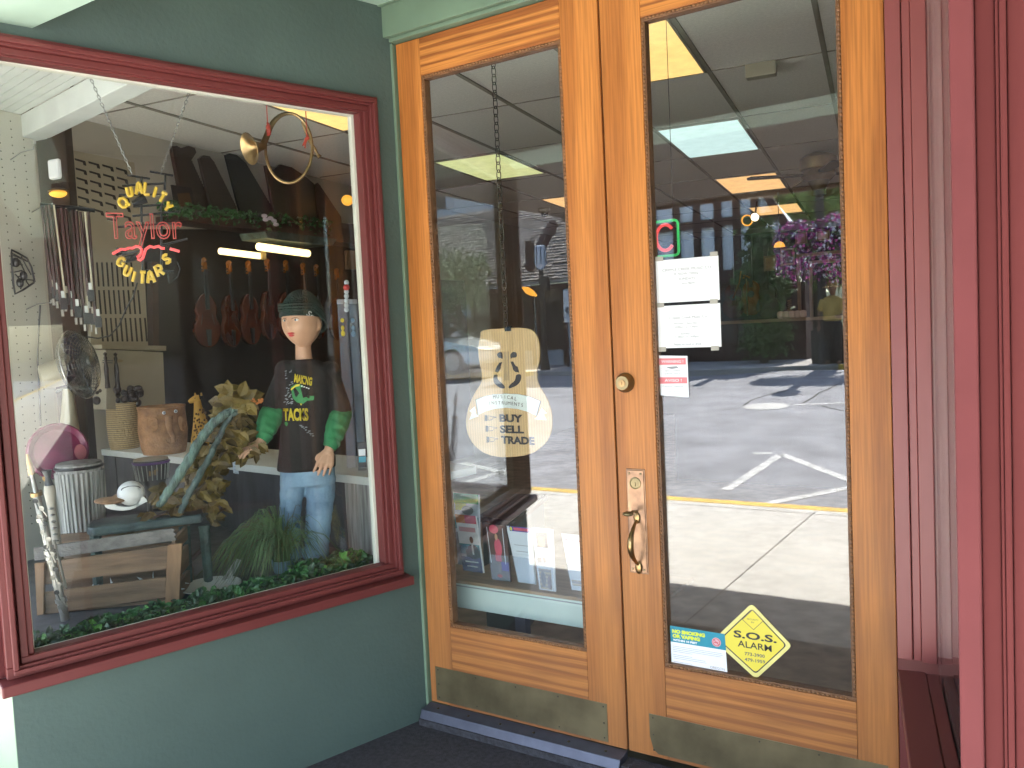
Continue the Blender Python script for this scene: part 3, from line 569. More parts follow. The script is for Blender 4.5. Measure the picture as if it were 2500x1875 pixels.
c = PY(1928, 777, 5.3); c.z = zt_; b = MB(); b.tube([c+Vector((.02*math.cos(a*1.3), .02*math.sin(a*1.3), .004+.0042*a)) for a in range(40)], .003, 5); tag(recentre(b.build('coil_spring', 'brass', smooth=True)), 'brass coil standing behind the pinkish pots', 'coil')
def guitar(c, X, N, L_, m, label, flip=1):
    """acoustic guitar hanging by its head: c = centre of body, X sideways, N facing, total length L_"""
    t = thing('acoustic_guitar', label, 'guitar', c, 'guitars hanging in the dark shop'); s = L_; b = MB(); pts = []
    for i in range(36):
        a = 2*PI*i/36; y = math.cos(a); r = (.145 - .028*math.cos(a)) + .012*math.cos(2*a) ; wx = math.sin(a)*(r*(1-.22*math.exp(-((y-.18)/.25)**2)))
        pts.append(c + X*wx*s*1.15 + UZ*y*.235*s)
    b.prism([p-N*.04*s for p in pts], N*.08*s); bo = b.build('body', m, t, bevel=.006)
    MB().lathe(c+UZ*.05*s+N*.041*s, [(.045*s, 0), (.045*s, .002), (0, .002)], 20, (X, UZ, N)).build('sound_hole', 'black', bo)
    MB().box(c+UZ*.40*s+N*.045*s, (.05*s, .02, .52*s), (X, N, UZ)).build('neck', 'dark_wood', t); MB().box(c+UZ*.74*s+N*.04*s, (.07*s, .018, .16*s), (X, N, UZ)).build('headstock', 'dark_wood', t)
for k, (x, y) in enumerate(((1792, 735), (1836, 727), (1875, 735))):
    guitar(PY(x, y, 8.2), X_, -Y_, .95, ('violin', 'violin_amber', 'dark_wood')[k], ('reddish guitar hanging left of two others on the far wall', 'amber guitar hanging between two others on the far wall', 'dark guitar hanging right of two others on the far wall')[k])
b = MB(); b.tube([PY(1809, 662, 6.0), PY(1805, 690, 6.0), PY(1790, 728, 6.0)], .008, 6); tag(recentre(b.build('wooden_flute', 'violin_amber')), 'thin orange wooden stick hanging upright deep in the shop', 'flute')
c = PY(1822, 678, 6.2); t = thing('table_lamp', 'small amber lamp glowing beside the hanging orange stick', 'lamp', c-UZ*.4); b = MB()
for k in range(5): b.ball(c+Vector((.03*math.cos(k*1.3), .03*math.sin(k*1.3), .012*(k % 3))), (.013, .013, .009), 6)
b.build('bulb_cluster', 'violin_amber', t); MB().tube([c-UZ*.01, c-UZ*.4], .008, 6).build('stem', 'brass_old', t)
c = PY(1180, 705, 5.6); b = MB()      # amber shade seen left
t = thing('amber_lamp', 'glowing amber glass lamp behind the chain of the guitar sign', 'lamp', c-UZ*.3)
a_, e_ = PY(1276, 702, 5.6), PY(1310, 722, 5.6); b.tube([a_, a_.lerp(e_, .35), a_.lerp(e_, .7), e_], [.012, .04, .034, .012], 10); b.build('shade', 'amber', t, smooth=True)
MB().tube([a_.lerp(e_, .8), a_.lerp(e_, .8)-UZ*.55], .012, 6).build('stand', 'brass_old', t)
# ---- neon C in a green border close behind the right door
YN = .20; t = thing('neon_letter_sign', 'red neon letter C in a green neon border behind the right door', 'neon sign', (PY(1620, 600, YN).x, YN, 1.8))
x1, x0 = PY(1656, 580, YN).x, PY(1656, 580, YN).x-.24; z1, z0 = PY(1656, 536, YN).z, PY(1656, 622, YN).z; r_ = .012
pts = [(x0, YN, z1), (x1-r_, YN, z1), (x1-r_*.3, YN, z1-r_*.3), (x1, YN, z1-r_), (x1, YN, z0+r_), (x1-r_*.3, YN, z0+r_*.3), (x1-r_, YN, z0), (x0, YN, z0), (x0-.0, YN, z1)]
MB().tube(pts, .0048, 8, cap=True).build('border', 'neon_green', t, smooth=True)
cc = PY(1624, 580, YN); rz = (z1-z0)*.37; b = MB(); b.tube([cc+Vector((math.cos(a)*rz*.74, 0, math.sin(a)*rz)) for a in [R(40+ (280)*i/24) for i in range(25)]], .0062, 8); b.build('letter_C', 'neon_red_lit', t, smooth=True)
b = MB()
for x in (x0+.02, x1-.02): b.tube([(x, YN+.01, z1), (x, YN+.01, CZ)], .0012, 4)
b.build('hanging_wire', 'chain_dark', t)
# ---- paper notices and stickers on the glass of the right door
YG = GY-.0016
def quadpx(b, px, Y, th=.0006):
    pts = [PY(x, y, Y) for x, y in px]; return b.prism(pts, (0, th, 0))
def onglass(x, y, Y=YG): return PY(x, y, Y)
YB = GY+.0062
t = thing('opening_notice', 'upper white paper notice about being open Sundays', 'notice', onglass(1678, 740)); b = MB(); q = [(1599.5, 637), (1753.5, 623.5), (1757.5, 732), (1602.5, 740.5)]
quadpx(b, q, GY-.0009); b.build('sheet', 'paper', t)
def lines(t, rows, m='ink_soft'):
    for s, x0, y0, x1, y1, h in rows:
        a, c = onglass(x0, y0, GY-.0014), onglass(x1, y1, GY-.0014); ww = (c-a).length
        o = text(s, 'lettering', m, t, (a+c)/2, h, c-a, UZ, .00015); bx = [v.co.x for v in o.data.vertices]; cur_w = max(bx)-min(bx)
        if cur_w > 1e-6: 
            mid = ((a+c)/2 - parent_loc(t)).x; f = abs(c.x-a.x)/cur_w
            for v in o.data.vertices: v.co.x = mid+(v.co.x-(max(bx)+min(bx))/2)*f
lines(t, [('CRIPPLE CREEK MUSIC CO.', 1617, 661, 1738, 652, .0125), ('IS NOW OPEN', 1646, 669, 1704, 667, .0115), ('SUNDAYS', 1657, 681, 1697, 679, .0115), ('11am-4pm', 1657, 692, 1696, 690, .0115)])
t = thing('hours_notice', 'lower white paper notice listing weekday and Sunday hours', 'notice', onglass(1680, 850)); b = MB()
quadpx(b, [(1603, 748), (1758, 739.5), (1761.5, 846.5), (1608, 850.5)], GY-.0009); b.build('sheet', 'paper', t)
lines(t, [('Cripple Creek Music Co.', 1634, 777, 1727, 772, .0125), ('Monday - Saturday', 1646, 790, 1702, 788, .009), ('10:00am  to  5:30pm', 1647, 799, 1704, 797, .009), ('Sunday', 1662, 815, 1684, 814, .009), ('11:00am  to  4:00pm', 1649, 823, 1706, 821, .009), ('Please no food or drink', 1645, 841, 1713, 839, .009)])
a, c = onglass(1645, 844, GY-.0013), onglass(1713, 842, GY-.0013); MB().tube([a, c], .0003, 4).build('underline', 'ink_soft', t)
for k, (x, y) in enumerate(((1610, 632), (1743, 620), (1612, 745), (1743, 736), (1617, 853), (1746, 850))):
    tag(recentre(quadpx(MB(), [(x-10, y-5), (x+9, y-6), (x+9, y+5), (x-10, y+6)], GY-.0022, .0004).build('tape_piece', 'tape')), ('left tape piece above the upper notice', 'right tape piece above the upper notice', 'left tape piece between the two notices', 'right tape piece between the two notices', 'left tape piece under the lower notice', 'right tape piece under the lower notice')[k], 'tape', 'tape on the paper notices')
t = thing('warning_sticker', 'small red and white warning sticker below the paper notices', 'sticker', onglass(1640, 960)); b = MB()
quadpx(b, [(1609, 868), (1678, 869), (1682, 970), (1613, 965)], GY-.0009); b.build('sheet', 'paper', t)
quadpx(MB(), [(1609.5, 875), (1674, 874), (1674.5, 890), (1610, 891)], GY-.0013).build('red_band', 'red_pale', t); quadpx(MB(), [(1610.5, 921), (1677, 921), (1678, 936), (1611, 937)], GY-.0013).build('red_band', 'red_pale', t)
lines(t, [('WARNING !', 1615, 883, 1668, 883, .013), ], 'paper'); lines(t, [('AVISO !', 1623, 929, 1664, 929, .013)], 'paper')
lines(t, [('VIDEO CAMERA', 1622, 906, 1661, 905, .007), ('SURVEILLANCE', 1622, 913, 1661, 912, .007), ('Cameras Vigilando', 1618, 943, 1669, 943, .007), ('Toda Persona', 1628, 955, 1660, 955, .006), ('Todo el Tiempo', 1628, 961, 1661, 961, .006)])
quadpx(MB(), [(1626, 896), (1652, 894), (1657, 898), (1640, 901), (1632, 899)], GY-.0013).build('camera_mark', 'ink_soft', t)
# alarm diamond and smoking notice, measured from the photograph
al = [(1835, 1473), (1934, 1577), (1846, 1658), (1741, 1562)]
def rounded(px, r, k=4):
    out = []; n = len(px)
    for i, p in enumerate(px):
        p = Vector(p); a = (Vector(px[i-1])-p).normalized()*r; c = (Vector(px[(i+1) % n])-p).normalized()*r
        for j in range(k+1):
            f = j/k; out.append((p+a*(1-f)**2+c*f**2))
    return [(v.x, v.y) for v in out]
def inset(px, f): cx_ = sum(p[0] for p in px)/len(px); cy_ = sum(p[1] for p in px)/len(px); return [(cx_+(x-cx_)*f, cy_+(y-cy_)*f) for x, y in px]
t = thing('alarm_sign', 'yellow diamond alarm sign at the bottom of the right door glass', 'sign', onglass(1840, 1658))
quadpx(MB(), rounded(al, 12), GY-.0012, .0009).build('plate', 'sticker_yellow_pale', t)
quadpx(MB(), rounded(inset(al, .865), 9), GY-.0016, .0003).build('border_line', 'ink', t); quadpx(MB(), rounded(inset(al, .825), 9), GY-.0020, .0003).build('field', 'sticker_yellow', t)
sd2 = inset(al, .27); cx_, cy_ = 1838-1839.0, 1514-1567.5; sd2 = [(x+cx_, y+cy_) for x, y in sd2]
quadpx(MB(), sd2, GY-.0023, .0002).build('small_diamond', 'brass_old', t); quadpx(MB(), inset(sd2, .92), GY-.0026, .0002).build('small_field', 'sticker_yellow', t)
def lettering(t, s, x0, y0, x1, y1, h, m, bold=0, Y=GY-.0029):
    a, c = onglass(x0, y0, Y), onglass(x1, y1, Y); o = text(s, 'lettering', m, t, (a+c)/2, h, c-a, UZ, .00015, bold); bx = [v.co.x for v in o.data.vertices]; f = abs(c.x-a.x)/(max(bx)-min(bx)); mid = ((a+c)/2-parent_loc(t)).x
    sl_ = (c.z-a.z)/(c.x-a.x)
    for v in o.data.vertices: v.co.x = mid+(v.co.x-(max(bx)+min(bx))/2)*f
    return o
lettering(t, 'S.O.S.', 1791, 1548, 1896, 1562, .032, 'ink', .0009); lettering(t, 'ALARM', 1801, 1571, 1884, 1585, .030, 'ink', .0003)
lettering(t, '773-3900', 1818, 1596, 1867, 1603, .015, 'ink_mid', .0002); lettering(t, '479-1959', 1818, 1610, 1868, 1617, .015, 'ink_mid', .0002)
lettering(t, 'SECURITY', 1824, 1511, 1852, 1515, .007, 'brass_old', 0); lettering(t, 'BY', 1834, 1519, 1842, 1521, .007, 'brass_old', 0)
t = thing('no_smoking_notice', 'blue and white no smoking notice overlapping the yellow alarm sign', 'notice', onglass(1700, 1644)); o_ = GY-.0034
quadpx(MB(), [(1635.5, 1527), (1769, 1548), (1776, 1643.5), (1639.5, 1618)], o_, .0003).build('sheet', 'paper', t); quadpx(MB(), [(1635.5, 1527), (1769, 1548), (1772.5, 1588), (1637.3, 1566)], o_-.0004, .0003).build('blue_band', 'teal', t)
lettering(t, 'NO SMOKING', 1641, 1541, 1721, 1552, .016, 'lime', .0011, o_-.0007); lettering(t, 'OR VAPING', 1642, 1552, 1709, 1562, .016, 'lime', .0011, o_-.0007); lettering(t, 'WITHIN 10 FEET', 1643, 1562, 1702, 1571, .009, 'paper', .0004, o_-.0007)
for k in range(9):
    y = 1577+k*4.2+(k > 3)*4+(k > 6)*4; x1_ = (1762, 1764, 1760, 1690, 1690, 1722, 1725, 1690, 1692)[k]
    a, c = onglass(1643+k*.3, y, o_-.0006), onglass(x1_, y+(x1_-1643)*.16, o_-.0006); MB().tube([a, c], .00055, 4).build('text_line', 'ink_soft', t)
text('OREGON', 'lettering', 'ink_soft', t, onglass(1752, 1632, o_-.0006), .012, (1, 0, 0), UZ, .0001)
c = onglass(1749, 1568, o_-.0008); b = MB(); b.lathe(c, [(.0155, 0), (.0155, .0003), (0, .0003)], 28, (X_, UZ, -Y_)); b.build('badge', 'pink_pale', t); b = MB()
b.tube([c-Y_*.0006+Vector((math.cos(a)*.0118, 0, math.sin(a)*.0118)) for a in [2*PI*i/24 for i in range(24)]], .0011, 5, close=True); b.tube([c+Vector((-.008, -.0006, .008)), c+Vector((.008, -.0006, -.008))], .0011, 5); b.tube([c+Vector((-.008, -.0004, -.001)), c+Vector((.007, -.0004, -.001))], .0014, 5); b.build('badge_ring', 'red_flat', t)
# ---- hanging guitar-shaped sign behind the left door glass
YS = .135
def S3(x, y, o=0): return PY(x, y, YS-o)
half = [(1212, 800.5), (1180, 803), (1172, 822), (1167.5, 848), (1168, 872), (1172, 892), (1176, 915), (1174, 935), (1163, 952), (1150, 977), (1140, 1007), (1137.5, 1040), (1145, 1068), (1162, 1092), (1186, 1108), (1215, 1115.5), (1240, 1116)]
other = [(1270, 1114), (1302, 1105), (1328, 1085), (1343, 1060), (1347.5, 1030), (1344, 1000), (1333, 970), (1318, 945), (1311, 925), (1311, 903), (1316, 880), (1317, 853), (1313, 828), (1302, 808), (1280, 801), (1245, 800.5)]
from mathutils.geometry import interpolate_bezier
def smooth_px(px, k=3):
    n = len(px); out = []
    for i in range(n):
        p0, p1, p2, p3 = [Vector((*px[(i+j) % n], 0)) for j in (-1, 0, 1, 2)]
        for f in range(k):
            t_ = f/k; out.append(tuple((.5*((2*p1)+(-p0+p2)*t_+(2*p0-5*p1+4*p2-p3)*t_*t_+(-p0+3*p1-3*p2+p3)*t_**3))[:2]))
    return out
outline = smooth_px([(1180, 806)]+half[2:]+other)
t = thing('guitar_sign', 'guitar body shaped wooden sign reading musical instruments buy sell trade', 'sign', S3(1240, 1116))
b = MB(); b.prism([S3(x, y) for x, y in outline], (0, .009, 0)); b.build('board', 'spruce', t, bevel=.002)
def dark(px, m, nm, o=.0012, th=.001): b = MB(); b.prism([S3(x, y, o) for x, y in px], (0, th, 0)); return b.build(nm, m, t)
def ZG(x, y): return (1100+x*.2411, 760+y*.2411)   # detail crop of the photograph
for s_ in (0, 1):
    L_ = (lambda px: [ZG(1142-x+(y-600)*.03, y) for x, y in px]) if s_ else (lambda px: [ZG(x, y) for x, y in px])
    dark(smooth_px([ZG(*p) for p in ((470, 440), (490, 415), (520, 420), (525, 480), (505, 470), (490, 472))] if not s_ else [ZG(*p) for p in ((610, 480), (605, 440), (630, 412), (665, 420), (668, 460), (640, 470), (625, 468))]), 'ink', 'lyre_mark')
    dark(([ZG(*p) for p in ((495, 520), (523, 515), (505, 560), (508, 575), (480, 622), (448, 610), (460, 580), (470, 555))] if not s_ else [ZG(*p) for p in ((607, 510), (632, 508), (655, 550), (678, 560), (694, 620), (655, 615), (632, 590), (625, 560))]), 'ink', 'lyre_mark')
    dark(smooth_px([ZG(*p) for p in ((440, 645), (474, 645), (478, 690), (540, 750), (545, 780), (500, 775), (445, 730), (432, 690))] if not s_ else [ZG(*p) for p in ((665, 645), (710, 642), (708, 700), (670, 750), (600, 780), (588, 765), (610, 735), (650, 700))]), 'ink', 'lyre_mark')
for x in (543, 555, 570, 587): b = MB(); b.tube([S3(*ZG(x, 412), .001), S3(*ZG(x+3, 700), .001)], .0007, 5); b.build('string', 'ink_mid', t)
top = [(250, 895), (330, 862), (430, 840), (560, 832), (690, 838), (800, 862), (915, 910)]; bot = [(875, 1060), (790, 1020), (680, 990), (560, 978), (440, 990), (350, 1015), (275, 1050)]
dark([ZG(*p) for p in ((245, 962), (190, 1008), (215, 1030), (190, 1100), (285, 1062), (260, 1040))], 'banner', 'banner_tail', .0011); dark([ZG(*p) for p in ((920, 975), (975, 1030), (945, 1045), (972, 1103), (850, 1090), (880, 1060))], 'banner', 'banner_tail', .0011)
dark([ZG(*p) for p in top+bot], 'ink_mid', 'banner_outline', .0013); dark(inset([ZG(*p) for p in top+bot], .975), 'banner', 'banner', .0020)
def sign_text(s, x0, y0, x1, y1, h, m, bold=0, o=.0030):
    a, c = S3(*ZG(x0, y0), o), S3(*ZG(x1, y1), o); ob = text(s, 'lettering', m, t, (a+c)/2, h, (c-a), UZ, .0002, bold); bx = [v.co.x for v in ob.data.vertices]; f = abs(c.x-a.x)/(max(bx)-min(bx)); mid = ((a+c)/2-parent_loc(t)).x
    for v in ob.data.vertices: v.co.x = mid+(v.co.x-(max(bx)+min(bx))/2)*f
def arc_text(s, x0, x1, yc, sag, h, m, o=.0030):
    for i, ch in enumerate(s):
        f = (i+.5)/len(s); x = x0+(x1-x0)*f; y = yc+sag*(2*f-1)**2+22*(f-.5)
        p = S3(*ZG(x, y), o); q = S3(*ZG(x+10, y+(sag*4*(2*f-1)/(x1-x0)+22/(x1-x0))*10), o)
        if ch != ' ': text(ch, 'lettering', m, t, p, h, q-p, (Vector(q-p).cross(Vector((0, -1, 0)))*-1) if False else Vector((-(q-p).z, 0, (q-p).x)), .0002)
arc_text('MUSICAL', 425, 675, 868, 14, .0195, 'red_brown'); arc_text('INSTRUMENTS', 380, 740, 930, 14, .019, 'red_brown')
sign_text('BUY', 495, 1085, 730, 1092, .040, 'ink', .0018); sign_text('SELL', 500, 1198, 742, 1202, .040, 'ink', .0018); sign_text('TRADE', 512, 1305, 850, 1318, .040, 'ink', .0018)
for k, yy in enumerate((1080, 1188, 1298)):
    xo = 345+k*9
    dark([ZG(*p) for p in ((xo, yy-32), (xo+28, yy-26), (xo+28, yy+30), (xo, yy+32))], 'ink', 'pointing_hand_cuff')
    dark([ZG(*p) for p in ((xo+34, yy-24), (xo+62, yy-20), (xo+118, yy-10), (xo+118, yy-2), (xo+75, yy+2), (xo+84, yy+12), (xo+66, yy+24), (xo+34, yy+26))], 'ink_mid', 'pointing_hand')
    dark([ZG(*p) for p in ((xo+38, yy-18), (xo+60, yy-14), (xo+108, yy-7), (xo+72, yy-2), (xo+78, yy+10), (xo+62, yy+18), (xo+38, yy+20))], 'spruce', 'pointing_hand_fill', .002)
dark([(1231, 797), (1246, 796), (1247, 808), (1232, 809)], 'car_dark', 'hanger_clip', .004, .014)
ch = thing('sign_chain', 'black oval link chain hanging from the ceiling behind the left door', 'chain', S3(1222, 800))
p0, p1 = PY(1204, 120, YS), PY(1222, 640, YS); p0.z = CZ; p1 = PY(1236, 800, YS); n_l = 46; L_ = (p1-p0)/n_l; 
pf = PY(1206, 150, YS); top_ = Vector((pf.x-.004, YS, CZ))
b0 = None
for i in range(n_l):
    c = top_.lerp(p1, (i+.5)/n_l); ll = (p1-top_).length/n_l*.68; ww = .0085 if i % 2 == 0 else .004; dr2 = X_ if i % 2 == 0 else (X_*.35+Y_*.93).normalized(); wv_ = .009
    b = MB(); b.tube([c+dr2*wv_*math.cos(a)+UZ*(ll*math.sin(a)+.0*a) for a in [2*PI*j/16 for j in range(16)]], .0019, 6, close=True); b.build('link', 'chain_dark', ch, smooth=True)
# ---- low brochure shelf just inside the left door
YL = .17; zs = (PY(1117, 1406, YL).z+PY(1425, 1471, YL).z)/2; zp = (PY(1120, 1478, YL).z+PY(1430, 1541, YL).z)/2
t = thing('brochure_shelf', 'low wooden topped shelf with pale front board inside the left door', 'shelf', (.5, YL, 0))
MB().bb(.02, .92, YL-.004, YL+.42, zs-.014, zs).build('top_board', 'shelf_wood', t, bevel=.003); MB().bb(.02, .92, YL, YL+.02, zp, zs-.0145).build('front_board', 'pale_case', t, bevel=.003)
MB().bb(.02, .92, YL-.004, YL+.0, zs-.026, zs-.0225).build('front_groove', 'ink_soft', t); MB().bb(.25, .30, YL+.1, YL+.14, 0, zp+.04).build('leg', 'aluminium', t); MB().bb(.80, .84, YL+.1, YL+.14, 0, zp+.04).build('leg', 'aluminium', t)
def Z2(x, y): return (1080+x*.2411, 1160+y*.2411)
def brochure(label, base, topp, Yb, m, bits, depth=.028, lean=.07):
    """base/top: crop corners left,right; the leaflet leans back in a clear holder"""
    bl, br = [PY(*Z2(*p), Yb) for p in base]; bl.z = br.z = zs+.002; tl, tr = [PY(*Z2(*p), Yb+lean) for p in topp]; tr.z = tl.z = (tl.z+tr.z)/2
    t = thing('brochure', label, 'brochure', (bl+br)/2, 'brochures on the low shelf inside the left door'); n = (br-bl).cross(tl-bl).normalized(); n = n if n.y > 0 else -n
    b = MB(); b.prism([bl, br, tr, tl], n*.012); b.build('leaflet_stack', m, t)
    for k, (u0, v0, u1, v1, mm) in enumerate(bits):
        f = lambda u, v: bl.lerp(br, u).lerp(tl.lerp(tr, u), v)-n*(.0008+.0004*k)
        b = MB()
        if mm[0] == '*':
            mm = mm[1:]; cu_, cv_ = (u0+u1)/2, (v0+v1)/2; b.prism([f(cu_+(u1-u0)/2*math.cos(a), cv_+(v1-v0)/2*math.sin(a)) for a in [2*PI*i/18 for i in range(18)]], n*.0003)
        else: b.prism([f(u0, v0), f(u1, v0), f(u1, v1), f(u0, v1)], n*.0003)
        b.build('print', mm, t)
    b = MB(); e = n*-.004; b.prism([bl+e, br+e, br.lerp(tr, .45)+e, bl.lerp(tl, .45)+e], n*.0015); b.build('clear_holder', 'acrylic', t)
    return t
mat('cyan_p', (.08, .38, .45), .5, var=.3); mat('orange_p', (.75, .25, .06), .5, var=.3); mat('violet_p', (.06, .04, .32), .5, var=.2); mat('rose_p', (.70, .10, .16), .5, var=.2); mat('green_p', (.12, .55, .28), .5, var=.3); mat('cocoa_p', (.09, .035, .03), .5)
brochure('green topped leaflet standing behind the colourful concert leaflet', [(160, 930), (380, 950)], [(110, 185), (362, 190)], .36, 'paper_dim', [(0, .86, 1, 1, 'green_p'), (.05, .76, .5, .86, 'lime'), (.3, .70, .8, .83, '*ink_soft'), (0, .5, 1, .68, 'cyan_p')])
brochure('colourful concert leaflet with a man in a dark suit', [(215, 935), (412, 945)], [(128, 400), (335, 408)], .29, 'paper', [(0, .85, .45, 1, 'orange_p'), (.45, .85, 1, 1, 'rose_p'), (.1, .70, .9, .78, 'pink_pale'), (0, .3, 1, .48, 'cyan_p'), (0, 0, 1, .25, 'violet_p'), (.38, .22, .95, .48, '*ink'), (.3, .25, 1, .38, 'ink'), (.56, .5, .74, .62, '*skin_tan'), (.62, .3, .70, .48, 'paper'), (.2, .16, .85, .18, 'paper'), (.25, .08, .8, .10, 'paper')])
brochure('dark leaflet with a woman in a red dress and round badge', [(505, 1045), (690, 1060)], [(430, 500), (640, 512)], .23, 'cocoa_p', [(.18, .84, .62, 1, '*rose_p'), (.0, .0, 1, .06, 'black'), (.35, .42, .72, .76, '*rose_p'), (.42, .72, .56, .84, '*skin'), (.46, .12, .60, .44, 'skin_tan'), (.35, .34, .65, .46, 'rose_p'), (.62, .18, 1, .34, 'violet_p'), (.35, .05, .62, .11, '*red_flat'), (.08, .3, .11, .95, 'paper_dim'), (.84, .3, .87, .95, 'paper_dim')])
brochure('plain white leaflet with small red and blue heading', [(770, 1060), (940, 1085)], [(645, 512), (890, 535)], .24, 'paper_dim', [(.12, .91, .95, 1, 'violet_p'), (.3, .93, .9, .98, 'rose_p'), (.14, .92, .24, .99, '*lime'), (.2, .66, .85, .67, 'ink_soft'), (.25, .55, .8, .56, 'ink_soft'), (.1, .5, .95, .503, 'ink_soft')])
brochure('white leaflet with four small brown photographs', [(985, 1180), (1140, 1200)], [(905, 530), (1110, 545)], .19, 'paper', [(.15, .68, .75, .93, 'cocoa_p'), (.25, .7, .6, .86, 'orange_p'), (.1, .39, .35, .52, 'cocoa_p'), (.42, .39, .6, .52, 'cocoa_p'), (.1, .02, .85, .34, 'wicker'), (.2, .05, .5, .3, '*ink'), (.6, .02, .85, .24, '*cocoa_p')])
brochure('white letter sized sheet at the right end of the brochure shelf', [(1310, 1140), (1480, 1165)], [(1205, 590), (1430, 610)], .24, 'paper', [(.12, .88, .9, .9, 'rose_p'), (.1, .62, .9, .625, 'ink_soft'), (.1, .5, .9, .505, 'ink_soft'), (.1, .08, .9, .18, 'wicker')])
# black counter beyond the shelf
zc_ = .60; q = [Pz(*Z2(*p), zc_) for p in ((370, 400), (740, 185), (1045, 195), (690, 470))]
t = thing('black_counter', 'black topped narrow counter behind the brochures inside the left door', 'counter', (q[0].x, q[0].y, 0))
b = MB(); b.prism(q, (0, 0, -.035)); b.build('counter_top', 'black_gloss', t, bevel=.004); b = MB(); qi = [Vector(p)-UZ*.036 for p in q]; cc_ = sum(qi, Vector())/4; b.prism([cc_+(p-cc_)*.93 for p in qi], (0, 0, -.76)); b.build('body', 'black', t)
b = MB(); b.tube([q[2]-UZ*.017+Vector((.004, -.004, 0)), q[3]-UZ*.017+Vector((.004, -.004, 0))], .016, 4); b.build('edge_strip', 'red_brown', t)
# unseen dark bay added behind the side window, keeps bright sky out of reflections
t = thing('side_display', 'unseen dark display bay added behind the right side window', 'display', (2.6, -.6, .5))
MB().bb(2.75, 2.8, -1.25, .14, -.1, 2.9).build('back_panel', 'panel_brown', t); MB().bb(1.96, 2.749, -1.25, .139, 2.4, 2.45).build('bay_ceiling', 'panel_brown', t)
t = thing('right_street_front', 'unseen green street front wall run on to the right of the entrance', 'wall', (4, -1.3, 0)); MB().bb(xs[5]+.455, 45, YP+.02, YP+.12, ZF, 3.2).build('wall', 'green_trim', t)  # unseen wall, run on far right to darken window reflections
# ================================================================== THE DISPLAY WINDOW
ZD = .56
b = MB(); b.prism([Vector(p) for p in ((-.415, -1.39, ZD-.04), (-.10, -.11, ZD-.04), (-.12, .06, ZD-.04), (-2.9, .36, ZD-.04), (-2.7, -1.2, ZD-.04), (-2.4, -1.38, ZD-.04))], (0, 0, .04)); struct(b.build('display_floor', 'slate_board'))
# low partition with the white ledge
L0, L1 = Vector((-3.02, .335, 0)), Vector((-.075, .02, 0)); LD = (L1-L0).normalized(); LN = Vector((LD.y, -LD.x, 0)); ZL = .905
t = thing('ledge_partition', 'low dark grey panelled partition with white ledge behind the display', 'partition', (L0+L1)/2)
b = MB(); b.prism([L0+UZ*(ZL-.036), L1+UZ*(ZL-.036), L1-LN*.42+UZ*(ZL-.036), L0-LN*.42+UZ*(ZL-.036)], (0, 0, .036)); b.build('ledge', 'ledge_white', t, bevel=.003)
for k in range(7):
    f0, f1 = L0.lerp(L1, k/7+.001), L0.lerp(L1, (k+1)/7-.001); o = -.012-.003*(k % 2); b = MB(); b.prism([f0+LN*o, f1+LN*o, f1-LN*.03, f0-LN*.03], (0, 0, ZL-.037)); b.build('panel', 'slate_board' if k < 6 else 'grey_wood', t)
# pegboard side, post, beaded soffit, beam
PW = Vector((-1.83, -.45, 0)); pe = PW-UY*.95
t = thing('pegboard', 'cream perforated pegboard at the left end of the display', 'pegboard', (PW+pe)/2)
b = MB(); b.prism([PW+UZ*ZD, pe+UZ*ZD, pe-UX*.02+UZ*ZD, PW-UX*.02+UZ*ZD], (0, 0, 2.6-ZD)); b.build('board', 'pegboard', t)
b = MB()
for i in range(16):
    for j in range(52):
        c = PW-UY*(.05+i*.058)+UX*.0008+UZ*(2.56-j*.036)
        b.face([c+UY*.0035*math.cos(a)+UZ*.0035*math.sin(a) for a in [2*PI*k/6 for k in range(6)]])
b.build('holes', 'hole', t)['kind'] = 'stuff'
for k, (x, y, dx, dz) in enumerate(((46, 380, 36, -16), (98, 508, 30, -6), (85, 745, 40, -6))):
    c = Pp(x-20, y+10, PW, UX); e = Pp(x+dx, y+dz, PW+UX*.25, UX); tag(recentre(MB().tube([c, c.lerp(e, .5)+UZ*.01, e, e+UZ*.012], .0028, 6).build('peg_hook', 'chain_steel', smooth=True)), ('upper wire hook sticking out of the pegboard', 'middle wire hook beside the top of the bows', 'lower wire hook above the fan')[k], 'hook', 'wire hooks on the pegboard')
t = thing('wire_rack', 'black curved wire rack with note shapes hanging on pegboard', 'wire rack', Pp(60, 720, PW, UX)); b = MB()
def ZP(x, y): return (x*.217, 480+y*.217)
rk = [(130, 600), (210, 640), (300, 690), (350, 790), (385, 930), (380, 970), (260, 1050), (170, 1095), (150, 980), (135, 800), (130, 640)]
RO = PW+UX*.03
b.tube([Pp(*ZP(*p), RO, UX) for p in rk], .0045, 6, close=True); b.build('rim', 'black', t, smooth=True); b = MB()
for l in (((140, 640), (290, 720)), ((145, 700), (220, 720), (270, 830), (300, 960), (330, 1000)), ((150, 780), (240, 760)), ((160, 850), (250, 830)), ((170, 870), (260, 970), (230, 1040)), ((200, 900), (290, 880)), ((240, 680), (350, 880)), ((290, 930), (370, 940)), ((150, 660), (330, 740))): b.tube([Pp(*ZP(*p), RO, UX) for p in l], .003, 5)
b.build('wires', 'black', t); b = MB()
for x, y in ((265, 890), (225, 970), (180, 740)): b.ball(Pp(*ZP(x, y), RO, UX), (.016, .016, .022), 6)
b.build('note_head', 'black', t)
po = PW+UY*.03; q_ = Pp(160, 330, po, UY)
t = thing('dark_post', 'dark square post between pegboard and shop wall', 'post', po); b = MB(); x1_ = (Pp(160, 300, po, UY)-po).dot(UX); x0_ = (Pp(84, 300, po, UY)-po).dot(UX); x2_ = (Pp(116, 300, po, UY)-po).dot(UX)
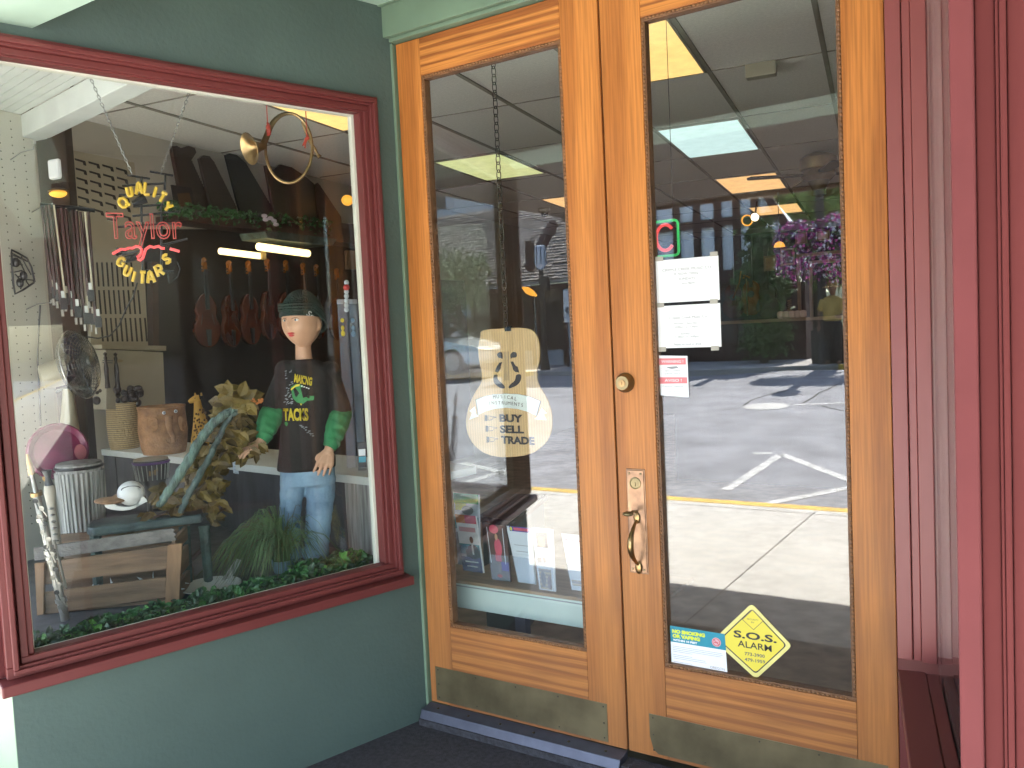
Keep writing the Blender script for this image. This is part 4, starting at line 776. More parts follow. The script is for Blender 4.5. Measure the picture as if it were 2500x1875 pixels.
b.prism([po+UX*x0_+UZ*ZD, po+UX*(x2_-.002)+UZ*ZD, po+UX*(x2_-.002)+UY*.035+UZ*ZD, po+UX*x0_+UY*.035+UZ*ZD], (0, 0, 2.56-ZD)); b.prism([po+UX*x2_-UY*.008+UZ*ZD, po+UX*x1_-UY*.008+UZ*ZD, po+UX*x1_+UY*.03+UZ*ZD, po+UX*x2_+UY*.03+UZ*ZD], (0, 0, 2.58-ZD)); b.build('post', 'dark_wood', t)
def onpost(x, y): return Pp(x, y, po-UY*.012, UY)
b = MB(); a, c = onpost(120, 391), onpost(150, 436); m_ = (a+c)/2; b.box(m_, (abs((c-a).dot(UX)), .03, abs(a.z-c.z)), (UX, UY, UZ)); tag(recentre(b.build('motion_sensor', 'white', bevel=.012)), 'white rounded sensor box on the dark post', 'sensor')
t = thing('amber_ceiling_lamp', 'amber glass light glowing below the white sensor box', 'lamp', onpost(146, 478)); c = onpost(146, 474); b = MB(); b.ball(c, (.045, .045, .016), 8); b.build('shade', 'amber', t, smooth=True); b = MB(); b.lathe(c+UZ*.012, [(.05, 0), (.03, .012), (0, .013)], 16); b.build('cap', 'brass_old', t, smooth=True)
# beaded soffit and beam
s0, s1 = Pz(62, 331, 2.5), Pz(345, 188, 2.5); s2, s3 = Pz(105, 345, 2.5), Pz(392, 214, 2.5); s1 = s0+(s1-s0)*1.15
SD = (s1-s0).normalized(); SN = Vector((SD.y, -SD.x, 0)); SN = SN if SN.y > 0 else -SN; wd_ = max(.10, (s2-s0).dot(SN))
t = thing('display_beam', 'cream painted beam at the edge of the display soffit', 'beam', s0)
b = MB(); e_ = s0-SD*.15; b.prism([e_, s1, s1+SN*wd_, e_+SN*wd_], (0, 0, .10)); b.build('beam_body', 'ledge_white', t, bevel=.004)
t = thing('beaded_soffit', 'cream grooved board ceiling at the street end of the display', 'soffit', s0-SN*.4)
b = MB(); so_ = 2.602; n_ = 26
for k in range(n_):
    o0, o1 = -.001-k*.042, -.001-k*.042-.038; A, B_ = e_+SD*0, s1
    b.prism([Vector((*(A+SN*o0).xy, so_)), Vector((*(B_+SN*o0).xy, so_)), Vector((*(B_+SN*o1).xy, so_)), Vector((*(A+SN*o1).xy, so_))], (0, 0, .012))
b.build('boards', 'ledge_white', t); b = MB(); b.prism([Vector((*(e_-SN*.0).xy, so_+.0125)), Vector((*s1.xy, so_+.0125)), Vector((*(s1-SN*1.1).xy, so_+.0125)), Vector((*(e_-SN*1.1).xy, so_+.0125))], (0, 0, .02)); b.build('backing', 'beige_panel', t)
# ---- things on the shop's left wall
def lwp(px, off, th, m, nm, parent=None, bevel=0):
    b = MB(); b.prism([LW(x, y, off) for x, y in px], UX*th); return b.build(nm, m, parent, bevel=bevel)
t = thing('stencil_board', 'beige board cut with rows of pistol shaped slots', 'board', LW(235, 580)); lwp([(172, 368), (322, 398), (345, 600), (345, 640), (225, 640), (186, 560)], .02, .02, 'beige_panel', 'board', t)
for r_ in range(6):
    for c_ in range(4):
        x, y = .217*(838+155*c_+9*r_), 120+.217*(1226+34*c_+106*r_); lwp([(x, y), (x+14, y+4), (x+26, y+7.5), (x+28, y+14), (x+28.5, y+19), (x+22, y+17), (x+20, y+10.5), (x+1, y+5)], .041, .0015, 'panel_brown', 'slot', t)
t = thing('slotted_board', 'beige board cut with three rows of long upright slots', 'board', LW(285, 860)); lwp([(222, 604), (344, 610), (356, 850), (215, 842)], .021, .022, 'beige_panel', 'board', t)
for r_, (y0, y1, n_) in enumerate(((740, 1012, 8), (1052, 1322, 9), (1365, 1630, 10))):
    for k in range(n_):
        x = 1080+55*k+r_*22; a = ZP(x, y0); c = ZP(x+20+ (4 if r_ else 0), y1); lwp([a, (a[0]+4.2, a[1]), (c[0]+4.2, c[1]), c], .0435, .0015, 'panel_brown', 'slot', t)
t = thing('wall_ledge', 'beige shelf strip under the slotted board', 'shelf', LW(290, 850)); lwp([(214, 843), (372, 846), (372, 858), (214, 854)], .02, .12, 'beige_panel', 'shelf_board', t)
t = thing('storage_box', 'pale beige printed box below the slotted board', 'box', LW(290, 945)); lwp([(224, 856), (364, 862), (370, 1000), (224, 1000)], .05, .12, 'beige_panel', 'carton', t)
lwp([(250, 879), (276, 880), (276, 882), (250, 881)], .171, .001, 'ink_mid', 'print', t); lwp([(250, 884), (275, 885), (275, 887), (250, 886)], .171, .001, 'ink_mid', 'print', t); lwp(smooth_px([(281, 880), (291, 877), (301, 881), (291, 885)]), .171, .001, 'cardboard', 'print', t)
for k, x in enumerate((263, 288)): t = thing('turned_stick', ('left', 'right')[k]+' of two thin brown turned sticks before the pale box', 'stick', LW(x, 948, .2), 'turned sticks before the pale box'); MB().lathe(LW(x, 948, .2), [(.016, 0), (.012, .05), (.014, .12), (.007, .16), (.011, .18), (.006, .19), (.012, .205), (0, .215)], 10).build('stick', 'dark_wood', t, smooth=True)
lwp([(345, 560), (985, 560), (985, 1150), (356, 1150)], .006, .012, 'panel_brown', 'wall_panelling'); o = bpy.data.objects['wall_panelling']; tag(recentre(o), 'very dark brown panelling behind the hanging violins', 'panelling')
lwp([(358, 640), (372, 640), (378, 1100), (362, 1100)], .02, .05, 'red_brown', 'wooden_upright'); tag(recentre(bpy.data.objects['wooden_upright']), 'reddish brown upright board left of the violins', 'board')
lwp([(380, 530), (900, 556), (900, 612), (600, 570), (380, 545)], .03, .20, 'red_brown', 'instrument_shelf'); tag(recentre(bpy.data.objects['instrument_shelf']), 'dark reddish shelf carrying ivy above the violins', 'shelf')
def C4(x, y): return (380+.3014*x, 340+.3014*y)
def teeth(a, c, n, d): 
    out = []
    for i in range(n):
        f = i/n; x, y = a[0]+(c[0]-a[0])*f, a[1]+(c[1]-a[1])*f; out += [(x, y), (x+d, y+ (c[1]-a[1])/n*.3)]
    return out
saws = [([(115, 70), (150, 55), (190, 75), (250, 55), (300, 75), (312, 110), (270, 175)]+teeth((270, 175), (430, 520), 15, 12)+[(420, 640), (240, 640), (190, 400)], 'leftmost dark saw shaped board with a notched edge on the shelf', 'dark_wood'),
 ([(335, 160), (370, 132), (420, 140), (450, 180)]+teeth((450, 180), (640, 560), 17, 10)+[(640, 680), (470, 660), (400, 420)], 'brown notched board second from the left on the shelf', 'dark_wood'),
 ([(552, 130), (580, 118), (640, 130), (710, 190)]+teeth((710, 190), (930, 560), 17, 8)+[(950, 720), (700, 690), (640, 480)], 'tall dark green notched board in the middle of the shelf', 'black'),
 ([(872, 215), (910, 215), (940, 260), (1000, 205), (1080, 225), (1180, 290), (1265, 360), (1290, 640), (1240, 740), (980, 720), (920, 480)], 'wide dark board behind the hanging horn hoop', 'dark_wood'),
 ([(1272, 370), (1300, 355)]+teeth((1310, 370), (1490, 640), 13, 10)+[(1500, 760), (1330, 745), (1290, 560)], 'rightmost brown notched board on the shelf', 'red_brown')]
for k, (px, lb, m_) in enumerate(saws):
    lwp([C4(*p) for p in px], .05+.03*(k % 2), .02, m_, 'notched_board'); tag(recentre(bpy.data.objects['notched_board' if k == 0 else 'notched_board.%03d' % k]), lb, 'board', 'notched boards on the high shelf')
lwp([C4(*p) for p in ((105, 60), (125, 60), (210, 370), (205, 520), (170, 400))], .04, .03, 'red_brown', 'wooden_strip'); tag(recentre(bpy.data.objects['wooden_strip']), 'reddish strip at the left edge of the notched boards', 'board')
b = MB()
for i in range(420):
    f = rnd.random(); x, y = 390+f*420, 505+f*45+rnd.uniform(-14, 12)+ (16 if rnd.random() < .12 else 0); p = LW(x, y, .24+rnd.uniform(0, .05)); b.leaf(p, (rnd.uniform(-1, 1), rnd.uniform(-1, 1), rnd.uniform(-.9, .5)), .028, .034)
tag(recentre(b.build('ivy_garland', 'ivy')), 'faint ivy garland along the high dark shelf', 'garland')
b = MB()
for x, y in ((880, 620), (930, 640), (960, 660), (975, 690), (890, 650)): p = LW(*C4(x, y), .30); b.ball(p, (.02, .025, .015), 5)
tag(recentre(b.build('pale_blossoms', 'petal_white')), 'small cluster of pale flowers in the high ivy', 'flowers')
t = thing('picture_card', 'small dark framed card left of the notched boards', 'card', LW(460, 500, .2)); lwp([C4(120, 370), C4(285, 395), C4(310, 560), C4(150, 540)], .12, .01, 'panel_brown', 'frame', t); lwp([C4(175, 440), C4(270, 432), C4(300, 545), C4(195, 545)], .132, .002, 'spot_brown', 'card', t)
def U2(p, q, off, r, m, nm, par): a, c = LW(*p, off), LW(*q, off); return MB().tube([a, c], r, 12).build(nm, m, par, smooth=True)
t = thing('tube_lamp', 'glowing double fluorescent lamp over the violins', 'lamp', LW(640, 610, .5)); U2((538, 613), (634, 625), .45, .022, 'tube_light', 'tube', t); U2((631, 602), (752, 619), .62, .026, 'tube_light', 'tube', t)
lwp([(584, 572), (630, 574), (764, 590), (752, 606), (632, 594), (590, 588)], .45, .22, 'verdigris_dark', 'reflector', t); b = MB(); b.box(LW(643, 618, .5), (.02, .03, .09)); b.build('bracket', 'brass_old', t)
# violins: one built with its parts, then copied
VC = LW(600, 780, .34)
def make_violin():
    t = thing('violin', 'x', 'violin', (0, 0, 0), 'violins hanging in a row'); Xv = UY; Nv = UX; pts = []
    for i in range(40):
        a = 2*PI*i/40; y = math.cos(a); r = .098-.016*y; wx = math.sin(a)*r*(1-.30*math.exp(-((y-.12)/.24)**2)); pts.append(Xv*wx+UZ*(y*.178))
    b = MB(); b.prism([p-Nv*.016 for p in pts], Nv*.034); bo = b.build('body', 'violin', t, bevel=.006)
    for s_ in (-1, 1): MB().tube([Xv*s_*.035+Nv*.0185+UZ*.04, Xv*s_*.042+Nv*.0185+UZ*.0, Xv*s_*.05+Nv*.0185-UZ*.03], .002, 4).build('sound_slot', 'black', bo)
    MB().box(Nv*.03+UZ*.20, (.024, .012, .26), (Xv, Nv, UZ)).build('neck', 'black', t)
    b = MB(); b.box(Nv*.02+UZ*.345, (.026, .026, .06), (Xv, Nv, UZ)); b.tube([Nv*(.02+.018*math.cos(a)*(1-a/14))+UZ*(.385+.018*math.sin(a)*(1-a/14)) for a in [i*.5 for i in range(20)]], .009, 7); sc_ = b.build('scroll', 'violin_amber', t, smooth=True)
    for s_ in (-1, 1):
        for z in (.33, .35): MB().tube([Xv*s_*.010+Nv*.02+UZ*z, Xv*s_*.036+Nv*.02+UZ*z], .0045, 6).build('tuning_peg', 'black', sc_)
    MB().prism([Nv*.019+UZ*-.06+Xv*-.018, Nv*.019+UZ*-.06+Xv*.018, Nv*.019+UZ*-.165+Xv*.01, Nv*.019+UZ*-.165-Xv*.01], Nv*.008).build('tailpiece', 'black', t)
    return t
vp = make_violin()
for k, (x, y) in enumerate(((493, 634), (552, 641), (600, 641), (645, 636), (692, 640), (733, 646), (766, 650), (817, 659))):
    v = vp if k == 0 else copy_tree(vp); top_ = LW(x, y, .34); v.location = top_-UZ*.395; v.rotation_euler.z = R((-14, 6, -5, 10, -8, 12, 4, -10)[k])
    v['label'] = ('leftmost dim violin hanging in the row', 'second violin from the left, dim reddish one', 'third violin from the left, below the left lamp tube', 'fourth violin, deep red, under the lamp bracket', 'fifth violin, amber, with a bright scroll under the long tube', 'sixth violin hanging just above the beanie', 'seventh violin hanging right above the mannequin head', 'rightmost violin hanging right of the beanie')[k]
t = thing('wall_thermostat', 'tan box on the wall right of the violins', 'box', LW(862, 640, .3)); lwp([(840, 612), (868, 613), (868, 658), (842, 658)], .30, .03, 'crate_post', 'case', t, bevel=.004)
c = LW(848, 489, .3); tag(recentre(MB().ball(c, (.05, .05, .045), 8).build('round_lamp', 'amber', smooth=True)), 'small round amber light at the upper right of the display', 'lamp')
# clear tubes (rain sticks) standing on the ledge by the right window edge
for k, (x, x2) in enumerate(((823, 848), (850, 872))):
    bz = Pz(x+8, 1128, ZL) if False else L0.lerp(L1, .84+.05*k)-LN*.22+UZ*ZL
    vv = V(bz); a = vv.px(x+13, 905); tp = vv.px((x+x2)/2, 742); b0_ = Vector((tp.x, tp.y, ZL)); t = thing('clear_tube', ('left', 'right')[k]+' of two tall clear plastic tubes at the window edge', 'tube', b0_, 'clear plastic tubes on the ledge'); r_ = (vv.px(x2, 800)-vv.px(x, 800)).length/2
    MB().lathe(b0_, [(r_, 0), (r_, tp.z-ZL), (r_*.9, tp.z-ZL)], 18, cap=True).build('tube', 'acrylic', t, smooth=True); MB().lathe(b0_+UZ*(tp.z-ZL), [(r_*1.05, 0), (r_*1.05, .02), (0, .021)], 18).build('cap', 'ink_soft', t)
    b = MB(); q = vv.px((x+x2)/2, 782, r_+.002); b.ball(q, (.012, .004, .010), 6); b.ball(q-UZ*.035, (.010, .004, .012), 6); b.ball(q-UZ*.06, (.013, .004, .014), 6); b.build('sticker_mark', 'print_yellow' if k == 0 else 'blue_pot', t)
vv = V(L0.lerp(L1, .88)-LN*.25+UZ*ZL); b = MB()
for k in range(7): b.ball(vv.px(846, 690+k*11), (.012, .012, .012), 6)
tag(recentre(b.build('bead_string', 'paper_dim', smooth=True)), 'string of white and dark beads above the clear tubes', 'beads')
q = vv.px(846, 702); tag(recentre(MB().ball(q+vv.n*.012, (.018, .012, .014), 6).build('red_bead', 'red_flat', smooth=True)), 'single red bead on the white bead string', 'bead')
t = thing('wooden_cabinet', 'brown wooden cabinet behind the mannequin right shoulder', 'cabinet', L0.lerp(L1, .9)-LN*.5)
c_ = L0.lerp(L1, .86)-LN*.55; b = MB(); b.box(c_+UZ*1.33, (.40, .2, .85), (LD, LN, UZ)); b.build('carcass', 'red_brown', t)
for z in (1.15, 1.38): MB().box(c_+LN*.12+UZ*z, (.41, .05, .03), (LD, LN, UZ)).build('shelf', 'shelf_wood', t)
t = thing('price_card', 'dark card with white and blue panel on the ledge by the window edge', 'card', L1); vv = V(L0.lerp(L1, .965)+LN*-.03+UZ*ZL)
b = MB(); b.prism([vv.px(*p) for p in ((872, 1080), (893, 1078), (896, 1140), (876, 1142))], vv.n*.006); b.build('card', 'ink', t); b = MB(); b.prism([vv.px(*p, .0065) for p in ((875, 1097), (892, 1096), (892, 1112), (876, 1113))], vv.n*.001); b.build('white_panel', 'paper', t); b = MB(); b.prism([vv.px(*p, .0065) for p in ((876, 1115), (893, 1114), (893, 1128), (876, 1129))], vv.n*.001); b.build('blue_panel', 'teal', t)
t = thing('paper_note', 'small handwritten paper note taped to the white ledge', 'note', L0.lerp(L1, .6)); vv = V(Pz(580, 1130, ZL)+LN*.02)
b = MB(); b.prism([vv.px(*p) for p in ((566, 1124), (594, 1128), (597, 1160), (570, 1155))], vv.n*.001); b.build('sheet', 'paper_dim', t)
for k in range(4): MB().tube([vv.px(571+k*.5, 1132+k*7, .002), vv.px(590-k*3, 1135+k*7, .002)], .0008, 4).build('pen_line', 'ink_mid', t)
# ---- things standing in the display
def at_floor(x, y, z=ZD): return V(Pz(x, y, z))
def Z6(x, y): return (40+.2773*x, 1100+.2773*y)
def Z7(x, y): return (380+.3134*x, 900+.3134*y)
def Z5(x, y): return (.2411*x, 780+.2411*y)
# crate
cA, cB = Pz(88, 1508, ZD), Pz(438, 1474, ZD); CD_ = (cB-cA).normalized(); CN = Vector((-CD_.y, CD_.x, 0)); CN = CN if CN.x < 0 else -CN
def cr(x, y, o=0): return Pp(x, y, cA+CN*o, CN)
t = thing('wooden_crate', 'old slatted wooden crate standing behind the ivy in the display', 'crate', (cA+cB)/2)
def slat(px, m, o=0, th=.012): b = MB(); b.prism([cr(x, y, o) for x, y in px], CN*th); return b.build('slat', m, t, bevel=.001)
slat([(81, 1338), (250, 1315), (420, 1290), (427, 1294), (423, 1299), (431, 1305), (425, 1310), (432, 1319), (260, 1344), (84, 1369)], 'grey_wood_h', -.002)
slat([(84, 1376), (410, 1333), (412, 1389), (250, 1407), (92, 1430)], 'crate_wood'); slat([(90, 1449), (230, 1431), (405, 1409), (405, 1458), (230, 1484), (94, 1502)], 'crate_wood')
for px in ([(409, 1331), (444, 1327), (437, 1469), (403, 1473)], [(84, 1376), (108, 1374), (106, 1500), (90, 1503)]): b = MB(); b.prism([cr(x, y, -.016) for x, y in px], CN*.014); b.build('corner_post', 'crate_post', t, bevel=.001)
for z0, z1 in ((.57, .63), (.65, .73), (.75, .80)): b = MB(); b.prism([Vector((*(cB+CN*.005).xy, z0)), Vector((*(cB+CN*.26).xy, z0)), Vector((*(cB+CN*.26).xy, z1)), Vector((*(cB+CN*.005).xy, z1))], CD_*-.012); b.build('slat', 'crate_wood', t); b = MB(); b.prism([Vector((*(cA+CN*.26).xy, z0)), Vector((*(cB+CN*.26).xy, z0)), Vector((*(cB+CN*.26).xy, z1)), Vector((*(cA+CN*.26).xy, z1))], CN*.012); b.build('slat', 'crate_wood', t)
b = MB(); b.prism([cA+CN*.02+UZ*.004, cB+CN*.02+UZ*.004, cB+CN*.25+UZ*.004, cA+CN*.25+UZ*.004], (0, 0, .01)); b.build('base', 'crate_wood', t)
b = MB()
for i in range(120):
    p = cA.lerp(cB, rnd.uniform(.25, .95))+CN*rnd.uniform(.03, .14)+UZ*rnd.uniform(.02, .055); d = CD_*rnd.uniform(-1, 1)+UZ*rnd.uniform(-.3, .5)+CN*rnd.uniform(-.5, .5); b.leaf(p, d, .010, .045)
tag(recentre(b.build('paper_shreds', 'plate')), 'pale shredded packing lying in the wooden crate', 'packing')
# tall clarinet leaning in front of the crate
def clarinet(px, t0, label, rr, top, mm='silver'):
    vv = at_floor(*px[-1]); vv.b = vv.b+vv.n*t0; n = len(px); pts = [vv.px(x, y, .05*(1-i/(n-1))) for i, (x, y) in enumerate(px)]; pts[-1].z = max(pts[-1].z, ZD+.002)
    t = thing('clarinet', label, 'clarinet', pts[-1]); A, B_ = pts[0], pts[-1]; d = (B_-A).normalized(); L_ = (B_-A).length; sd = vv.r
    MB().tube([A, A+d*L_*.12, A+d*L_*.13, A+d*L_], [rr*.5, rr*.7, rr, rr*1.15], 12).build('tube', mm, t, smooth=True)
    for f in (.13, .30, .52, .56, .86): MB().tube([A+d*L_*(f-.012), A+d*L_*(f+.012)], rr*1.5, 12).build('joint_ring', 'brass' if f < .2 else 'silver', t, smooth=True)
    for k in range(15):
        f = .17+k*.052; p = A+d*L_*f+vv.n*(rr+.006)+sd*(.005 if k % 2 else -.007); b = MB(); b.lathe(p, [(.0085, 0), (.0085, .003), (0, .0035)], 10, (sd, d, vv.n)); b.tube([p+vv.n*.002, p+d*.03+vv.n*.004+sd*rnd.uniform(-.012, .012)], .0022, 5); b.build('key', 'silver' if k % 3 else 'ebony', t, smooth=True)
    MB().tube([A, A-d*.035, A-d*.07], [rr*.9, rr*.75, rr*.35], 10).build('mouthpiece', top, t, smooth=True)
    MB().tube([A+d*L_*.45+sd*rr*1.6, A+d*L_*.78+sd*rr*1.8], rr*.35, 7).build('key_rod', 'silver', t, smooth=True)
clarinet([(78, 1158), (112, 1294), (134, 1394), (160, 1513)], .07, 'tall silver keyed clarinet leaning before the wooden crate', .0125, 'brass')
vv = at_floor(150, 1470, ZD); t = thing('wind_instrument', 'cream bell and keyed tube of a wind instrument behind the tall clarinet', 'wind instrument', vv.px(148, 1400)); p = [vv.px(x, y) for x, y in ((114, 1148), (120, 1185), (126, 1240), (134, 1290), (142, 1350))]
MB().tube([p[0], p[0].lerp(p[1], .5), p[1]], [.018, .010, .016], 12).build('mouthpiece', 'ebony', t, smooth=True); MB().tube([p[1], p[1].lerp(p[2], .3), p[2], p[3]], [.018, .021, .014, .016], 14).build('bell', 'skin_drum', t, smooth=True); MB().tube([p[3], p[4], Vector((p[4].x, p[4].y, ZD))], [.015, .016, .016], 12).build('tube', 'skin_drum', t, smooth=True)
for k in range(7): q = p[2].lerp(p[4], k/7)+vv.n*.02; MB().ball(q, (.010, .010, .005), 6).build('key', 'silver', t, smooth=True)
q = vv.px(112, 1168); MB().lathe(q, [(.012, 0), (.012, .003), (.008, .0031)], 14, (vv.r, UZ, vv.n)).build('ring', 'brass', t)
# magenta round drum / disc on a dark stand
vv = V(Pp(143, 1101, Vector((-1.34, 0, 0)), X_)); c = vv.px(143, 1101); rr = (vv.px(222, 1101)-vv.px(64, 1101)).length/2
t = thing('magenta_disc', 'large scuffed magenta disc leaning at the left of the display', 'disc', vv.b)
nn = (vv.n-UZ*-.15+vv.r*.2).normalized(); xx = UZ.cross(nn).normalized(); yy = nn.cross(xx)
MB().lathe(c, [(rr*.985, -.03), (rr, -.01), (rr*.98, .0), (rr*.93, .004), (rr*.78, -.008), (rr*.76, -.012), (rr*.4, -.006), (0, -.004)], 48, (xx, yy, nn)).build('disc', 'magenta', t, smooth=True)
MB().lathe(c+xx*rr*.68-yy*rr*.12+nn*.004, [(rr*.28, 0), (rr*.27, .004), (0, .005)], 24, (xx*.7, yy, nn)).build('pale_patch', 'magenta_pale', t, smooth=True)
MB().lathe(Vector((c.x, c.y, ZD))-vv.n*.05, [(.018, 0), (.018, c.z-rr-ZD+.06), (0, c.z-rr-ZD+.061)], 20).build('stand', 'black', t)
# electric fan
vv = V(c-vv.n*.34); t = thing('electric_fan', 'cream and chrome electric fan facing right on a tall stand', 'fan', Vector((vv.b.x, vv.b.y, ZD)))
def F5(x, y, o=0): return vv.px(*Z5(x, y), o)
hc = F5(800, 455); ax = (vv.r*.80+vv.n*.42+UZ*.16).normalized(); ex = UZ.cross(ax).normalized(); ey = ax.cross(ex); R_ = (F5(760, 130)-F5(880, 820)).length/2
MB().tube([F5(400, 590), F5(430, 585), F5(560, 545), F5(680, 520)], [.04, .056, .062, .060], 18).build('motor_housing', 'fan_cream', t, smooth=True)
MB().tube([F5(690, 700), F5(700, 1000), F5(700, 1100), Vector((*F5(700, 1100).xy, ZD))], [.022, .036, .042, .045], 14).build('stand', 'fan_cream', t, smooth=True)
MB().tube([F5(560, 735), F5(700, 690), F5(930, 700)], .009, 8).build('tilt_bar', 'fan_wire', t, smooth=True); MB().ball(F5(680, 770), .014, 8).build('knob', 'fan_wire', t, smooth=True)
b = MB()
for side in (-1, 1):
    for k in range(11):
        r_ = R_*(.16+.84*k/10); h = side*.055*math.sqrt(max(0, 1-(r_/R_)**2)); b.tube([hc+ex*math.cos(a)*r_+ey*math.sin(a)*r_+ax*h for a in [2*PI*i/32 for i in range(32)]], .0014, 4, close=True)
    for k in range(36):
        a = 2*PI*k/36; b.tube([hc+(ex*math.cos(a)+ey*math.sin(a))*R_*f+ax*side*.055*math.sqrt(1-f*f) for f in (.15, .5, .8, 1)], .0016, 4)
b.tube([hc+ex*math.cos(a)*R_+ey*math.sin(a)*R_ for a in [2*PI*i/40 for i in range(40)]], .005, 6, close=True); b.build('wire_guard', 'fan_wire', t, smooth=True)
MB().lathe(hc+ax*.05, [(.028, 0), (.028, .012), (0, .014)], 16, (ex, ey, ax)).build('hub_cap', 'fan_wire', t, smooth=True)
for k in range(4):
    a = k*PI/2+.3; u_ = ex*math.cos(a)+ey*math.sin(a); w_ = ax.cross(u_); b = MB(); b.prism([hc+u_*.02-w_*.01, hc+u_*R_*.5-w_*.045+ax*.02, hc+u_*R_*.85-w_*.04+ax*.02, hc+u_*R_*.85+w_*.04-ax*.02, hc+u_*R_*.5+w_*.045-ax*.02, hc+u_*.02+w_*.01], ax*.003); b.build('blade', 'aluminium', t)
b = MB(); b.tube([vv.px(*p, -.08) for p in ((98, 745), (95, 800), (92, 870), (96, 960), (99, 1040))], .004, 6); tag(recentre(b.build('power_cable', 'black', smooth=True)), 'dark cable hanging down in front of the pegboard', 'cable')
# baskets on the ledge
def on_ledge(x, y): return V(Pz(x, y, ZL))
def basket(x0, x1, yt, yb, m, label, bulge=1.04, back=0):
    v_ = on_ledge((x0+x1)/2, yb-4); v_.b = v_.b-v_.n*back; v_.b.z = ZL; r_ = (v_.px(x1, yb)-v_.px(x0, yb)).length/2; h = v_.px((x0+x1)/2, yt).z-ZL; t = thing('wicker_basket', label, 'basket', v_.b, 'baskets on the white ledge')
    MB().lathe(v_.b, [(r_*.90, 0), (r_*.97, h*.12), (r_*bulge, h*.5), (r_, h*.9), (r_*1.02, h), (r_*.94, h), (r_*.90, h*.3), (0, h*.28)], 32, cap=False).build('weave', m, t, smooth=True)
    b = MB(); b.tube([v_.b+UZ*h+Vector((math.cos(a), math.sin(a), 0))*r_*.99 for a in [2*PI*i/32 for i in range(32)]], .007, 6, close=True); b.build('rim', m, t, smooth=True); return t, v_, r_, h
basket(228, 282, 986, 1092, 'cardboard', 'plain tan basket at the left end of three on the ledge', 1.0, .03)
basket(266, 345, 984, 1098, 'wicker_pale', 'open woven wicker basket between the tan one and the elephant one')
t, v_, r_, h = basket(344, 460, 992, 1107, 'coconut', 'round basket with a carved elephant face and white eyes', 1.06, -.05)
def bk(x, y, o=.0): return v_.px(x, y, r_*.98+o)
for x, y in ((400, 1008), (429, 1004)): MB().ball(bk(x, y), (.010, .010, .010), 8).build('eye', 'white', t, smooth=True); MB().ball(bk(x+.5, y, .010), (.005, .003, .005), 6).build('pupil', 'ink', t, smooth=True)
pts = [(412, 1015), (412, 1035), (416, 1052), (423, 1066), (424, 1078), (416, 1085), (406, 1082), (402, 1074)]; MB().tube([bk(x, y, .004) for x, y in pts], [.022, .020, .017, .014, .012, .010, .009, .007], 10).build('trunk', 'coconut', t, smooth=True)
for pts in ([(362, 1020), (384, 1022), (388, 1040), (378, 1055), (366, 1050), (358, 1035)], [(436, 1018), (452, 1020), (456, 1040), (446, 1052), (437, 1040)]):
    b = MB(); b.prism([bk(x, y, -.03 if abs(x-410) > 40 else 0) for x, y in smooth_px(pts)], v_.n*.012); b.build('ear', 'coconut', t, bevel=.003)
b = MB()
v_ = on_ledge(300, 1096)
for i in range(64): b.ball(v_.px(rnd.uniform(232, 348), rnd.uniform(950, 984)-6*math.exp(-((i % 9)/3)**2), rnd.uniform(-.05, .04)), (rnd.uniform(.02, .035), rnd.uniform(.02, .03), rnd.uniform(.015, .028)), 7)
tag(recentre(b.build('dried_gourds', 'dark_wood', smooth=True)), 'heap of dark dried gourds on top of the baskets', 'gourds')
# spotted animal figurine
v_ = V(Pz(488, 1106, ZL)); v_.b.z = ZL; t = thing('spotted_figurine', 'yellow spotted giraffe figurine standing on the ledge', 'figurine', v_.b)
def fg(x, y, o=0): return v_.px(x, y, o)
b = MB(); b.tube([Vector((*fg(488, 1100).xy, ZL+.001)), fg(489, 1075), fg(491, 1045), fg(487, 1015), fg(483, 992), fg(481, 976)], [.045, .050, .046, .032, .022, .018], 14); b.tube([fg(487, 972), fg(478, 974), fg(466, 979), fg(461, 982)], [.020, .022, .015, .010], 10)
for x in (477, 492): b.tube([fg(x, 966), fg(x-1, 959)], [.006, .004], 6)
bo = b.build('body', 'fur_yellow', t, smooth=True); b = MB()
for i in range(60):
    x, y = rnd.uniform(470, 508), rnd.uniform(998, 1096); r0 = .032+.018*(y-998)/98; dx = (fg(x, y)-fg(489, y)).dot(v_.r)
    if abs(dx) < r0*.9: q = fg(489, y)+v_.r*dx+v_.n*(math.sqrt(max(0, r0*r0-dx*dx))*1.02); b.ball(q, (.0055, .0055, .007), 4)
b.build('spots', 'spot_brown', bo)
for x, y in ((470, 974),): MB().ball(fg(x+6, y-2, .019), .0035, 5).build('eye', 'ink', t)
# drums
def drum(x0, x1, yt, yb, label, prof, m, top, band):
    v_ = at_floor((x0+x1)/2, yb); r_ = (v_.px(x1, yt)-v_.px(x0, yt)).length/2; h = v_.px((x0+x1)/2, yt).z-ZD; t = thing('hand_drum', label, 'drum', v_.b)
    MB().lathe(v_.b, [(r_*a, h*c_) for a, c_ in prof], 36).build('shell', m, t, smooth=True, edge=30); MB().lathe(v_.b+UZ*h*1.0, [(r_*1.0, .001), (r_*.97, .007), (r_*.9, .009), (0, .010)], 36).build('drum_skin', top, t, smooth=True); MB().tube([v_.b+UZ*(h-.012)+Vector((math.cos(a), math.sin(a), 0))*r_*1.01 for a in [2*PI*i/32 for i in range(32)]], .007, 6, close=True).build('hoop', band, t, smooth=True); return t, v_, r_, h
t, v_, r_, h = drum(157, 272, 1130, 1412, 'tall grey weathered drum with upright slats and a flat skin', [(.80, 0), (.86, .3), (.95, .8), (1, 1)], 'grey_wood', 'grey_wood_h', 'black')
b = MB()
